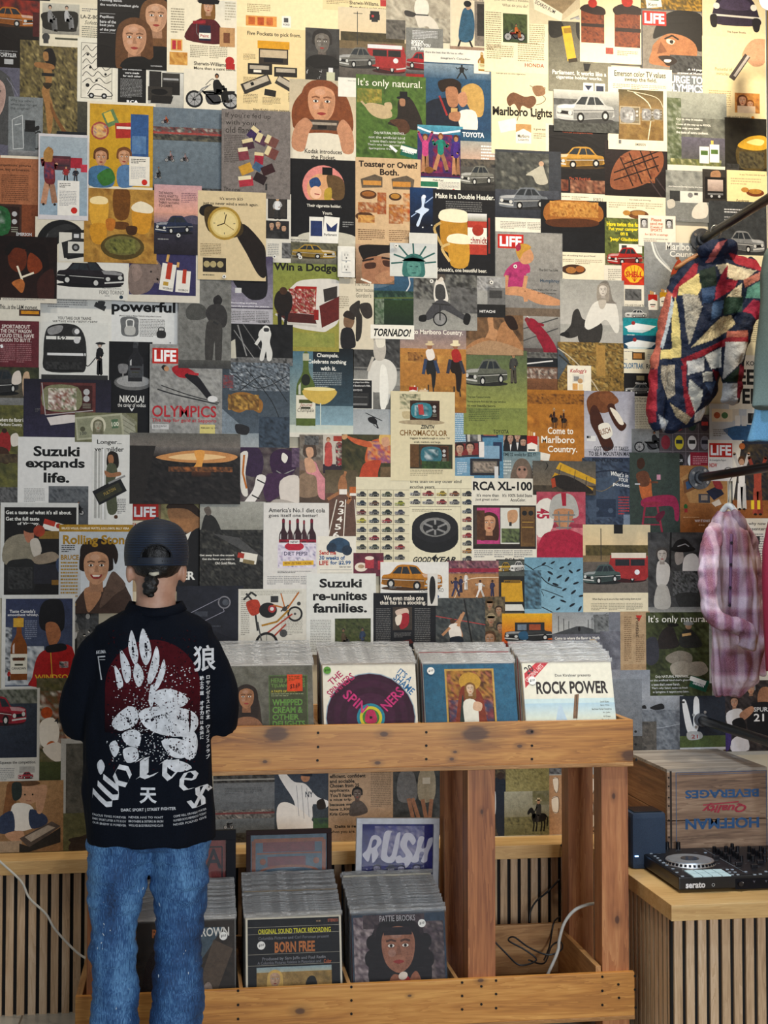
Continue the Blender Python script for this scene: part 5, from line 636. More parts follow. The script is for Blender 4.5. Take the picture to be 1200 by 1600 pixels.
279 434 361 577 787874|grainy grey page of a stooping old golfer|n 0 0 82 143 6 6c6c68 8a8a86 7c7c78 949490;s 555552 12 52 22 42 40 46 44 62 30 68 14 66;s 2c2a2a 54 34 62 28 68 36 64 44 56 44;s 3c3a3a 42 56 50 44 68 44 76 60 72 78 58 76 48 70;s 444240 44 72 66 72 68 100 66 134 58 134 56 100 52 134 42 134;l 333 3 54 70 62 74;g 0 130 82 13 5c5c58 444
196 389 312 474 d8d2c4|page of an elephant lifting its trunk beside cigarette packs|r 6 8 104 66 3c3864;s 8a7870 6 34 18 24 40 24 52 36 46 54 34 70 8 72;S 8a7870 8 40 46 52 52 54 34 46 22;S c8985c 3 50 26 40 14 28 22;s a08a80 10 30 22 28 26 44 14 54;o 40 38 1.5 222;q 66 46 22 42 8 e8e4da;q 68 36 8 26 8 c84028;q 63 56 8 6 8 c8a040;q 90 52 22 34 4 e8e4da;q 92 44 6 22 4 c84028;t VICEROY 58 62 16 3 333 a8;t VICEROY 82 64 16 3 333 a4;q 66 16 4 12 12 d8a860;q 82 26 4 8 8 d8a860
84 405 200 470 dcdad2|white page with a black two-door car facing right|C 6 2 104 46 241f24 f;t FORD_TORINO 72 50 38 6 333 n;t The_name_is_Torino 76 46 30 2 666;x 80 58 16 2 1 777;o 106 60 3 345
56 342 138 412 d8d0bc|pale page with a big black tyre|s 1c1c1c 2 58 4 30 20 10 44 4 66 12 74 26 50 30 32 46 26 64;s 333 12 52 16 30 30 16 50 10 64 16 44 22 28 36;l 777 .8 10 50 20 26;l 777 .8 16 56 28 32;s 1c1c1c 66 26 76 18 82 30 76 44
93 366 154 411 d4d0c4|cut-out of a folding instant camera, on top of the tyre|p 2a2a2c 4 16 28 8 46 10 50 36 8 40;r 20 0 14 12 333;r 23 2 8 6 ccc;r 14 14 26 18 d0cdc4;o 26 23 6 333;o 26 23 3 999;p 1c1c1e 10 38 58 28 56 34 14 42;l 777 1.5 44 14 56 30
0 372 90 475 201210|dark page of a couple lighting cigarettes in red light|g 0 0 84 100 1c1210 2c1814;s 6a2c14 14 26 24 14 40 18 42 44 30 56 16 46;s 8a3a18 46 28 58 22 68 34 66 50 54 58 44 50;s 1a0e0c 40 22 52 10 72 16 78 50 70 70 66 40 52 26;s 17100e 8 24 20 8 38 10 42 20 24 18 14 30;l e8dcc4 3 28 46 36 68;l e8dcc4 3 34 64 54 56;s c07038 20 72 34 66 40 74 36 88 26 80;s 40201a 60 68 84 50 84 100 64 100;r 3 96 87 7 d8d0c0;x 6 97 70 4 2 777
-20 471 64 504 dcd6c6|white strip with one line of black type and an orange bar|t This...is_the_L&M_moment. 20 7 60 7 222;r 51 14 33 10 4a3028;r 54 16 28 5 d8901c
-20 503 62 578 6c2c34|maroon page with large white capitals, left edge|t SPORTABOUT 24 6 44 6 e8dcd4;t THE_ONLY_WAGON 22 13 48 6 e8dcd4;t YOU'D_STILL_HAVE 20 20 54 6 e8dcd4;t REASON_TO_BUY_IT. 20 27 50 6 e8dcd4;x 22 36 50 30 10 a87478 2;q 24 40 4 5 -20 eee
-20 575 62 640 5a5448|photo of a family at the tailgate of a car by a lake|g 0 0 82 24 3c4030 6a6a50;n 0 0 82 20 5 2c3024 55583c;C -6 2 56 44 3c3c3c;s d8ccc0 42 10 52 6 54 24 40 26;s c8a888 58 10 66 8 68 30 60 50 56 30;g 0 48 82 17 8a8a88 747470
-20 634 44 790 5c5c34|green pasture page with red riders, lower edge cut|n 0 0 64 156 7 5a5c34 77743c 484a2c 6a6840;t where_the_flavor_is. 20 20 40 6 eeeadf;t Marlboro_Country. 20 28 36 6 eeeadf;s a02c2c 20 48 30 40 38 52 36 72 22 74;s d8d0c4 38 48 48 44 52 60 40 64;o 28 40 4 3a2820;s 4a3024 18 66 34 70 36 90 22 88;n 16 76 40 14 5 3a3028 6a5a40;n 0 128 64 28 4 333 777 222
38 594 174 692 262432|dark purple page with a wood-framed television showing a game|g 0 0 136 98 24222e 34304a;p d8d0cc 36 60 86 52 100 64 42 72;r 26 5 86 50 5a2c2c;V 27 6 84 48 6a3634 8a8a68;n 38 14 44 34 4 5a6a3c d8d0c0 8a4a38 e8e4dc;x 18 46 8 6 3 666;l b8b0b0 1.5 28 6 34 56 108 48
29 684 149 830 dfdedb|white page with a three-line bold headline, beside the slim cigarettes|t Suzuki 24 14 72 16 131313 k;t expands 12 33 92 19 131313 k;t life. 40 55 40 16 131313 k;x 10 80 34 22 10 aaa;r 48 76 62 66 55585c;g 48 76 62 30 74787c 5a5e62;n 48 80 62 20 5 4a4e54 74787c 3a3e44;Y 82 106 22 16 333 222
118 646 215 692 7c7c5c|stack of green bank notes drawn large|p a8a894 72 2 92 10 96 44 74 40;p 8c8c74 72 2 78 0 96 14 96 20;l 6c6c54 .8 74 10 94 22;l 6c6c54 .8 74 18 94 30;l 6c6c54 .8 74 26 94 38;q 38 22 74 36 -6 b4b49a;q 38 22 68 30 -6 9a9c80;e 36 20 12 14 d0ccb4;F 36 20 6 a8a48c 77755c L;q 62 17 10 14 -6 5c7c5c;t 100 57 14 11 7 e4e4d0 a-6;t 100 8 30 10 5 444 a-6;o 12 26 4 5c5c48
144 680 208 825 dcdcd8|pale page of a woman in an olive gown beside giant cigarettes|t Longer... 8 8 38 9 222;t yet_milder 4 19 46 10 222;r 4 26 9 104 b4b4b0;r 14 22 9 110 c8c8c4;r 8 26 2 104 e0e0dc;r 17 22 2 110 eee;s 221a14 24 32 30 26 40 30 42 48 36 54 24 50;s a87450 25 34 32 32 34 42 28 48;s 555a44 24 48 36 46 40 60 36 74 40 118 26 122 22 84;s a87450 20 56 30 60 44 58 44 64 24 66;q 28 88 48 24 -28 1c1c1e;q 27 90 40 14 -28 3a3a2c;t FULTON 18 86 20 5 a89048 a-28;l 999 3 26 76 52 64;x 40 100 14 24 9 888;o 38 128 3 5a3820
203 678 375 788 1c1a1a|wide dark page of a glowing orange mushroom cloud over a city|g 0 0 172 30 6c6a64 8a8078;g 0 22 172 14 7a7470 3a302c;n 0 36 172 74 5 1a1818 2e2a2a 141212 3c3836;s d8985c 40 38 70 30 110 26 150 30 168 36 150 44 110 46 70 44;s efc890 60 37 100 31 150 36 120 41 80 41;s f0a850 100 28 116 28 112 52 118 56 98 56 104 44;n 60 52 100 8 4 c87840 3a2c24 8a5834;g 96 60 30 8 5a3420 241c1a;p 2c2826 0 20 40 20 20 110 0 110
2 786 123 934 d0d0cc|pale-bordered page of a mechanic with a red and white pack|r 6 7 112 136 1c1a1a;t Get_a_taste_of_what_it's_all_about. 8 12 102 6 f0f0ea;t Get_the_full_taste 8 22 52 6 f0f0ea;t of_Viceroy. 26 30 34 6 f0f0ea;q 86 38 40 15 16 e4e0d8;q 76 31 18 8 16 c83a28;o 90 36 4 b83828;r 60 44 58 12 8a6a2c;s 98907c 6 64 24 50 50 52 62 76 60 92 8 96;s b8785c 36 44 48 38 52 54 42 62;s 1c1614 34 40 44 32 54 36 52 46 42 46;s c8c0b4 46 60 58 56 64 76 52 84;s a0907c 50 86 80 76 92 88 60 96;s 262626 10 96 28 88 52 92 52 136 10 136;n 12 100 38 34 4 222 444 1a1a1a;r 52 96 64 30 2c2c34;s 3a4a6a 88 88 116 78 116 110 92 110;o 60 44 9 a84028;r 80 120 34 8 8a6428
102 950 154 1036 5c5c58|small black-and-white photo of two women with flowers|n 0 0 52 86 5 3a3a38 777 4a4a48;M 2 10 22 70 d0ccc4 c8c4bc 444 c8c4bc;M 24 6 22 70 d0ccc4 777 555 333;s ddd 8 40 18 38 16 48
93 820 208 958 d8dce0|cover with ornate gold title and a smiling dark-haired man|r 0 0 115 11 b88c24;t BRUCE_WILLIS,_CHARLIE_WATTS,_LOS_LOBOS,_BILLY_VERA 4 4 105 4 f4ecd8;g 30 11 85 120 b8c0c8 e0e6ec;r 0 11 34 127 c4c8cc;s 4a3830 26 138 34 108 56 92 70 98 90 80 108 104 114 138;s 6a5448 82 74 94 80 104 96 86 110 64 130 70 104;s c08c68 40 100 58 98 66 110 48 136 42 124;F 58 66 22 d09c78 281a14 G;s 281a14 34 56 34 34 48 24 66 22 84 28 92 46 88 62 80 44 62 40 44 44;t Rolling_Stone 6 16 106 19 b88c24 k;x 4 32 22 12 4 444;t BRUCE 3 47 28 8 b88c24 k;x 3 58 28 62 12 b8902c;r 3 122 24 4 b8902c
4 929 118 1074 d8d8d4|white-bordered page of a whisky bottle and a red-coated guard|g 6 6 104 136 343c5c 54607c;n 6 80 60 60 7 8a98a8 d8dce0 5a6878;n 6 50 10 70 4 3a4450 c8ccd0 2a323c;t Taste_Canada's 12 23 40 5 e8e8ea;t smoothest_whisky. 9 29 48 5 e8e8ea;s 17161a 58 30 64 12 80 6 94 12 98 40 92 58 62 54;s b07048 68 46 84 44 92 60 86 76 74 78;s b82020 48 128 56 96 74 84 110 82 110 142 46 142;l d8a838 1.4 76 84 80 142;s 1c1a1e 70 80 96 76 100 86 72 90;n 90 104 14 10 3 222 b8b8b8 c33;B 14 36 26 96 8a4a14 e0dccc;r 18 36 16 14 d8a838;t WINDSOR 16 97 22 4 222;t CANADIAN 16 112 22 4 222;t WINDSOR 52 124 60 9 e8b830;t CANADIAN 58 134 48 7 e8b830;x 36 40 20 30 10 8890a8;M 8 116 8 18 c8946c b82020 222 222
58 1058 145 1218 5a5434|photo of football players in orange helmets on turf|n 0 0 87 160 6 6a6438 4a4a2c 7a7050 3a3c24;n 0 20 60 90 7 c8beb0 8a4a30 5a5434 e0d8cc;o 16 54 9 c0501c;s e4ddd0 6 70 26 62 36 84 28 108 8 104;s 3a3048 42 50 60 44 64 80 46 88;t 40 28 62 14 9 333;o 24 106 8 c8652c;s d8d0c4 10 110 34 100 50 120 30 130;s c8a080 44 80 70 84 74 96 50 96;g 0 130 87 30 4c542c 3c4424
-4 1074 63 1226 cac8c0|page of a red classic car on a dark road with text below|g 0 4 63 104 3c4450 222a38;n 0 2 63 22 5 4a5040 8a8c80 343a30;C -30 10 76 50 a02030 f;g 0 62 63 46 2e3644 232a3a;t Squeeze_the_competition. 6 113 56 6 222;x 4 124 26 20 7 999;r 36 122 24 10 b0aea8;C 34 130 24 12 b82c3c
96 1152 145 1278 b8b8b4|grey page with a pale border, half hidden by the shirt|r 8 8 41 118 55544e;n 8 8 41 118 7 4a4a44 68665e 55534c
94 1268 145 1332 6a6a44|dull green page with a dark felt hat at its foot|n 0 0 51 64 8 6c6c48 58593c 767450;s 3a302a 20 46 34 40 51 36 51 64 16 64;e 32 46 18 5 332a24
-4 1218 100 1332 a8825a|tan page of a girl wearing headphones at a tape player|g 0 0 104 114 b48c60 94704c;s c89a78 30 6 50 2 66 10 62 32 46 38 34 30;s 8a5a34 18 2 34 0 36 16 28 40 20 60 10 60 14 24;s 6a4a30 32 2 52 -2 68 4 56 8 40 8;s 2a3430 24 4 38 4 38 26 26 30;s e4e0d8 24 40 44 36 58 46 60 74 26 78;s 34405c 2 60 24 48 28 80 10 84 0 78;s 34405c 52 46 76 56 78 70 54 76;s c89a78 62 12 78 8 76 30 70 52 62 48;o 44 22 1.4 221;o 56 22 1.4 221;l a06050 1.4 46 32 54 32;s c89a78 14 84 40 80 42 94 24 96;p 5c5048 36 92 86 66 100 74 52 108;p b0a494 44 90 80 72 92 76 54 98;r 0 96 40 18 b09a80;p 2c2824 36 100 52 106 100 76 100 100 52 114 36 114
136 160 243 308 e6dcc4|page of two children on a mustard yellow ground with a blue panel|r 4 4 100 128 d0a024;n 4 4 60 40 9 c89820 d8a82c;q 36 26 20 24 -24 6a8a5a;q 34 24 12 16 -24 e0b840;o 20 46 14 b05048;o 20 46 11 d8a868;n 10 38 20 16 4 c05040 e8c070 8a6a9a;q 58 44 28 24 -4 b83028;r 46 38 24 4 e8e0d0;r 68 18 28 66 345c94;n 70 52 22 28 8 4c74a8 6a90b8;F 22 88 10 d09870 6a4020;s 4a78a0 4 106 24 100 40 108 40 132 4 132;s 3c7a34 16 116 36 104 44 122 26 132;F 58 86 10 d09870 7a4a24;s 5c84b0 48 104 66 98 78 116 74 130 50 132;r 66 84 32 46 e8e2d4;x 69 88 24 8 3 333;x 69 100 24 20 8 bbb;o 90 124 4.5 d82c20
239 170 350 307 66747e|grey blue page of dirt bikes in front of parked cars|n 0 0 111 30 9 6a7884 77848e;n 0 30 111 20 3 2a2a2a 8a4a48 555a58 b8b4a8;r 0 38 111 3 a84a44;g 0 50 111 76 74828c 6a7680;n 0 42 111 9 3 222 4a4a44 77705c;Y 12 16 14 10 b03c3c c86030;Y 18 72 16 13 444 a88;Y 42 74 14 10 444 a88;Y 2 98 12 14 444 555;n 0 124 111 13 3 3a3c38 222 777;x 50 84 40 2 1 808c94
346 175 453 312 847c78|taupe page scattered with small colourful lighters|t If_you're_fed_up 6 5 70 10 2a2420 n;t with_your 6 17 50 9 2a2420 n;t old_flame... 6 27 54 10 2a2420 n;x 4 40 34 44 16 5c5450;q 50 36 15 20 38 3c2a58;q 52 30 12 7 38 d8c89c;q 62 46 18 15 24 5a3850;q 58 42 9 14 24 d8c89c;q 78 48 19 15 24 7a4c44;q 72 44 7 13 24 d8c89c;q 41 54 18 15 -14 4c2c3c;q 40 48 17 6 -14 d8c89c;q 78 66 18 16 24 7c4640;q 72 62 7 14 24 d8c89c;q 34 70 16 17 -10 8a3c48;q 33 62 15 6 -10 e0d4b0;q 58 76 14 16 4 a8243c;q 58 68 14 5 4 d8c89c;q 38 92 20 15 -24 d09c34;q 56 88 14 12 30 4a6a8a;q 72 92 20 14 -24 3c1c20;q 60 106 19 14 26 2c1c20;q 38 112 22 14 -8 b83444;q 36 106 20 6 -8 e0d4b0;t The_new 3 121 26 7 2a2420 n;t Flameboyant_butanes_by_Ronson 3 129 78 6 2a2420 n;r 68 114 3 10 333
132 298 245 413 a07028|amber page of beer glasses, a jug and a bowl of olives|n 0 0 113 115 9 a87830 c89844 8a5a20;s e0a838 10 18 36 16 34 56 12 56;s f0d8a0 10 16 24 12 36 16 34 24 12 24;s 7a4a18 46 2 70 2 68 44 48 44;s d8982c 76 28 104 30 100 66 78 64;s e8dcc0 74 26 88 18 106 26 104 36 78 34;s d89828 10 58 34 56 32 84 14 84;s 6a4018 46 52 68 52 66 62 48 62;s c87828 34 48 48 48 46 64 36 64;e 60 90 34 20 5a4a20;e 60 88 28 15 77713c;n 40 78 40 22 4 5a5a28 8a8a44 3c4020;s 4a2c14 66 58 82 58 80 70 68 70
241 292 315 400 b0909c|pink sky page with a dark blue estate car|g 0 0 74 50 d0a4a8 e8a890;g 0 44 74 18 d8a08c 8a7888;s 5a5468 40 52 60 46 74 52 74 60 30 60;g 0 60 74 48 3a3848 241f28;C 2 46 58 32 2a3450;t THE_WAGON 7 11 22 4 3a2a30;t YOU'LL_WANT_TO 7 16 30 4 3a2a30;t DRIVE_EVEN_WHEN 7 21 32 4 3a2a30;t THERE'S_NOTHING 7 26 32 4 3a2a30;t TO_CARRY. 7 31 22 4 3a2a30;x 42 12 26 16 6 9a7078;x 6 84 34 3 1 aaa
309 302 415 440 d8c49c|tan page of a gold wristwatch on a dark leather strap|t It's_worth_$25 34 9 36 5 2a2018;t just_to_never_wind_a_watch_again. 8 17 86 6 2a2018;s 1c1814 6 24 22 22 26 40 10 40 2 34;s 221a16 58 62 72 50 100 78 106 96 106 130 94 128 76 96;s 4a3a1c 10 30 24 24 52 30 70 52 66 68 44 72 16 62;o 41 50 26 b8943c;o 41 50 22 d8c078;o 41 50 19 e0cc90;l 3a2a14 1.6 41 50 44 36;l 3a2a14 1.6 41 50 30 54;l 8a6a28 1 41 50 56 60;l 554 1 41 33 41 36;l 554 1 41 64 41 67;l 554 1 24 50 27 50;l 554 1 55 50 58 50;x 4 82 34 20 8 a08c68;r 8 104 36 22 2a2420;o 14 114 5 b8a878;o 24 114 5 b8a878;o 35 114 5 b8a878;x 8 130 36 3 1 554
13 152 67 244 8a8f90|grey page of a steel vacuum flask beside its outline|t Why_buy_others 3 4 36 5 2a2c2c n;t when_you_can_get 3 10 42 5 2a2c2c n;t the_original? 3 16 30 5 2a2c2c n;l d0d2d0 1 6 36 22 28 24 80 8 82 6 36;l d0d2d0 1 10 44 20 42;g 25 50 18 40 5a5e60 777c7e;r 26 36 16 18 222;s 222 42 46 48 44 48 50 42 52;S 333 2.5 42 56 50 54 48 78 42 80;g 0 84 54 8 999 777
61 213 139 346 d2ced0|pale blue page of a woman in a red dress by a parked van|g 2 4 74 122 a8b4bc 9ab0c0;r 20 34 30 22 5a3038;g 22 38 26 12 8a4048 2c2c34;r 50 36 18 16 b02838;r 66 46 10 12 d03c50;M 34 50 18 24 c89878 a83030 333 8a5a30;M 50 52 16 22 c89878 2c2c34 333 222;M 6 22 22 90 c89474 7a2c30 c89474 b07840 1;s 7a2c30 10 42 22 38 26 64 24 78 10 74;s b88848 8 30 16 20 22 30 20 44 10 44;n 10 44 14 26 4 8a3038 3a3a5c c04848;r 30 72 34 54 e8e4dc;x 33 76 18 8 3 333;x 33 88 28 24 10 aaa;o 56 118 5 d82c20
333 1195 432 1316 6a6e72|grey page of dirt bikes behind the record bins|n 0 14 99 14 3 222 4a4844 666;r 0 22 99 2 a8a8a4;g 0 28 99 30 7c8084 74787c;x 18 36 60 10 4 5a5e62 2;n 0 70 99 14 3 2a2a2a 8a8884 444 b0a8a0;r 0 74 99 3 7a4040;g 0 84 99 24 70767a 666c70;Y 16 86 16 14 333;n 0 106 99 15 3 222 55544e 333
429 1195 515 1306 3c4450|photo of a pitcher in a pinstriped uniform throwing|g 0 0 86 111 3c4658 444c50;s dcdcdc 6 14 14 10 30 26 48 30 66 50 84 58 80 68 60 62 58 86 36 84 30 56 14 30;s e4e0da 4 66 20 58 48 76 64 100 40 111 8 106;l 888c98 .7 34 32 38 80;l 888c98 .7 42 32 46 84;l 888c98 .7 50 36 54 82;o 48 20 7 b88464;s 1c2434 40 16 46 8 56 10 58 18;t NY 48 42 12 9 222c44;s 2a2018 66 58 76 54 80 68 68 70;n 60 84 26 24 5 3a5a3c 4a6a44 344
513 1195 618 1314 b89c80|peach page with a paragraph of large serif type|t efficient,_confident 2 14 56 7 222 k;t and_sociable. 2 22 40 6 222 k;t Chosen_from_25 2 29 46 6 222 k;t applicants. 2 37 32 6 222 k;t You'll_have 2 44 34 6 222 k;t a_nice_trip 2 52 34 5 222 k;t because_we 2 59 34 5 222 k;t have_2,300 2 67 32 5 222 k;t Kris_Conrads! 2 74 42 5 222 k;t Delta_is_ready 10 94 44 6 222 k;t when_you_are. 2 102 40 6 222;s 5c5450 36 60 48 56 58 64 60 76 34 80;F 45 46 7 6a5c54 222;x 66 12 34 56 20 8a7864;l c87860 1 102 10 102 110
614 1195 694 1306 4a4c4c|dim photo of two skirts and bare legs|n 0 0 80 111 9 343a3c 55585a 2a3032;s 77797c 10 12 32 12 36 54 8 54;s a8a08c 42 10 64 10 64 54 40 54;l a87c64 6 24 52 34 96;l a87c64 6 30 52 42 90;l a87c64 6 46 54 54 98;l a87c64 6 60 54 56 96;r 46 20 12 10 c8c4b8
764 1195 796 1312 4c463c|narrow photo of people in dark coats between the posts|n 0 0 32 117 5 5a5040 2c2824 77684c;s 1c2430 8 30 20 20 28 40 26 110 12 110;o 18 18 6 3a2c24;s c0c0bc 2 48 10 44 10 80 2 84
790 1195 864 1240 8a8250|beige photo of dry grass above the horse rider|n 0 0 70 42 3 8c8250 a49a64 746c44;r 0 41 74 3 d0ccbc
788 1236 864 1312 8a8468|misty field photo of one rider on a black horse|g 0 0 74 50 a8a48c 8a866c;n 0 44 74 32 4 6a6644 8a8458 504e34;n 44 0 30 24 5 8c886c 74704c;H 34 12 38 58 1a1814 3c3a34;g 0 58 30 16 7a7650 66623c
858 1195 944 1320 c0946c|peach page with rows of drawn teeth behind the right posts|r 0 0 86 18 b0b0a8;n 0 0 20 16 4 333 888 222;s e4d4bc 6 24 14 24 14 44 11 50 8 44;S 5a4634 .8 6 24 14 24 14 44 11 50 8 44;s e4d4bc 60 26 70 26 70 46 66 56 62 46;S 5a4634 1 60 26 70 26 70 46 66 56 62 46 60 26;s e4d4bc 4 60 14 58 14 84 6 84;S 5a4634 1 4 60 14 58 14 84 6 84;s e4d4bc 46 70 56 68 56 90 48 90;S 5a4634 1 46 70 56 68 56 90 48 90 46 70;s e4d4bc 58 70 68 68 68 90 60 90;S 5a4634 1 58 70 68 68 68 90 60 90 58 70;s e4d4bc 48 94 58 92 58 112 50 112;S 5a4634 1 48 94 58 92 58 112 50 112 48 94;s e4d4bc 60 94 70 92 70 112 62 112;S 5a4634 1 60 94 70 92 70 112 62 112 60 94
940 1060 1000 1330 5c5a56|dim grey page beside the end of the bins|n 0 100 60 170 8 3a3632 55504a 2c2a28;g 0 0 60 100 888c90 77797c
'''
WALLX0 = pt(-40, 800).x; WALLX1 = 2.33
S = struct(obj('wall_back', B(((WALLX0 - .6 + WALLX1) / 2, .06, 2.2), (WALLX1 - WALLX0 + .6, .12, 4.6)), plain('wall_paper', 'd8cdb2', .6, sc=6)))
GR = 'magazine pages pasted on the wall'
placed = []
def page(line, i):
    hd, lab, ops = line.split('|'); x0, y0, x1, y1, bg = hd.split(); x0, y0, x1, y1 = map(float, (x0, y0, x1, y1))
    cx, cy = (x0 + x1) / 2, (y0 + y1) / 2
    l, r_, t, b = pt(x0, cy).x, pt(x1, cy).x, pt(cx, y0).z, pt(cx, y1).z
    r_ = min(r_, WALLX1 - .006); b = max(b, .566)
    lv = 1 + max([q[4] for q in placed if q[0] < r_ and q[1] > l and q[2] < t and q[3] > b] or [0]); placed.append((l, r_, b, t, lv))
    w, h = x1 - x0, y1 - y0; a = Art(w, h, i).run(ops); W, H = r_ - l, t - b
    sx, sz = W / w, H / h
    me = a.mesh('magazine_page', lambda x, y, d: (x * sx - W / 2, -d, H / 2 - y * sz), min(1e-5, 3.2e-4 / max(a.L, 1)), hx(bg), 6e-5)
    o = obj('magazine_page', me, M['ink'], loc=((l + r_) / 2, -.0003 - lv * .0004, (t + b) / 2))
    tag(o, lab, 'magazine page', GR); return lv
mx = max(page(l, i) for i, l in enumerate(PAGES.strip().split('\n')))
# ------------------------------------------------------------ record rack
def fx(px, py, Y): p = pt(px, py, Y); return p.x, p.z
RK = thing('record_rack', 'two tier wooden rack of knotty pine boards on square posts holding record sleeves', 'record rack')
X0, X1, FY, BY = -.355, 1.462, -.84, -.335; U0 = -.31
def kn(lst): return [(*(lambda q: (q[0], FY, q[1]))(fx(a, b, FY)), r) for a, b, r in lst]
PC = ('84501f', 'b27634', 'd0974c')
up = wood('knotty_pine', PC, 0, 1.1, .42, kn([(432, 1147, .024), (743, 1147, .027), (985, 1181, .019), (828, 1143, .009), (600, 1147, .008), (812, 1166, .006), (706, 1186, .005), (590, 1192, .006), (414, 1190, .005), (711, 1175, .004)]))
lo = wood('pine_board', ('8c5624', 'bb7f3b', 'd69e54'), 0, 1.0, .42, kn([(469, 1580, .010), (751, 1532, .006), (640, 1556, .004)]))
ply = wood('plywood', ('7c5228', 'a47440', 'c49a64'), 0, 2, .5)
inn = wood('inner_pine', ('8a5c34', 'b28350', 'c89c68'), 0, 1.2, .5)
inny = wood('inner_pine_deep', ('8a5c34', 'b28350', 'c89c68'), 1, 1.2, .5)
red = wood('redwood_post', ('7c4626', 'a86a3e', 'c48a58'), 2, .9, .5, [(1.40, -.82, .86, .006), (1.41, -.82, .45, .008), (.95, -.82, .82, .005)])
def rbx(name, x0, x1, y0, y1, z0, z1, m, rot=None, bev=.0015): return obj(name, B(((x0 + x1) / 2, (y0 + y1) / 2, (z0 + z1) / 2), (x1 - x0, y1 - y0, z1 - z0), rot, bev), m, RK)
rbx('front_board', U0, X1, FY, FY + .02, .975, 1.116, up)
rbx('front_board', X0, X1, FY, FY + .02, .140, .282, lo)
rbx('bottom_panel', U0, X1, FY - .002, BY, .961, .975, ply)
rbx('bottom_panel', X0, X1, FY - .002, BY, .127, .140, ply)
rbx('back_board', U0, X1, BY - .02, BY, .975, 1.13, inn)
rbx('back_board', X0, X1, BY - .02, BY, .140, .316, inn)
for x in (U0, X1 - .02):
    rbx('end_board', x, x + .02, FY + .02, BY - .02, .975, 1.116, inny)
rbx('end_board', X0, X0 + .02, FY + .02, BY - .02, .140, .282, inny); rbx('end_board', 1.335, 1.353, FY + .02, BY - .02, .140, .30, inny)
for x in (.07, .417, .762, 1.107): rbx('divider', x - .006, x + .006, FY + .02, BY - .02, .975, 1.10, inny)
for x in (.163, .512, .868): rbx('divider', x - .006, x + .006, FY + .02, BY - .02, .140, .275, inny)
for x in (-.322, .903, 1.358):
    rbx('front_post', x, x + .092, FY + .0205, FY + .108, 0, .961, red); rbx('back_post', x - .008, x + .084, BY - .112, BY - .022, 0, .961, red)
sc0 = None
for px, py in [(497, 1145), (497, 1167), (496, 1188), (666, 1144), (666, 1165), (666, 1186), (831, 1143), (831, 1165), (831, 1186), (993, 1143), (993, 1163), (994, 1187), (372, 1548), (372, 1570), (372, 1592), (549, 1542), (549, 1563), (549, 1584), (722, 1535), (722, 1556), (722, 1577), (775, 1532), (775, 1553), (775, 1575), (752, 1541), (752, 1569), (941, 1526), (941, 1548), (941, 1570), (966, 1538), (967, 1559), (992, 1525), (992, 1546), (993, 1574)]:
    x, z = fx(px, py, FY)
    if sc0 is None: sc0 = o = obj('screw', CY((0, -.001, 0), .0042, .003, 'Y', 10), plain('black_screw', '16120f', .5, .6), RK); sc0['label'] = 'black screw head'
    else: o = sc0.copy(); C.objects.link(o); o.parent = RK
    o.location = (x, FY, z)
# ------------------------------------------------------------ records
def film_mat():
    t = NT('clear_sleeve', Roughness=.11); t.p.inputs['Base Color'].default_value = (.95, .95, .94, 1); t.p.inputs['Specular IOR Level'].default_value = 1.0
    v = t.coord((1, 1, 3)); t.bump(t.noise(v, 34, 4, .65, 1.6), 1.0, .03)
    out = t.t.nodes['Material Output']; tr = t.n('BsdfTransparent'); mx = t.n('MixShader'); 
    up_ = t.n('SeparateXYZ', {0: t.n('TexCoord').outputs['Object']}).outputs[2]
    f = t.n('MapRange', {'Value': up_, 'From Min': .309, 'From Max': .322, 'To Min': .025, 'To Max': .7}).outputs[0]
    t.set(mx.inputs[0], f); t.t.links.new(tr.outputs[0], mx.inputs[1]); t.t.links.new(t.p.outputs[0], mx.inputs[2]); t.t.links.new(mx.outputs[0], out.inputs[0]); return t.m
M['film'] = film_mat()
RS = random.Random(5)
def film_mesh(seed):
    bm = bmesh.new(); W, H, nx, nz = .325, .331, 14, 16; g = []
    for j in range(nz + 1):
        r = []
        for i in range(nx + 1):
            x = -W / 2 + W * i / nx; z = -.002 + H * j / nz
            k = max(0, (z - .29) / .04); y = -.0026 + .0012 * noise.noise(Vector((x * 22, z * 22, seed))) + k * .008 * noise.noise(Vector((x * 16, seed * 3, 1)))
            zz = z + (k * .003 * noise.noise(Vector((x * 24, seed * 7, 5))) if j == nz else 0)
            r.append(bm.verts.new((x, min(y, -.0019), zz)))
        g.append(r)
    for j in range(nz):
        for i in range(nx): bm.faces.new((g[j][i], g[j][i + 1], g[j + 1][i + 1], g[j + 1][i]))
    me = bpy.data.meshes.new('plastic_sleeve'); bm.to_mesh(me); bm.free()
    for p in me.polygons: p.use_smooth = True
    me.materials.append(M['film']); return me
films = [film_mesh(i) for i in range(5)]
def sleeve_mesh(c, art=None):
    bm = bmesh.new(); box(bm, (0, 0, .1575), (.315, .003, .315), None, .0006)
    me = bpy.data.meshes.new('record_sleeve'); bm.to_mesh(me); bm.free(); me.materials.append(c); return me
SLC = [plain('sleeve_' + n, c, .5) for n, c in (('white', 'd8d6d0'), ('cream', 'cfc6ae'), ('grey', '8f9092'), ('black', '1c1c1f'), ('red', '9c2f30'), ('blue', '4a6580'), ('tan', 'a08862'), ('pale', 'c2c8cc'))]
slm = [sleeve_mesh(c) for c in SLC]
WT = [0, 0, 0, 1, 1, 2, 2, 3, 4, 5, 6, 7, 7, 0]
def record(x, y, z, tilt, mesh, label, group, rz=0):
    r = thing('record', label, 'record', (x, y, z), 0, group); r.rotation_euler = (-R(tilt), 0, rz)
    obj('sleeve', mesh, None, r); obj('plastic_sleeve', films[RS.randrange(5)], None, r); return r
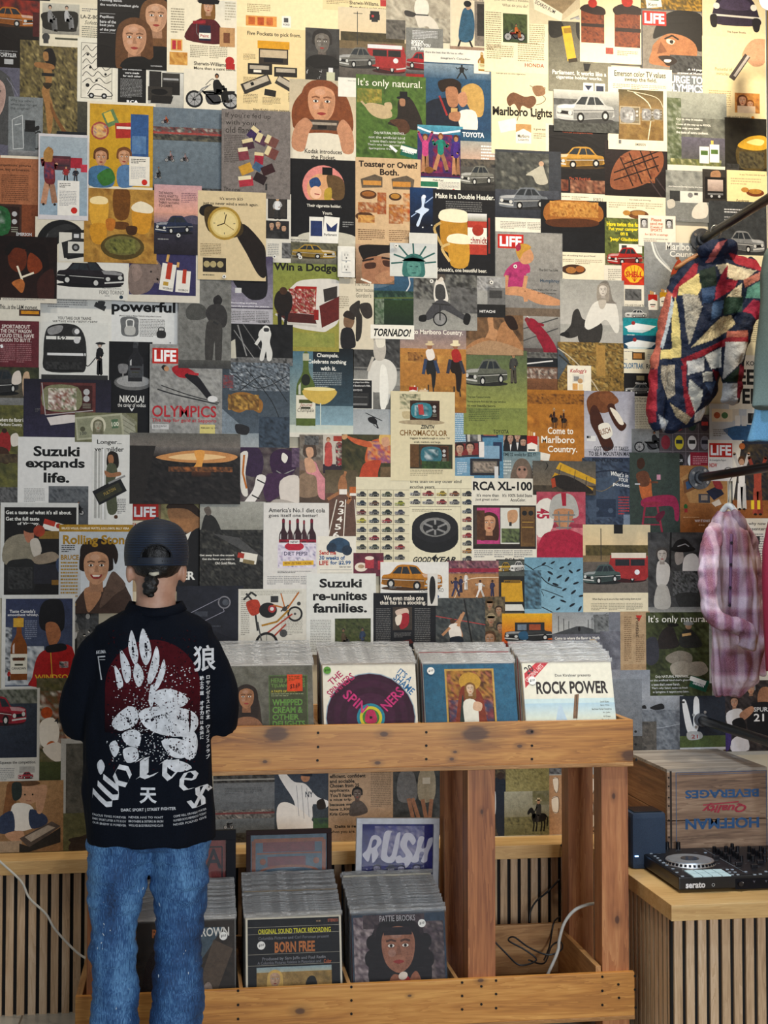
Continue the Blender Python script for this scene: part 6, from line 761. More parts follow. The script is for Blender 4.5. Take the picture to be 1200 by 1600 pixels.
def rstack(x, n, up_, where, first):
    """n sleeves filed behind the front one, leaning back"""
    for i in range(1, n):
        t = i / (n - 1); jx = RS.uniform(-.002, .002)
        if up_: y, z, a = -.772 + t * .235, .996 + t * .034, 17 - 12 * t
        else: y, z, a = -.775 + t * .335, .166 + t * .05, 14 - 10 * t
        z += RS.uniform(-.004, .004) + (.009 if RS.random() < .12 else 0)
        record(x + jx, y, z, a, slm[RS.choice(WT)], 'record in clear plastic filed behind ' + first, 'records filed behind ' + first, RS.uniform(-.008, .008))
ART = {}
def cover(x, up_, ops, bg, label, st=None):
    y, z, a = (-.772, .996, 17) if up_ else (-.775, .166, 14)
    r = thing('record', label, 'record', (x, y - .005, z), 0); r.rotation_euler = (-R(a), 0, 0)
    A = Art(100, 100, int(x * 1000)).run(ops); k = .00315
    me = A.mesh('front_cover', lambda u, v, d: (u * k - .1575, -.0016 - d, .315 - v * k), min(1e-5, 4e-4 / max(A.L, 1)), hx(bg), 2e-4)
    obj('sleeve', slm[0], None, r); obj('front_cover', me, M['card'], r)
    obj('plastic_sleeve', films[0], None, r, (0, -.0006, 0))
    if st:
        sx, sy, sr, c, tx, tc, kind = st
        S2 = Art(20, 20, 3); S2.clip = False
        if kind == 'o': S2.L = 1; S2.ell(10, 10, 9, 9, hx(c), 28)
        else: S2.L = 1; S2.rect(1, 0, 18, 20, hx(c)); S2.L = 2; S2.lines(3, 2, 14, 6, 3, hx('641'))
        S2.L = 3; S2.text(tx, 4, 7 if kind == 'o' else 11, 12, 6, hx(tc), 'bia-8')
        q = sr / 20 * k * 2
        o = obj('price_sticker', S2.mesh('price_sticker', lambda u, v, d: ((u - 10) * q, -d, (10 - v) * q), 2e-5), M['card'], r, (sx * k - .1575, -.0046, .315 - sy * k)); o['label'] = 'price sticker reading ' + tx
    return r
UX = (.243, .592, .934, 1.277); LX = (-.012, .338, .688)
cover(UX[0], 1, 'g 0 0 100 100 77746a 4c4a40;n 0 0 100 100 9 6a685c 77756a 5a584c;s 3a2c22 18 34 30 22 42 34 46 60 50 100 12 100;F 30 34 9 a87450 2a1c16 L;s 9a6a4c 16 62 30 54 46 62 54 100 8 100;s c8c0b0 14 74 34 66 50 78 52 100 8 100;r 54 11 40 60 4c5238;l 5c7a44 .8 54 11 94 11 94 71 54 71 54 11;t HERB_ALPERT\'S 56 13.5 36 5 6a8c48 k;t TIJUANA_BRASS 56 19.5 36 5 6a8c48 k;t A_TASTE_OF_HONEY 56 26.5 28 2.5 c8b840;x 56 30 36 4 2 98a078;t WHIPPED 57 36 32 7 6a9a48 k;t CREAM_& 57 44 32 7 6a9a48 k;t OTHER 57 52 28 6 6a9a48 k;t DELIGHTS 57 59 34 6 6a9a48 k', '66645a', 'front record with a grey green cover, a seated figure and an orange price sticker', (81, 19, 9, 'e8502c', '$3.69', '3a1410', 'r'))
cover(UX[1], 1, 'o 50 57 48 9ab0c0;o 50 57 47 3c1630;o 50 57 40 461a38;o 50 57 33 3c1630;o 50 57 26 4a1c3c;o 50 57 15 2a90a8;o 50 57 12 d8c830;o 50 57 9 4a8a3c;s c83060 46 50 54 50 56 62 44 62;o 50 57 1.5 222;t THE 5 11 17 7 c8306a ba-42;t SPINNERS 2 18 34 8 c8306a ba-38;t IT\'S_A 80 9 17 7 2a78b0 ba42;t SHAME 74 18 26 8 2a78b0 ba44;t SPIN 20 34 28 11 d83880 ba42;t NERS 60 32 28 11 d83880 ba-45', 'e6e0d0', 'front record with a white cover and a large purple disc design', (5, 6, 4.5, '6aa84a', '$10', '1c2c14', 'o'))
cover(UX[2], 1, 'n 0 0 100 100 12 2f6684 346c8a 2c6080;r 23 6 54 94 c8a050;r 25 8 50 92 3a2a20;n 25 8 50 40 4 8a3a28 c89040 4a2818 b86a50;n 26 40 12 45 4 a04a50 6a3038 3a4a6a c87c5c;n 62 40 12 45 4 a04a50 6a3038 3a4a6a c87c5c;g 26 82 48 18 6a9ab8 3a6a3c;e 50 20 12 10 c89838;s 8a3a24 38 32 50 26 62 34 66 60 70 100 32 100;s 2a3a34 42 34 36 70 34 100 42 100;F 50 28 4.5 d8b898 8a6030 L;s e0dccc 42 42 56 42 58 70 62 100 40 100 42 70;s d8b090 54 42 62 44 60 52 52 50', '2f6684', 'front record with a blue cover and a gilt framed religious painting', (8, 8, 4.5, 'eceae4', '$10', '222', 'o'))
cover(UX[3], 1, 'g 0 40 100 60 c4d8d8 e8e4c8;g 0 45 100 18 b0ccd8 d8dcc8;p d8434a 2 12 16 0 30 0 2 28;t ORIGINAL_HITS 0 9 26 5 e8c8c0 ba-42;t 20 3 3 9 9 444 ba-30;t Don_Kirshner_presents 36 13 40 4 444;t ROCK_POWER 14 21 80 14 3a3230 k;p 8a6a50 56 36 61 35 57 62 52 62;l 332 .5 58 36 54 90;s b8ccd8 42 54 40 64 28 72 20 90 30 104 50 106 70 96 60 74 48 68;s d86a3c 46 66 56 68 62 80 56 96 36 100 30 90 38 76;s e8d0b0 46 74 54 76 52 88 42 88;s b8ccd8 36 52 40 46 42 56 38 68 32 72;t David_Essex 84 43 10 2 554;t Barry_White 84 47 10 2 554;t Bachman-Turner_Overdrive 74 51 22 2 554;t Dr._John 86 55 8 2 554;t Al_Green 86 59 8 2 554;t The_Hollies 84 63 10 2 554;t Procol_Harum 83 67 12 2 554;t Fancy 87 71 6 2 554;t Black_Sabbath 82 75 13 2 554;t Olivia 86 79 8 2 554;t Gladys_Knight_&_The_Pips 75 83 23 2 554;t First_Choice 84 87 11 2 554', 'e4deca', 'front record with a cream cover, an electric guitar and bold dark title', (10, 20, 5, 'eceae4', '$10', '222', 'o'))
cover(LX[0], 0, 'n 0 0 100 100 9 2a2420 3a3028 201c1a;p 4a5c68 54 8 88 8 30 90 20 90;p 5a4a3c 78 20 98 30 70 100 50 100;t RAY, 15 8 20 10 c8743c k;t RAY, 20 9 18 8 d8d4cc;t BROWN 60 8 34 9 d8d4cc;t B 55 5 8 13 b84a34 ki;s a08c80 66 70 74 62 80 80 84 100 62 100;s 2a1c18 10 40 30 24 40 60 30 100 4 100;S c8c4bc 1 40 50 34 66 44 80', '2a2420', 'front record with a dark brown cover and pale capitals, beside the jeans', (88, 17, 4.6, 'eceae4', '$10', '222', 'o'))
cover(LX[1], 0, 'r 2 2 96 98 16181e;l a8a294 .4 2 10 98 10;l a8a294 .4 2 17 98 17;l a8a294 .4 2 37 98 37;l a8a294 .4 2 48 98 48;t ORIGINAL_SOUND_TRACK_RECORDING 13 12 76 5 d8d030;t Columbia_Pictures_and_Carl_Foreman_present 13 19.5 74 4 777880;t BORN_FREE 30 25 42 11 c87840 k;t Produced_by_Sam_Jaffe_and_Paul_Radin 17 40 66 4 8a8a90;t A_Columbia_Pictures_Release_in_Panavision_and 12 44 66 3 777880;t Color 81 44 8 4 d86a3c;t STEREO 86 4 11 3 c86a4c;x 74 5 10 3 1 a86;r 11 50 78 50 a08050;g 11 50 78 6 98b0b8 b8b8a0;n 11 55 78 45 6 8a7040 b89458 a08048 6a5a34;F 30 62 6 c8a080 d8b060 L;s 4a7a84 22 72 38 72 42 100 18 100;s 222 62 66 70 60 74 70 76 100 60 100', 'd8d0bc', 'front record with a black soundtrack cover and yellow capitals', (16, 28, 4.6, 'eceae4', '$10', '222', 'o'))
cover(LX[2], 0, 'n 0 0 100 100 9 2a3848 3a4a5c 222c3a;n 2 4 22 92 4 8a7a80 5a4a54 b8a8a8 443840;n 76 10 22 86 4 6a5a60 3a3038 8a7a78;n 12 2 66 14 4 3a3038 5a4c50 2a2430;s 1c181e 22 20 34 8 56 6 72 14 82 40 78 76 22 76 18 44;e 22 30 7 8 1c181e;e 20 46 7 9 1c181e;e 24 62 8 9 1c181e;e 78 30 7 8 1c181e;e 80 48 7 9 1c181e;e 76 64 8 9 1c181e;n 24 12 52 12 3 1c181e 3a2c34 141016;F 49 36 20 a87058 1c181e N;n 34 15 30 8 3 1c181e 2a2028;t PATTIE_BROOKS 30 3 38 6 b8b4b8 n;s a86a50 38 70 44 62 52 68 54 90 36 90;s a86a50 60 68 68 60 74 80 60 86;o 55 70 6 b8242c;e 53 64 5 4 e8d8c8 -20', '2a3848', 'front record with a close portrait of a curly haired woman in fur', (75, 12, 4.6, 'eceae4', '$10', '222', 'o'))
rstack(UX[0], 22, 1, 'upper bins', 'the front record with the seated figure'); rstack(UX[1], 23, 1, 'upper bins', 'the front record with the purple disc'); rstack(UX[2], 21, 1, 'upper bins', 'the front record with the gilt painting'); rstack(UX[3], 24, 1, 'upper bins', 'the front record with the guitar')
rstack(LX[0], 24, 0, 'lower bins', 'the dark brown front record beside the jeans'); rstack(LX[1], 27, 0, 'lower bins', 'the soundtrack front record'); rstack(LX[2], 25, 0, 'lower bins', 'the front record with the fur portrait')
rstack(-.112, 10, 1, 'upper bins', 'the person in the upper bin')
record(-.112, -.805, 1.0, -1, slm[2], 'record tilted forward under the hands of the person', 'record under the hands')
# ------------------------------------------------------------ framed prints behind the lower records
M['glass'] = (lambda t: t)(NT('picture_glass', Roughness=.03))
def glassmat():
    t = M['glass']; out = t.t.nodes['Material Output']; tr = t.n('BsdfTransparent'); mx = t.n('MixShader', {0: .04}); gl = t.n('BsdfGlossy', {'Roughness': .04})
    t.t.links.new(tr.outputs[0], mx.inputs[1]); t.t.links.new(gl.outputs[0], mx.inputs[2]); t.t.links.new(mx.outputs[0], out.inputs[0]); return t.m
M['glass'] = glassmat()
def framed(name, label, cx, W, H, zb, fw, mat, ops, bg, roll, n=(100, 100)):
    r = thing(name, label, 'framed print', (cx, -.412, zb)); r.rotation_euler = (-R(2.2), R(roll), 0)
    bm = bmesh.new()
    for x, z, w, h in ((0, fw / 2, W, fw), (0, H - fw / 2, W, fw), (-W / 2 + fw / 2, H / 2, fw, H - 2 * fw), (W / 2 - fw / 2, H / 2, fw, H - 2 * fw)): box(bm, (x, 0, z), (w, .022, h), None, .0015)
    box(bm, (0, .009, H / 2), (W - .004, .003, H - .004))
    obj('frame', bm, mat, r)
    A = Art(*n, 9).run(ops); kx, kz = (W - 2 * fw) / n[0], (H - 2 * fw) / n[1]
    obj('print', A.mesh('print', lambda u, v, d: (u * kx - W / 2 + fw, .004 - d, H - fw - v * kz), 1e-5, hx(bg), 2e-4), M['card'], r)
    obj('glass', B((0, -.001, H / 2), (W - 2 * fw, .002, H - 2 * fw)), M['glass'], r); return r
framed('framed_print', 'white framed blue print with dripping pale capitals, behind the fur portrait record', .722, .300, .50, .225, .021, plain('white_frame', 'c8cad0', .4), 'n 0 0 100 205 14 262a7c 30348a 20246a;n 18 4 70 50 6 8a88b8 4a4a98 b0a8c8 3a3a88;s d8d4e0 14 20 24 20 28 30 22 40 24 50 16 62 14 46 10 60 4 54 2 48 8 40;s 3a3c8a 16 26 21 26 20 34 14 38;s d8d4e0 32 14 42 12 40 18 36 48 42 50 48 20 52 14 54 18 48 56 38 62 28 56 28 44;s d8d4e0 60 16 70 16 76 26 72 34 66 26 64 36 72 50 68 64 62 70 60 62 50 62 48 54 54 50 58 54 62 50 54 34;s d8d4e0 80 22 88 22 84 38 90 38 94 24 102 24 94 46 92 60 84 60 88 46 82 46 80 60 70 60 76 44;F 22 72 5 a8a4c0 222650;F 42 73 5 c0bcd0 222650 H;F 56 73 5 b0acc8 222650;F 78 72 5 a8a4c0 222650;r 0 84 100 121 3a3c88', '262a7c', 1.6, (100, 205))
framed('framed_print', 'dark framed poster of orange and blue wavy bands, behind the soundtrack record', .345, .302, .48, .215, .016, plain('dark_frame', '2a1614', .6, Specular_IOR_Level=.2), 'r 0 0 100 160 4c6a80;l 9c5234 5 4 8 96 8 96 80 4 80 4 8;r 16 10 68 12 7c2838;r 22 28 50 12 7c2838;l 9c5234 2 8 24 92 24;S 9c5234 3 6 80 14 58 50 48 86 58 94 80;S 9c5234 3 16 90 26 66 50 58 74 66 84 90;S 9c5234 3 28 90 36 72 50 68 64 72 72 90;S 9c5234 3 2 60 16 44 50 40 84 44 98 60;e 50 84 20 12 a02c30;o 16 34 4 9c5234;o 86 34 4 9c5234;n 0 84 100 76 6 9c5234 4c6a80 7c2838', '4c6a80', 0, (100, 160))
framed('framed_print', 'black framed red print with tall dark letters, behind the jeans', .008, .300, .485, .215, .034, plain('navy_frame', '0c0e18', .6, Specular_IOR_Level=.2), 'r 0 0 100 150 8c3c3c;l 1c2030 2 6 9 94 9 94 110 6 110 6 9;t NINA 8 11 86 25 1c2238 b;r 34 39 44 30 a05c58', '8c3c3c', 0, (100, 150))
# ------------------------------------------------------------ the person
PX, PY_ = -.106, -1.25
PS = thing('person', 'person seen from behind in black mesh cap, printed black t-shirt and blue jeans', 'person', (PX, PY_, 0))
M['skin'] = (lambda t: (t.col(t.ramp(t.noise(t.coord(), 30, 4), [(.3, 'b98a72'), (.7, 'd0a48c')])), t.m)[1])(NT('skin', Roughness=.5, Subsurface_Weight=.12))
M['cotton'] = plain('black_cotton', '0c111b', .9, var=.25, sc=300, bump=.25, Specular_IOR_Level=.12)
def denim():
    t = NT('denim', Roughness=.8); g = t.n('TexCoord').outputs['Object']
    tw = t.noise(t.coord((420, 420, 40)), 1, 2); big = t.noise(t.coord((11, 6, 3)), 1.0, 2, .5, .3)
    f = t.math('ADD', t.math('MULTIPLY', tw, .45), t.math('MULTIPLY', big, .6))
    c = t.ramp(f, [(.36, '102442'), (.52, '275082'), (.68, '6496c4')])
    sp = t.noise(t.coord((70, 70, 40)), 1, 2); rg = t.noise(t.coord((6, 6, 5)), 1, 1)
    k = t.ramp(t.math('MULTIPLY', sp, t.math('ADD', rg, .38)), [(.70, (0, 0, 0, 1)), (.73, (1, 1, 1, 1))])
    t.col(t.mix(k, c, hx('c8d4dc'))); t.bump(tw, .25, .002); return t.m
M['denim'] = denim()
M['hair'] = plain('black_hair', '0d0b0b', .45, var=.5, sc=220, bump=.5)
bm = bmesh.new()
hxo = .005
loft(bm, [(hxo, .055, 1.530, .028, .026), (hxo, .04, 1.547, .046, .052), (hxo, .022, 1.58, .060, .076), (hxo, .012, 1.62, .068, .088), (hxo, .004, 1.66, .073, .094), (hxo, 0, 1.70, .072, .094), (hxo, 0, 1.73, .060, .080), (hxo, 0, 1.752, .032, .046)])
loft(bm, [(.003, -.01, 1.44, .066, .062), (.003, -.008, 1.50, .060, .060), (.004, -.004, 1.54, .056, .058), (.005, .0, 1.60, .058, .066)])
tube(bm, [(hxo, .095, 1.662), (hxo, .108, 1.635), (hxo, .104, 1.622)], [.007, .012, .012])
tube(bm, [(hxo - .02, .092, 1.582), (hxo, .1, 1.585), (hxo + .02, .092, 1.582)], [.006, .009, .006]); tube(bm, [(hxo - .018, .09, 1.572), (hxo, .098, 1.57), (hxo + .018, .09, 1.572)], [.006, .009, .006])
tube(bm, [(hxo - .045, .082, 1.665), (hxo, .1, 1.668), (hxo + .045, .082, 1.665)], .007)
for s in (-1, 1): sph(bm, (hxo + s * .077, -.004, 1.615), .031, (.34, .62, 1))
loft(bm, [(0, 0, .885, .12, .08), (0, 0, .93, .138, .095), (0, 0, 1.02, .125, .09), (0, 0, 1.2, .138, .098), (0, 0, 1.34, .15, .098), (0, 0, 1.42, .135, .08), (0, -.005, 1.48, .07, .058)])
AX = {-1: (-.205, -.09), 1: (.180, .08)}
for s in (-1, 1):
    ex, wx = AX[s]
    tube(bm, [(s * .125, 0, 1.41), (ex * .85, .015, 1.30), (ex, .06, 1.185)], [.048, .043, .037], 12, 3)
    tube(bm, [(ex, .06, 1.185), ((ex + wx) / 2, .21, 1.195), (wx, .34, 1.225)], [.037, .035, .024], 12, 3)
    pw = Vector((wx, .34, 1.225)); d = Vector((-s * .25, .9, .42)).normalized(); side = Vector((s * .95, .28, -.1)).normalized()
    pal = pw + d * .055; sph(bm, pal, .036, (.9, 1.15, .5)); tube(bm, [pw, pal, pw + d * .085], [.024, .026, .02], 10, 2)
    for k, (o, ln) in enumerate(((.030, .062), (.011, .074), (-.008, .070), (-.026, .054))):
        b = pw + d * .075 + side * o; m1 = b + d * ln * .45 + Vector((0, .004, .012)); m2 = m1 + Vector((0, ln * .38, -.004)); m3 = m2 + Vector((0, ln * .10, -ln * .28))
        tube(bm, [b - d * .02, b, m1, m2, m3], [.009, .0092, .0085, .008, .0068], 8, 2)
    tb = pw + d * .03 - side * .028; tube(bm, [tb, tb - side * .022 + d * .022, tb - side * .026 + d * .05 + Vector((0, .006, -.006))], [.0115, .0105, .008], 8, 2)
LEG = {-1: [(-.09, 0, .92), (-.096, .0, .80), (-.110, .012, .50), (-.106, -.005, .28), (-.106, -.02, .08)], 1: [(.08, 0, .92), (.074, 0, .80), (.076, .012, .50), (.068, -.005, .28), (.066, -.02, .08)]}
for s in (-1, 1):
    tube(bm, LEG[s], [.085, .074, .05, .052, .036], 14, 3)
    q = LEG[s][-1]; tube(bm, [(q[0], -.05, .045), (q[0] + s * .01, .05, .04), (q[0] + s * .02, .13, .035)], [.034, .036, .028], 12, 3)
body = obj('body', fuse(bm, .0052, 3), M['skin'], PS)
for s in (-1, 1): smooth(obj('eye', (lambda b: (sph(b, (hxo + s * .03, .079, 1.647), .0115), b)[1])(bmesh.new()), plain('eye_dark', '2a1c16', .2), PS))
# jeans
bm = bmesh.new()
loft(bm, [(-.005, 0, 1.0, .158, .108), (-.006, 0, .90, .168, .118), (-.008, 0, .862, .155, .112), (-.009, 0, .836, .12, .09)])
tube(bm, [(-.086, 0, .93), (-.096, 0, .80), (-.108, .008, .62), (-.111, .012, .53), (-.105, .0, .36), (-.105, -.01, .2), (-.106, -.012, .045)], [.094, .088, .070, .067, .067, .072, .080], 22, 4)
tube(bm, [(.076, 0, .93), (.074, 0, .80), (.076, .008, .62), (.074, .012, .53), (.069, .0, .36), (.067, -.01, .2), (.066, -.012, .045)], [.09, .084, .071, .069, .074, .078, .084], 22, 4)
me = fuse(bm, .006, 3); crumple(me, .011, 8, 3, (1, 1, 1.5)); crumple(me, .006, 18, 8, (.6, .6, 2.4))
jn = obj('jeans', me, M['denim'], PS)
for s in (-1, 1):
    q = LEG[s][-1]; bm = bmesh.new()
    tube(bm, [(q[0], -.075, .055), (q[0], -.03, .06), (q[0] + s * .01, .06, .05), (q[0] + s * .022, .16, .035), (q[0] + s * .024, .185, .03)], [.036, .046, .046, .036, .018], 14, 3)
    sh = obj('shoe', fuse(bm, .006, 3), plain('white_leather', 'c8c6c0', .5), PS)
# shirt
bm = bmesh.new()
loft(bm, [(-.004, 0, .848, .180, .128), (-.010, 0, .92, .184, .13), (-.014, 0, 1.0, .187, .130), (-.012, 0, 1.15, .180, .124), (-.008, 0, 1.28, .178, .122), (-.005, 0, 1.38, .178, .116), (-.004, -.002, 1.43, .178, .104), (-.002, -.004, 1.463, .168, .090), (.0, -.005, 1.488, .132, .080), (.003, -.005, 1.506, .092, .074), (.004, -.005, 1.514, .076, .068)], 40, 2.25)
tube(bm, [(-.11, 0, 1.425), (-.150, .005, 1.385), (-.176, .02, 1.31), (-.199, .045, 1.225), (-.194, .07, 1.16)], [.050, .064, .066, .070, .066], 22, 4)
tube(bm, [(.11, 0, 1.425), (.140, .005, 1.385), (.158, .02, 1.31), (.178, .045, 1.225), (.172, .07, 1.16)], [.050, .064, .066, .070, .065], 22, 4)
me = fuse(bm, .0065, 5); crumple(me, .009, 6, 11, (1.3, 1, .8)); crumple(me, .005, 14, 4, (1.6, 1.6, .45))
ts = obj('t_shirt', me, M['cotton'], PS); ts['label'] = 'loose black t-shirt with a maroon and white back print'
bm = bmesh.new(); n = 40; cs = []
for i in range(n):
    a = 2 * math.pi * i / n; cs.append(Vector((.004 + .076 * math.cos(a), -.006 + .068 * math.sin(a), 1.514 + .004 * math.sin(a) + .007 * math.cos(2 * a))))
rs = []
for p in cs:
    o = Vector((p.x - .004, p.y + .005, 0)).normalized()
    rs.append([p + o * u + Vector((0, 0, v)) for u, v in ((-.006, .010), (.0, .012), (.006, .002), (.013, -.012), (.004, -.014))])
rings(bm, rs + [rs[0]], False); smooth(obj('collar', bm, M['cotton'], ts))
# back print: drawn flat, then laid on the cloth
A = Art(400, 400, 4); A.clip = False; OX, OY = 40, 900            # sheet units = photo pixels
def nib(pts, x, y, w, h, ang, pw=.2, c='e4e6ea'):
    ca, sa = math.cos(R(ang)), math.sin(R(ang)); cx, cy = x + w / 2, y + h / 2
    m = lambda u, v: (cx + (u - .5) * w * ca - (v - .5) * h * sa, cy + (u - .5) * w * sa + (v - .5) * h * ca)
    nx, ny = pw * .5, -pw * .36
    for (a, b), (d, e) in zip(pts, pts[1:]): A.poly([m(a - nx, b - ny), m(a + nx, b + ny), m(d + nx, e + ny), m(d - nx, e - ny)], hx(c))
o = lambda x, y: (x - OX, y - OY)
arch = [o(163, 1108)] + [o(238 - 75 * math.cos(math.pi * k / 24), 1076 - 76 * math.sin(math.pi * k / 24)) for k in range(25)] + [o(313, 1108)]
A.L = 1; A.poly(arch, hx('4c1119'))
A.L = 2; A.run('g 123 176 150 70 4c1119 120a12')
A.L = 4; W_ = 'e2e5ea'
def strokes(lst, c=W_):
    for q in lst: A.blob([o(*p) for p in q], hx(c), 3)
# loose brush marks: tongues, dashes and rough patches
strokes([[(204, 986), (209, 994), (213, 1008), (216, 1024), (212, 1040), (205, 1030), (200, 1010)], [(222, 983), (229, 992), (235, 1008), (236, 1026), (228, 1040), (220, 1026), (217, 1004)], [(187, 1016), (196, 1026), (203, 1042), (204, 1060), (197, 1068), (190, 1050)], [(244, 1010), (249, 1026), (246, 1048), (236, 1068), (230, 1062), (236, 1036)], [(212, 1036), (222, 1046), (224, 1062), (216, 1074), (208, 1056)], [(256, 1030), (258, 1050), (248, 1074), (240, 1078), (248, 1052)], [(178, 1040), (188, 1054), (192, 1072), (184, 1076), (180, 1058)],
    [(174, 1132), (184, 1116), (202, 1104), (214, 1110), (214, 1130), (198, 1140), (184, 1142)], [(190, 1148), (208, 1140), (220, 1148), (216, 1166), (198, 1164)], [(236, 1086), (258, 1076), (282, 1082), (294, 1096), (280, 1106), (250, 1104)], [(218, 1112), (244, 1104), (280, 1106), (304, 1116), (310, 1134), (296, 1150), (262, 1150), (232, 1140), (220, 1126)], [(286, 1152), (304, 1146), (309, 1166), (303, 1186), (288, 1184)], [(252, 1158), (276, 1154), (296, 1166), (290, 1184), (268, 1182)], [(170, 1166), (180, 1158), (186, 1172), (178, 1184)], [(192, 1172), (212, 1168), (216, 1186), (198, 1192)], [(256, 1188), (284, 1190), (300, 1202), (272, 1206)], [(236, 1070), (243, 1080), (238, 1104), (232, 1096)], [(150, 1198), (157, 1189), (163, 1200), (156, 1213)]])
strokes([[(228, 1124), (262, 1116), (300, 1126), (296, 1129), (262, 1121), (232, 1129)], [(258, 1108), (266, 1124), (270, 1148), (265, 1148), (261, 1126)], [(190, 1118), (204, 1124), (206, 1138), (200, 1130)], [(206, 1000), (209, 1012), (208, 1032), (205, 1014)], [(226, 996), (230, 1010), (229, 1030), (226, 1014)], [(308, 1156), (314, 1168), (312, 1182), (308, 1170)], [(262, 1164), (276, 1168), (284, 1178), (272, 1174)]], '1a1420')
A.L += 1
for k in range(620):
    x, y = A.rnd.uniform(168, 312), A.rnd.uniform(986, 1206)
    A.ell(x - OX, y - OY, A.rnd.uniform(.5, 2.2), A.rnd.uniform(.4, 1.2), hx('14101a' if k % 3 else '3c1018'), 6, A.rnd.uniform(0, 180))
A.L += 1
for k in range(700):
    t_ = A.rnd.random(); x, y = A.rnd.gauss(240, 34), 1040 + 150 * t_
    if 166 < x < 308: A.ell(x - OX, y - OY, A.rnd.uniform(.4, 1.5), A.rnd.uniform(.4, 1.0), hx(W_), 6)
A.L += 1
G = {'W': [[(-.05, .22), (.1, .1), (.1, .8), (.26, .95)], [(.26, .95), (.46, .78)], [(.46, .05), (.46, .8), (.62, .95)], [(.8, .05), (.86, .75), (.62, .97)]], 'O': [[(.5, .05), (.12, .3), (.12, .7), (.5, .97)], [(.5, .05), (.88, .3), (.88, .7), (.5, .97)],], 'L': [[(.62, .02), (.34, .08), (.3, .84), (.55, .95), (1.0, .78)], [(.08, .14), (.34, .02)], [(.54, .1), (.5, .8)], [(.1, .95), (.3, .84)]], 'V': [[(-.08, .26), (.1, .1), (.18, .75), (.5, .97)], [(.42, .12), (.72, .05), (.86, .5), (.5, .97)]], 'E': [[(.8, .12), (.55, .03), (.22, .2), (.15, .55), (.28, .86), (.6, .97), (.92, .8)], [(.2, .52), (.78, .4)], [(.8, .12), (.78, .4)]], 'S': [[(.88, .16), (.5, .02), (.18, .2), (.34, .42), (.7, .55), (.86, .76), (.5, .98), (.1, .82)], [(.52, .05), (.48, .95)]]}
for ch, x, y, w, h, an in (('W', 146, 1216, 42, 42, -50), ('O', 176, 1195, 30, 34, -24), ('L', 212, 1184, 32, 32, -2), ('V', 253, 1186, 29, 33, 8), ('E', 280, 1204, 28, 32, 24), ('S', 296, 1229, 33, 38, 28)):
    for st in G[ch]: nib(st, x - OX, y - OY, w, h, an, {'W': .17, 'S': .17, 'L': .24, 'V': .24, 'O': .2}.get(ch, .21))
A.L += 1
A.text('狼', 302 - OX, 1010 - OY, 36, 41, hx(W_), 'b'); A.text('天', 218 - OX, 1230 - OY, 27, 25, hx(W_), 'k')
def vert(s, x, y, sz, st):
    for k, ch in enumerate(s):
        if ch != ' ':
            sm = .7 if ch in 'のはにミスクラルロ' else .85
            A.text(ch, x - OX - sz * sm / 2, y + k * st - OY, sz * sm, sz * sm, hx(W_), 'k')
vert('戦士の道 オオカミは永遠に', 315.5, 1058, 8, 7.9); vert('ロサンゼルスに設立 ウルブスクラブ', 325.5, 1058, 8, 7.9)
A.text('AKUMA', 147 - OX, 1018 - OY, 17, 5.5, hx(W_), 'ba-9')
A.line([o(150, 1029), o(163, 1027)], 2, hx(W_)); A.line([o(151, 1029), o(157, 1064)], 2, hx(W_)); A.line([o(153, 1033), o(163, 1032)], 1, hx(W_))
A.text('DARC SPORT | STREET FIGHTER', 189 - OX, 1262 - OY, 86, 6, hx(W_), 'ba-2')
for x, ws in ((143, ('FALCUS TIMES FOREVER', 'DARC SPORT LIFTER X ITS BODY', 'OUR ENEMY IS FOREVER')), (201, ('NEVER HAS TO WAIT', 'BROTHERS & SISTERS IN IRON', 'WOLVES BODYBUILDING CLUB')), (271, ('COME HELL OR HIGH WATER', 'NUMBER BOYS MEMENTO TODAY', 'NEVER FOUND GIVE'))):
    for k, w_ in enumerate(ws): A.text(w_, x - OX, 1275 + k * 6.4 - OY - (4 if x > 260 else 0), 54 if x < 260 else 52, 3.4, hx(W_), 'na' + ('2' if x < 200 else '0' if x < 260 else '-6'))
me = A.mesh('back_print', lambda x, y, d: (x, y, d), 1.0)
bm = bmesh.new(); bm.from_mesh(me); bmesh.ops.triangulate(bm, faces=bm.faces)
for it in range(5):
    es = [e for e in bm.edges if (e.verts[0].co.xy - e.verts[1].co.xy).length > 5]
    if not es: break
    bmesh.ops.subdivide_edges(bm, edges=es, cuts=1); bmesh.ops.triangulate(bm, faces=[f for f in bm.faces if len(f.verts) > 3])
tb = bmesh.new(); tb.from_mesh(ts.data); T = BVHTree.FromBMesh(tb); Zs = A.L + 1
for v in bm.verts:
    px, py, l = v.co.x + OX, v.co.y + OY, v.co.z
    w = pt(px, py, PY_ - .125); h = T.ray_cast(Vector((w.x - PX, -1, w.z)), Vector((0, 1, 0)))
    y = h[0].y if h[0] and h[0].y < .06 else .0
    v.co = Vector((w.x - PX, y - .0012 - .0012 * l / Zs, w.z))
bm.to_mesh(me); bm.free(); tb.free(); obj('back_print', me, M['shirt_ink'], ts)
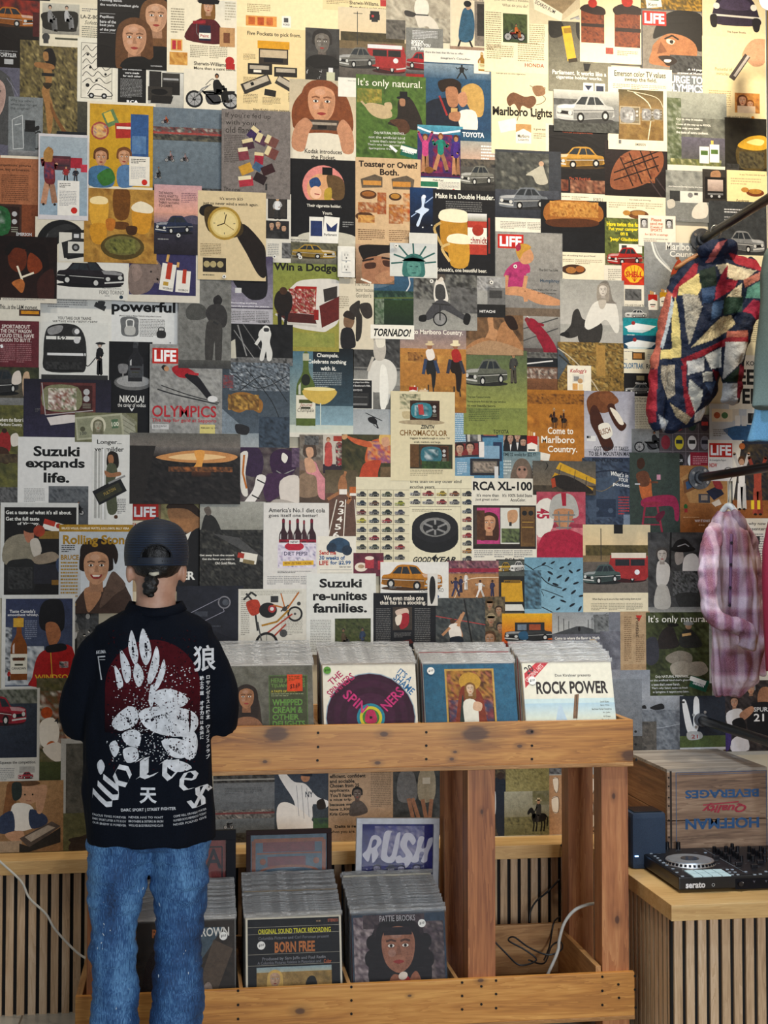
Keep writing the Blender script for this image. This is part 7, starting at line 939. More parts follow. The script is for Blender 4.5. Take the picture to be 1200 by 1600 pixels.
# cap
def capmesh():
    t = NT('mesh_cap', Roughness=.6); v = t.coord((1, 1, 1))
    w = t.n('TexWave', {'Vector': v, 'Scale': 68.0, 'Distortion': 1.5}, bands_direction='Z').outputs[1]
    t.col(t.ramp(w, [(.25, '03050a'), (.75, '1c2f4a')])); t.bump(w, .5, .002); return t.m
M['cap'] = capmesh()
bm = bmesh.new(); prof = cat([(.090, .110, 1.634), (.0925, .113, 1.665), (.090, .111, 1.70), (.080, .099, 1.73), (.060, .075, 1.753), (.030, .040, 1.766), (.004, .005, 1.7705)], 8); rs = []
for p in prof:
    rs.append([(hxo + p.x * math.cos(2 * math.pi * i / 120), p.y * math.sin(2 * math.pi * i / 120), p.z) for i in range(120)])
rings(bm, rs, False)
def inhole(c): return c.y < 0 and 1.658 < c.z < 1.694 and abs(c.x - .007) < .042 * math.sqrt(max(0, 1 - ((c.z - 1.658) / .036) ** 2))
bmesh.ops.delete(bm, geom=[f for f in bm.faces if inhole(f.calc_center_median())], context='FACES')
cp = smooth(obj('cap', bm, M['cap'], PS)); sm_ = cp.modifiers.new('thick', 'SOLIDIFY'); sm_.thickness = .0015; cp['label'] = 'black mesh trucker cap'
def on_cap(x, z, e=.001):
    i = min(range(len(prof)), key=lambda k: abs(prof[k].z - z)); a, b = prof[i].x, prof[i].y
    return (x, -b * math.sqrt(max(0, 1 - ((x - hxo) / a) ** 2)) - e, z)
obj('opening_trim', TB([on_cap(.007 + .043 * math.cos(math.pi * k / 12), 1.658 + .037 * math.sin(math.pi * k / 12), .0) for k in range(13)], .0022, 6, 2), plain('cap_band', '0a0f18', .7), cp)
bm = bmesh.new(); rs = []
for k in range(25):
    x = -.046 + .100 * k / 24; a = on_cap(x, 1.64, .002); b = on_cap(x, 1.658, .002); rs.append([a, b, (b[0], b[1] + .003, b[2]), (a[0], a[1] + .003, a[2])])
rings(bm, rs); st_ = obj('strap', bm, plain('cap_strap', '1a2230', .45), cp)
bm = bmesh.new()
for k in range(4): p = on_cap(.024 + .007 * k, 1.648, .0022); cyl(bm, p, .0016, .001, 'Y', 8)
obj('strap_hole', bm, plain('hole_black', '050507', .8), st_)
bm = bmesh.new(); rs = []
for k in range(21):
    a = math.pi * (.12 + .76 * k / 20); r0 = (hxo + .09 * math.cos(a), .108 * math.sin(a)); q = math.sin(math.pi * k / 20)
    r1 = (hxo + .098 * math.cos(a), .11 * math.sin(a) + .075 * q); z = 1.645 - .012 * abs(math.cos(a))
    rs.append([(r0[0], r0[1], z + .003), (r1[0], r1[1], z - .010 * q + .003), (r1[0], r1[1], z - .010 * q), (r0[0], r0[1], z)])
rings(bm, rs); smooth(obj('brim', bm, plain('cap_brim', '0c121d', .7), cp))
obj('button', (lambda b: (sph(b, (hxo, 0, 1.771), .007, (1, 1, .6)), b)[1])(bmesh.new()), M['cap'], cp)
bm = bmesh.new()
loft(bm, [(hxo, -.012, 1.600, .040, .070), (hxo, -.010, 1.612, .060, .082), (hxo, -.004, 1.64, .076, .096), (hxo, -.002, 1.68, .080, .099), (hxo, 0, 1.72, .07, .088), (hxo, 0, 1.75, .04, .05)])
me = fuse(bm, .005, 3); 
for v in me.vertices:
    if v.co.y > .03: v.co.y = .03 + (v.co.y - .03) * .5
crumple(me, .0025, 60, 2); hr = obj('hair', me, M['hair'], PS)
bm = bmesh.new()
for k in range(7):
    u = k / 6; z = 1.606 - .052 * u; r = .010 + .0085 * math.sin(math.pi * min(1, u * .85 + .12))
    sph(bm, (-.004 - .010 * u + .005 * (-1) ** k, -.083 - .022 * math.sin(u * 2.2), z), r, (1, .9, .8))
me = fuse(bm, .003, 2); crumple(me, .0022, 110, 5); obj('braided_tail', me, M['hair'], hr)
bm = bmesh.new(); tube(bm, [(hxo - .015 + .012 * 0, -.086, 1.612), (-.002, -.096, 1.611), (.012, -.088, 1.614)], .0055, 8, 4); sph(bm, (.0, -.095, 1.6105), .0085, (1.05, .6, .6)); smooth(obj('hair_tie', bm, plain('pale_elastic', 'cfc9b4', .7), hr))
# ------------------------------------------------------------ right side: rods, clothes, crate, controller
def proj(p):
    q = RM.transposed() @ (Vector(p) - CAM); return 600 + F * q.x / -q.z, 800 - F * q.y / -q.z
M['pipe'] = plain('black_iron_pipe', '191b1e', .32, .7, .2, 30)
M['iron'] = plain('grey_iron', '55585c', .42, .8, .25, 60, .3); M['bolt'] = plain('bolt_steel', 'a8a8a6', .3, .9)
RODS = {}
for nm, px, py, lab in (('top', 1093, 377, 'black pipe clothes rod high on the wall carrying the patchwork jacket'), ('mid', 1090, 747, 'black pipe clothes rod at mid height carrying the plaid shirt'), ('low', 1090, 1123, 'lowest empty black pipe rod above the wooden crate')):
    w = pt(px, py, 0); RODS[nm] = w; r = thing('clothes_rod', lab, 'clothes rod', (w.x, 0, w.z), 0, 'pipe clothes rods on the wall')
    obj('pipe', CY((0, -.62, 0), .0175, 1.2, 'Y', 20), M['pipe'], r); f = obj('flange', (lambda b: (cyl(b, (0, -.022, 0), .047, .010, 'Y', 28), cyl(b, (0, -.036, 0), .026, .026, 'Y', 20), b)[2])(bmesh.new()), M['iron'], r)
    bo = None
    for k in range(4):
        a = R(45 + 90 * k + 12)
        if bo is None: bo = q = obj('bolt', CY((0, -.029, 0), .0062, .006, 'Y', 6), M['bolt'], f)
        else: q = bo.copy(); C.objects.link(q); q.parent = f
        q.location = (.035 * math.cos(a), 0, .035 * math.sin(a))
def rodY(nm, px):
    a, b = 0.0, -1.2; w = RODS[nm]
    for _ in range(40):
        m = (a + b) / 2
        if proj((w.x, m, w.z))[0] < px: a = m
        else: b = m
    return a
def hanger(nm, px, rz, mat, label, half, dr=0):
    y = rodY(nm, px); w = RODS[nm]; h = thing('clothes_hanger', label, 'hanger', (w.x, y, w.z), rz, 'hangers on the rods')
    r = .0225; ps = [(r * math.sin(R(a)), 0, r * math.cos(R(a))) for a in range(-100, 150, 25)] + [(.004, 0, -.04), (0, 0, -.075 - dr)]
    smooth(obj('hook', TB(ps, .0019, 8, 3), M['bolt'], h))
    bm = bmesh.new(); tube(bm, [(-half, 0, -.155 - dr), (-half * .5, 0, -.105 - dr), (0, 0, -.078 - dr), (half * .5, 0, -.105 - dr), (half, 0, -.155 - dr)], [.008, .011, .012, .011, .008], 10, 4)
    smooth(obj('arms', bm, mat, h)); return Vector((w.x, y, w.z))
def inpoly(x, y, P):
    r = False; j = len(P) - 1
    for i in range(len(P)):
        (xi, yi), (xj, yj) = P[i], P[j]
        if (yi > y) != (yj > y) and x < (xj - xi) * (y - yi) / (yj - yi) + xi: r = not r
        j = i
    return r
# quilted jacket
hw = hanger('top', 1119, 0, wood('hanger_wood', ('6a4020', '946034', 'b07c4a'), 0, 2), 'wooden hanger inside the patchwork jacket', .17)
JY = hw.y; zc = lambda x, y: pt(980 + x / 3.81, 280 + y / 3.81, JY)
def jz(x, y, dy=0): return tuple(pt(980 + x / 3.81, 280 + y / 3.81, JY + dy))
JS = (zc(100, 0).x - zc(0, 0).x) / 100
bm = bmesh.new()
def sec(y, xl, xr, ry, dy=0): p = jz((xl + xr) / 2, y, dy); return (p[0], p[1], p[2], (xr - xl) / 2 * JS, ry)
loft(bm, [sec(1500, 215, 300, .03), sec(1440, 205, 430, .05), sec(1330, 200, 500, .075), sec(1150, 195, 560, .085), sec(950, 205, 640, .09), sec(750, 235, 720, .09), sec(600, 262, 790, .08), sec(520, 330, 790, .06), sec(470, 400, 700, .05), sec(430, 425, 620, .045)], 36)
tube(bm, [jz(300, 640), jz(262, 760, -.01), jz(225, 950, -.02), jz(180, 1180, -.03), jz(165, 1400, -.03), jz(195, 1480, -.03)], [50 * JS, 52 * JS, 52 * JS, 50 * JS, 45 * JS, 34 * JS], 18, 4)
tube(bm, [jz(690, 510), jz(765, 600, -.01), jz(770, 730, -.05), jz(690, 880, -.08), jz(630, 1060, -.1), jz(620, 1230, -.1), jz(610, 1330, -.1)], [60 * JS, 66 * JS, 66 * JS, 62 * JS, 66 * JS, 58 * JS, 42 * JS], 18, 4)
tube(bm, [jz(430, 450, -.03), jz(470, 420, -.05), jz(540, 405, -.06), (lambda p: p)(jz(600, 400, -.05)), jz(650, 430, -.02)], [30 * JS, 42 * JS, 44 * JS, 42 * JS, 28 * JS], 14, 4)
me = fuse(bm, .0046, 4); crumple(me, .013, 14, 1); crumple(me, .003, 45, 6)
PAT = [(p[0], [tuple(map(float, q.split(','))) for q in p[1:]]) for p in (l.split() for l in '''c06a6a 540,375 592,360 510,492 465,498
a02838 400,500 425,505 410,575 300,665 290,715 262,690 285,640
b03040 600,435 800,490 800,550 640,500
d8ceb4 530,510 600,500 660,520 770,545 700,600 640,600 560,570
d8c88a 425,560 440,650 420,690 300,690 310,640
1c3028 430,545 525,515 535,630 440,650
3a5680 440,650 530,635 510,730 450,740
b03048 560,570 600,505 592,600 660,600 640,650 520,722 530,640
ddd6bc 640,650 682,620 682,700 590,700
2c4a40 580,705 692,700 682,790 570,810
4a6a94 510,735 575,720 562,810 495,840
5a9488 715,650 800,600 800,710 705,705
d88a78 690,600 800,548 800,592 700,645
a82c4c 685,790 750,715 800,735 800,880 740,800
c87060 225,640 272,690 235,870 200,1000 182,1130 120,1125 150,900
b8c4cc 265,690 280,760 215,1010 195,1000 235,850
d8c884 285,690 305,800 318,930 322,1062 195,1072 200,1020 268,1010 262,850
b0aca0 330,680 425,690 447,760 370,990 350,900
c8bc98 480,900 560,820 620,810 645,860 592,910 500,960 378,1002
a02838 318,1072 530,980 600,938 720,935 720,968 540,1002 340,1115
c87868 590,905 720,900 720,937 592,942
c4c8cc 355,1085 457,1060 462,1140 360,1165
d8dcdc 462,1050 560,1000 560,1120 500,1130
c8ccd0 585,968 720,970 690,1080 568,1195
1c3028 565,1205 675,1105 670,1212
b8c0cc 555,1212 660,1215 660,1390 540,1370
7a2038 672,1100 740,1150 720,1320 655,1300 657,1212
c8ccc8 368,1188 452,1260 442,1330 402,1392 365,1290
4a6088 458,1210 532,1198 500,1282
8a2434 503,1130 548,1150 532,1202
c8ccc8 448,1150 506,1145 512,1202 453,1207
a02838 322,1110 352,1110 352,1230 404,1392 362,1450 338,1290
b0a898 200,1110 282,1105 287,1280 240,1312 200,1180
b03040 100,1128 182,1134 172,1445 100,1460
b8a888 252,1330 384,1420 352,1462 288,1412
b0b8c0 185,1400 245,1440 212,1520
d0d0cc 402,1395 470,1350 490,1420 400,1450'''.split('\n'))]
VARI = {'b0aca0': .3, 'c8bc98': .3, 'b0a898': .35, 'b8a888': .35, 'd8ceb4': .15}
cols = []
rj = random.Random(8)
vc = {}
for v in me.vertices:
    px, py = proj(v.co); x, y = (px - 980) * 3.81, (py - 280) * 3.81; c = hx('1e2b47'); k = .08
    for nm, P in PAT:
        if inpoly(x, y, P): c = hx(nm); k = VARI.get(nm, .06)
    s = 1 + rj.uniform(-k, k); vc[v.index] = tuple(min(1, q * s) for q in c[:3]) + (1,)
at = me.color_attributes.new('ink', 'FLOAT_COLOR', 'CORNER')
at.data.foreach_set('color', [x for lp in me.loops for x in vc[lp.vertex_index]])
def quilt(t):
    v = t.coord(); t.bump(t.math('ADD', t.noise(v, 45, 3), t.math('MULTIPLY', t.noise(v, 160, 2), .4)), .5, .012)
M['quilt'] = attr_mat('quilted_patchwork', .7, quilt, .2, .15)
jk = obj('jacket', me, M['quilt']); tag(jk, 'quilted patchwork jacket of navy, red, cream and green pieces hanging on the top rod', 'jacket')
# plaid shirt
hp = hanger('mid', 1138, R(-58), plain('white_plastic', 'd8dcd8', .4), 'white hanger inside the plaid shirt', .065, .045)
SY = hp.y; sz = lambda x, y, dy=0: tuple(pt(x, y, SY + dy)); SK = pt(1101, 900, SY).x - pt(1100, 900, SY).x
SH = thing('shirt', 'faded purple and maroon plaid shirt with buttons hanging on the middle rod', 'shirt', (0, 0, 0))
bm = bmesh.new()
def ssec(y, xl, xr, ry): p = sz((xl + xr) / 2, y); return (p[0], p[1], p[2], (xr - xl) / 2 * SK, ry)
loft(bm, [ssec(1088, 1122, 1158, .05), ssec(1060, 1120, 1178, .10), ssec(1000, 1117, 1184, .12), ssec(930, 1108, 1180, .13), ssec(870, 1104, 1172, .12), ssec(838, 1106, 1166, .10), ssec(818, 1113, 1160, .07), ssec(800, 1122, 1153, .045)], 30)
loft(bm, [ssec(1062, 1150, 1183, .05), ssec(1000, 1150, 1186, .06), ssec(900, 1150, 1180, .06)], 20)
me = fuse(bm, .005, 3); crumple(me, .016, 12, 5, (1.8, 1.8, .28)); crumple(me, .006, 30, 2, (1, 1, .35))
slv = []
bm = bmesh.new(); tube(bm, [sz(1122, 822, -.03), sz(1112, 842, -.10), sz(1107, 880, -.15), sz(1106, 920, -.17), sz(1110, 952, -.18), sz(1124, 970, -.19), sz(1146, 976, -.195), sz(1164, 984, -.195), sz(1170, 1000, -.19), sz(1166, 1013, -.185)], [10 * SK, 14 * SK, 14 * SK, 13 * SK, 13 * SK, 12 * SK, 12 * SK, 13 * SK, 13 * SK, 12 * SK], 18, 4); slv.append(bm)
bm = bmesh.new(); tube(bm, [sz(1154, 822, .02), sz(1168, 842, .05), sz(1178, 890, .07), sz(1186, 950, .08), sz(1188, 1010, .08), sz(1186, 1056, .08)], [10 * SK, 13 * SK, 13 * SK, 12 * SK, 11 * SK, 10 * SK], 18, 4); slv.append(bm)
def plaid():
    t = NT('plaid_flannel', Roughness=.85); v = t.coord((1, 1, 1)); sx = t.n('SeparateXYZ', {0: v}); j = t.noise(v, 8, 2)
    u = t.math('ADD', sx.outputs[0], t.math('MULTIPLY', j, .02)); z = t.math('ADD', sx.outputs[2], t.math('MULTIPLY', j, .02))
    def band(x, per, ph): return t.math('PINGPONG', t.math('ADD', x, ph), per)
    f1 = t.ramp(t.math('MULTIPLY', band(z, .075, .0), 13), [(.2, 'd4c0c4'), (.38, 'a06878'), (.52, '601c30'), (.8, '7c3044')])
    f2 = t.ramp(t.math('MULTIPLY', band(u, .03, .01), 33), [(.3, 'cdb8c4'), (.5, '8a6088'), (.75, '742c44')])
    c = t.mix(.45, f1, f2); w = t.noise(t.coord((300, 300, 900)), 1, 1)
    t.col(t.mix(.25, c, t.ramp(w, [(.35, '4a2038'), (.65, 'd8c4cc')]))); t.bump(w, .2, .001); return t.m
M['plaid'] = plaid(); obj('shirt_body', me, M['plaid'], SH)
for k, b_ in enumerate(slv):
    m2 = fuse(b_, .0045, 3); crumple(m2, .008, 26, 3 + k, (1.2, 1.2, .7)); obj('sleeve', m2, M['plaid'], SH)
tb = bmesh.new(); tb.from_mesh(me); T = BVHTree.FromBMesh(tb)
def onshirt(px, py, e=.002):
    d = ray(px, py).normalized(); h = T.ray_cast(CAM, d); return (h[0] - d * e) if h[0] else Vector(sz(px, py, -.1))
pm = NT('placket', Roughness=.85); pm.col(hx('6a4a68')); bt = None
smooth(obj('placket', TB([onshirt(1143 - k * .5, 835 + k * 22, .001) for k in range(6)], .006, 6, 3), pm.m, SH))
for x, y in ((1143, 848), (1142, 882), (1141, 918), (1140, 946)):
    p = onshirt(x, y, .009)
    if bt is None: bt = q = obj('button', CY((0, 0, 0), .0055, .003, 'Y', 14), plain('dark_button', '2c2630', .3), SH)
    else: q = bt.copy(); C.objects.link(q); q.parent = SH
    q.location = p
bm = bmesh.new()
for q in ([(1128, 800), (1122, 815), (1128, 832), (1138, 846)], [(1146, 798), (1156, 812), (1160, 826), (1150, 840)]):
    tube(bm, [sz(*a, -.07 + .01 * i) for i, a in enumerate(q)], [.010, .020, .020, .006], 8, 3)
smooth(obj('shirt_collar', bm, M['plaid'], SH)); tb.free()
# garments cut by the right edge
def hang(nm, px, label, cat_, name, secs, mat, rod, seed):
    y = rodY(rod, px); s = lambda x, yy: pt(x, yy, y); k = s(1201, 500).x - s(1200, 500).x
    bm = bmesh.new(); loft(bm, [(s((a + b) / 2, yy).x, y, s((a + b) / 2, yy).z, (b - a) / 2 * k, d) for yy, a, b, d in secs], 26)
    me = fuse(bm, .006, 5); crumple(me, .010, 10, seed, (1.4, 1.4, .35)); o = obj(name, me, mat); tag(o, label, cat_); return y
hang('g', 1236, 'sage green long shirt at the right edge beside the patchwork jacket', 'shirt', 'long_shirt', [(638, 1174, 1300, .05), (560, 1180, 1296, .055), (480, 1186, 1290, .06), (430, 1188, 1284, .06), (400, 1194, 1276, .045), (372, 1210, 1262, .02)], plain('sage_cotton', '5d6b64', .85, var=.12, sc=200, bump=.2), 'top', 3)
hang('b', 1216, 'light blue denim garment showing below the sage green shirt', 'shirt', 'denim_shirt', [(690, 1168, 1268, .05), (640, 1178, 1262, .05), (560, 1190, 1258, .05), (470, 1196, 1254, .05), (420, 1204, 1246, .04)], plain('light_denim', '6aa0c0', .8, var=.2, sc=300, bump=.2), 'top', 9)
hang('r', 1228, 'crimson red garment at the right edge behind the plaid shirt', 'shirt', 'red_shirt', [(1050, 1196, 1290, .05), (950, 1192, 1290, .06), (860, 1192, 1286, .06), (815, 1200, 1276, .04), (780, 1214, 1250, .02)], plain('crimson_cloth', '8c1230', .8, var=.15, sc=200, bump=.2), 'mid', 13)
# crate
cy0 = -.52; a = pt(1042, 1202, cy0); b = pt(1199, 1202, cy0); CW, CH, CD = b.x - a.x, a.z - TOP, .47
CR = thing('crate', 'old upside down wooden beverage crate standing behind the music controller', 'crate', (a.x, cy0, TOP))
old = wood('weathered_crate', ('46342a', '80644f', 'a68a70'), 0, 1.3, .7, ring=7); oldy = wood('weathered_crate_side', ('5a3c22', '8a5e38', 'a67c50'), 1, 1.2, .7, ring=7); oldt = wood('weathered_crate_top', ('6c6258', '94897c', 'b4aa9c'), 0, 1.3, .75, ring=7)
for z0, z1 in ((0, CH * .44), (CH * .45, CH - .012)): obj('front_plank', B((CW / 2, .008, (z0 + z1) / 2), (CW, .016, z1 - z0), None, .001), old, CR)
for z0, z1 in ((0, CH * .5), (CH * .51, CH - .012)): obj('side_plank', B((.008, CD / 2 + .008, (z0 + z1) / 2), (.016, CD - .02, z1 - z0), None, .001), oldy, CR); obj('side_plank', B((CW - .008, CD / 2 + .008, (z0 + z1) / 2), (.016, CD - .02, z1 - z0), None, .001), oldy, CR)
obj('back_plank', B((CW / 2, CD - .008, CH / 2), (CW - .034, .014, CH - .02)), old, CR)
for k in range(2): obj('top_plank', B((CW / 2, CD * (.25 + .5 * k), CH - .006), (CW, CD * .496, .012), None, .001), oldt, CR)
obj('metal_strap', B((.014, -.0006, CH / 2), (.007, .0012, CH - .014)), plain('rusty_strap', '2c2420', .6, .5), CR)
nl = None
for z in (.02, .05, .09, .15, .2, .23, .27, .3):
    if nl is None: nl = q = obj('nail', CY((.006, -.001, 0), .0032, .003, 'Y', 8), plain('old_nail', '1c1613', .6, .5), CR)
    else: q = nl.copy(); C.objects.link(q); q.parent = CR
    q.location = (0, 0, z * CH / .33)
hn = (lambda b_: (cyl(b_, (-.0002, .14, CH * .25), .014, .003, 'X', 20), b_)[1])(bmesh.new()); bmesh.ops.scale(hn, vec=(1, 2.6, 1), space=Matrix.Translation((0, -.14, 0)), verts=hn.verts); obj('hand_hole', hn, plain('hole_dark', '0a0806', .9), CR)
A = Art(158, 122, 6); A.clip = False
A.run('l 4a6484 1 14 6 156 6 156 130 14 130 14 6;l 4a6484 .7 17 9 153 9;t BEVERAGES 28 34 116 13 3c5c84 ka180;t HOFFMAN 28 79 116 17 3c5c84 ka180;t Quality 54 55 70 16 a8404c kia180;l a8404c 2 56 58 112 54')
k = CW / 158; obj('printed_lettering', A.mesh('printed_lettering', lambda x, y, d: (x * k, -.0008 - d, CH - y * k * .94), 1e-5), M['shirt_ink'], CR)
# music controller
f0 = ptz(1061, 1396, TOP); b0 = ptz(999, 1326, TOP + .052); DX, DY0, DY1 = f0.x, f0.y, min(b0.y, -.535); DW, DD, DH = .66, DY1 - DY0, .052
DJ = thing('dj_controller', 'black music mixing controller with a silver jog wheel on the oak counter', 'dj controller', (DX, DY0, TOP))
blk = plain('black_anodised', '121317', .38, .2); blk2 = plain('panel_black', '1a1c22', .45, .3, .1)
bm = bmesh.new(); box(bm, (DW / 2, DD / 2, .031), (DW, DD, .042), None, .004); box(bm, (DW / 2, DD / 2 + .01, .007), (DW - .05, DD - .06, .012)); obj('chassis', bm, blk, DJ)
obj('top_panel', B((DW / 2, DD / 2, .0525), (DW - .012, DD - .012, .002)), blk2, DJ)
def tp(x, y, up_=0): p = ptz(990 + x / 5.714, 1290 + y / 5.714, TOP + .0535 + up_); return Vector((p.x - DX, p.y - DY0, .0535 + up_))
chrome = plain('chrome', 'd4d8dc', .36, .9, .05); dark = plain('knob_black', '131318', .3)
A = Art(660, 400, 5); A.clip = False; A.L = 1; ink2 = hx('8e98a4')
for x in (tp(620, 205).x * 1000, tp(620, 205).x * 1000 + 215): A.line([(x, 12), (x, 388)], 1.6, ink2)
for k in range(150):
    x, y = A.rnd.uniform(14, 640), A.rnd.uniform(14, 386); A.rect(x, y, A.rnd.uniform(4, 13), 1.8, ink2)
for x in (70, 120, 235, 290, 345, 400, 520): A.line([(x, 330), (x, 372)], 2.2, hx('2e343c'))
obj('panel_marking', A.mesh('panel_marking', lambda x, y, d: (x / 1000, (400 - y) / 1000 * DD / .4, .0536 + d), 1e-5), M['card'], DJ)
j = tp(500, 330); jw = obj('jog_wheel', (lambda b_: (cyl(b_, (j.x, j.y, .006 + .0535), .088, .012, 'Z', 60, .080), b_)[1])(bmesh.new()), chrome, DJ); jw['label'] = 'silver jog wheel'
bm = bmesh.new()
for k in range(36):
    a_ = 2 * math.pi * k / 36; box(bm, (j.x + .0845 * math.cos(a_), j.y + .0845 * math.sin(a_), .0595), (.004, .008, .009), Matrix.Rotation(a_, 3, 'Z'))
obj('wheel_grip', bm, dark, jw); obj('platter', CY((j.x, j.y, .0665), .074, .002, 'Z', 48), plain('brushed_platter', 'b4bec8', .38, .8), jw); obj('centre_display', CY((j.x, j.y, .0682), .031, .002, 'Z', 32), plain('display_dark', '2c3238', .15), jw)
p0, p1 = tp(478, 430), tp(838, 430); ya, yb = tp(600, 402).y, tp(650, 462).y; pad = None; pm_ = plain('pale_pad', 'b8d4dc', .5)
for r_ in range(2):
    for c_ in range(4):
        sx_ = (p1.x - p0.x) / 4; sy_ = (ya - yb) / 2
        if pad is None: pad = q = obj('performance_pad', B((0, 0, .0555), (sx_ * .92, sy_ * .9, .004), None, .001), pm_, DJ); pad['label'] = 'pale blue rubber pad'
        else: q = pad.copy(); C.objects.link(q); q.parent = DJ
        q.location = (p0.x + sx_ * (c_ + .5), yb + sy_ * (r_ + .5), 0)
kb = None
for x, y, s in [(205, 212, 1), (300, 208, 1), (397, 208, 1)] + [(x, y + 22, .8) for x, y in ((720, 215), (752, 232), (785, 252), (825, 212), (862, 228), (895, 252), (925, 274), (820, 275), (855, 300), (880, 188), (928, 212), (962, 297), (1032, 212), (1068, 228), (1100, 248), (1135, 210), (1170, 222), (1030, 275), (1065, 297), (1135, 268), (1170, 297))]:
    if kb is None:
        bm = bmesh.new(); cyl(bm, (0, 0, .012), .0085, .024, 'Z', 16, .0078); box(bm, (0, -.0082, .015), (.0022, .0012, .018), None, 0, 1); box(bm, (0, -.003, .0242), (.0018, .007, .0006), None, 0, 1); kb = q = obj('knob', bm, [dark, plain('knob_mark', 'c8ccd0', .5)], DJ)
    else: q = kb.copy(); C.objects.link(q); q.parent = DJ
    q.location = tp(x, y); q.scale = (s, s, s * 1.05)
fd = None
for x, y in ((735, 305), (937, 362), (1077, 382), (1130, 345)):
    if fd is None: fd = q = obj('fader_cap', B((0, 0, .008), (.021, .010, .012), None, .0015), dark, DJ)
    else: q = fd.copy(); C.objects.link(q); q.parent = DJ
    q.location = tp(x, y)
bn = None; btm = plain('button_grey', '8c98a4', .4)
for x, y in ((155, 252), (190, 275), (215, 292), (235, 313), (265, 335), (295, 355), (350, 388), (385, 420), (435, 455), (835, 395), (880, 395), (855, 418), (905, 418), (880, 440), (930, 440), (1000, 415), (1080, 440), (1130, 435), (1180, 412), (640, 245), (680, 300)):
    if bn is None: bn = q = obj('button', B((0, 0, .001), (.010, .007, .003), None, .0008), btm, DJ)
    else: q = bn.copy(); C.objects.link(q); q.parent = DJ
    q.location = tp(x, y)
k = .052 / 24
for nm, ops in (('lettering', 't serato 10.5 8 31 9 e4e6ea k'), ('headphone_jack', 'e 54 13 2.4 2.4 c8ccd0;e 54 13 1.7 1.7 15161a'), ('front_display', 'r 89 5 55 16 0b0c16;t > 98 9 4 5 ddd;t Y 117 9 4 3 889;t Y 136 9 4 3 889')):
    A = Art(145, 24, 2); A.clip = False; A.run(ops); obj(nm, A.mesh(nm, lambda x, y, d: (x * k, -.0006 - d, .052 - y * k), 1e-5), M['card'], DJ)
A = Art(100, 20, 2); A.clip = False; A.run('t Pioneer 0 0 100 20 55585e b')
obj('side_lettering', A.mesh('side_lettering', lambda x, y, d: (-.0006 - d, .20 - x * .0011, .036 - y * .0006), 1e-5), M['card'], DJ)
obj('headphone_knob', CY((96 * k, -.006, .026), .008, .012, 'Y', 16), dark, DJ)
# speaker
sp = thing('speaker', 'blue grey fabric covered speaker half hidden behind the right front post', 'speaker', (1.598, -.545, TOP))
bm = bmesh.new(); box(bm, (0, 0, .098), (.125, .125, .196), None, .018); obj('fabric_body', bm, plain('speaker_fabric', '27364a', .9, var=.3, sc=500, bump=.4), sp)
obj('top_panel', B((0, 0, .1975), (.10, .10, .003), None, .001), plain('speaker_top', '14181e', .2), sp)
e = NT('status_light'); e.p.inputs['Emission Color'].default_value = (.2, .5, 1, 1); e.p.inputs['Emission Strength'].default_value = 4
q = pt(995, 1338, -.61); obj('status_light', B((q.x - 1.598, -.0635, q.z - TOP), (.012, .003, .004)), e.m, sp)
# lamp at the top corner
lp = thing('wall_lamp', 'white glowing bulb of a lamp at the top right corner', 'lamp'); q = pt(1208, -2, -.42); lp.location = q
e = NT('lamp_glass'); e.p.inputs['Emission Color'].default_value = (1, .93, .8, 1); e.p.inputs['Emission Strength'].default_value = 6
smooth(obj('bulb', (lambda b_: (sph(b_, (0, 0, 0), .05, (1, 1, .8)), b_)[1])(bmesh.new()), e.m, lp)); obj('holder', CY((0, 0, .07), .022, .07), M['pipe'], lp); obj('bracket', TB([(0, 0, .1), (.03, 0, .13), (2.335 - q.x, 0, .13)], .008, 8, 3), M['pipe'], lp)
# ------------------------------------------------------------ small things
fy = -.0003 - mx * .0004 - .0006
o_ = pt(539.5, 412, 0); ot = thing('wall_outlet', 'white double wall outlet among the pages in the upper middle', 'outlet', (o_.x, fy, o_.z))
wp = plain('outlet_white', 'dcdad2', .35); ow = pt(553, 412, 0).x - pt(526, 412, 0).x; oh = pt(540, 389, 0).z - pt(540, 437, 0).z
obj('cover_plate', B((0, -.003, 0), (ow, .006, oh), None, .0025), wp, ot)
for s in (-1, 1):
    r = obj('socket', B((0, -.0068, s * oh * .19), (ow * .5, .003, oh * .30), None, .001), wp, ot)
    bm = bmesh.new()
    for x, w, h in ((-.006, .0016, .009), (.006, .0016, .007)): box(bm, (x, -.0083, s * oh * .19 + .003), (w, .001, h))
    cyl(bm, (0, -.0083, s * oh * .19 - .009), .0026, .001, 'Y', 10); obj('socket_slot', bm, plain('slot_black', '141414', .8), r)
obj('screw', CY((0, -.0068, 0), .003, .002, 'Y', 10), M['bolt'], ot)
pin = None; pt_ = [(279, 371, 'on the dark blue estate car page'), (350, 435, 'below the gold watch page'), (428, 404, 'at the foot of the narrow photo strip'), (468, 405, 'on the long gold car photo'), (617, 387, 'beside the spiked crown statue head'), (672, 442, 'beside the laughing bicycle girl'), (765, 444, 'above the portable radio photo'), (802, 419, 'on the gymnast cover')]
for x, y, w in pt_:
    q = pt(x, y, 0); r = thing('push_pin', 'small round white pin with a dark centre ' + w, 'pin', (q.x, fy, q.z), 0, 'white pins in the paper wall')
    if pin is None: pin = (CY((0, -.002, 0), .0075, .004, 'Y', 16), CY((0, -.0045, 0), .003, .001, 'Y', 10)); a_ = obj('head', pin[0], wp, r); b_ = obj('centre', pin[1], plain('pin_centre', '3a3a3c', .4), r)
    else:
        for s in (a_, b_): k = s.copy(); C.objects.link(k); k.parent = r
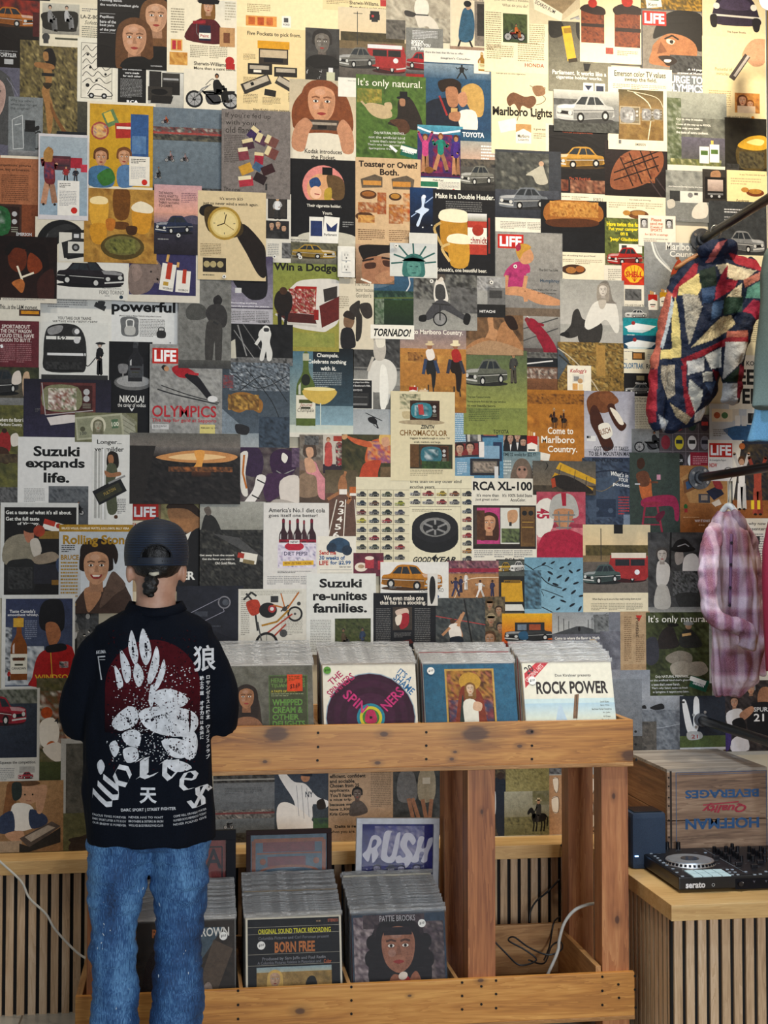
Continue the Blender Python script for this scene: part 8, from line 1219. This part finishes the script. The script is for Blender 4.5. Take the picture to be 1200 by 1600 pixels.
wc = plain('white_cable', 'c9c5ba', .4); bc = plain('black_cable', '0c0c0e', .45)
def cable(name, label, pts, rad, mat, cat_='cable'):
    o = smooth(obj(name, TB(pts, rad, 8, 6), mat)); tag(o, label, cat_); return o
cable('power_cable', 'white cable sagging across the slats at the lower left', [pt(-30, 1318, -.30), pt(0, 1346, -.30), pt(33, 1377, -.30), pt(46, 1403, -.31), pt(72, 1428, -.32), pt(84, 1449, -.33), pt(104, 1472, -.34), pt(124, 1491, -.36), pt(143, 1501, -.38), pt(160, 1504, -.40)], .0042, wc)
def Zp(x, y, z): return ptz(x, y, z)
fl = .128
strip = Zp(858, 1508, fl + .02)
pw = thing('power_strip', 'white power strip with a plug lying in the empty lower bin', 'power strip', (1.13, -.62, .140), R(18))
obj('strip_body', B((0, 0, .016), (.24, .05, .03), None, .005), wc, pw)
for k in range(4): obj('socket', CY((-.08 + .05 * k, 0, .032), .014, .003, 'Z', 14), plain('socket_grey', 'a8a49c', .5), pw)
cable('extension_cord', 'thick white cord rising out of the empty bin toward the right post', [(1.225, -.60, .20), pt(871, 1488, -.60), pt(874, 1468, -.60), pt(882, 1442, -.61), pt(897, 1423, -.62), pt(916, 1414, -.63), pt(938, 1411, -.66), pt(952, 1412, -.66)], .0058, wc)
plg = thing('plug', 'white plug standing in the power strip at the end of the thick cord', 'plug', (1.225, -.60, .172)); obj('plug_body', B((0, 0, .016), (.026, .022, .04), None, .005), wc, plg)
cable('black_cord', 'thin black cord running from the slats down behind the bin', [pt(874, 1374, -.17), pt(856, 1393, -.18), pt(838, 1408, -.19), pt(829, 1424, -.20), pt(827, 1442, -.21)], .0035, bc)
cable('black_cord', 'tangled black cord looped inside the empty lower bin', [pt(764, 1462, -.55), pt(790, 1489, -.58), pt(812, 1508, -.62), pt(838, 1500, -.60), pt(820, 1484, -.58), pt(795, 1470, -.55), pt(803, 1464, -.52), pt(826, 1480, -.55), pt(856, 1492, -.58), pt(877, 1484, -.57), pt(876, 1472, -.52), pt(862, 1478, -.50), pt(850, 1505, -.56), pt(826, 1500, -.60)], .003, bc)
cable('black_cord', 'black cord hanging over the back edge of the empty bin', [pt(875, 1432, -.30), pt(866, 1440, -.352), pt(862, 1458, -.365), pt(858, 1480, -.40), pt(850, 1500, -.46)], .003, bc)
cable('speaker_cable', 'black cable drooping over the ledge edge behind the right posts', [pt(940, 1300, -.30), pt(925, 1299, -.17), pt(914, 1303, -.10), (1.40, -.172, .56), pt(918, 1325, -.19), pt(925, 1330, -.2), pt(936, 1322, -.22), (1.56, -.45, .568)], .0038, bc)
# crumpled clear wrap beside the last lower records
bm = bmesh.new(); sph(bm, (0, 0, 0), 1, (.035, .05, .085), 22, 16); me = bpy.data.meshes.new('plastic_wrap'); bm.to_mesh(me); bm.free(); crumple(me, .018, 34, 3)
q = pt(714, 1440, -.60); w = smooth(obj('plastic_wrap', me, M['film'], loc=(.884, -.60, .24))); tag(w, 'crumpled clear plastic wrap between the fur portrait record and the middle post', 'plastic wrap')
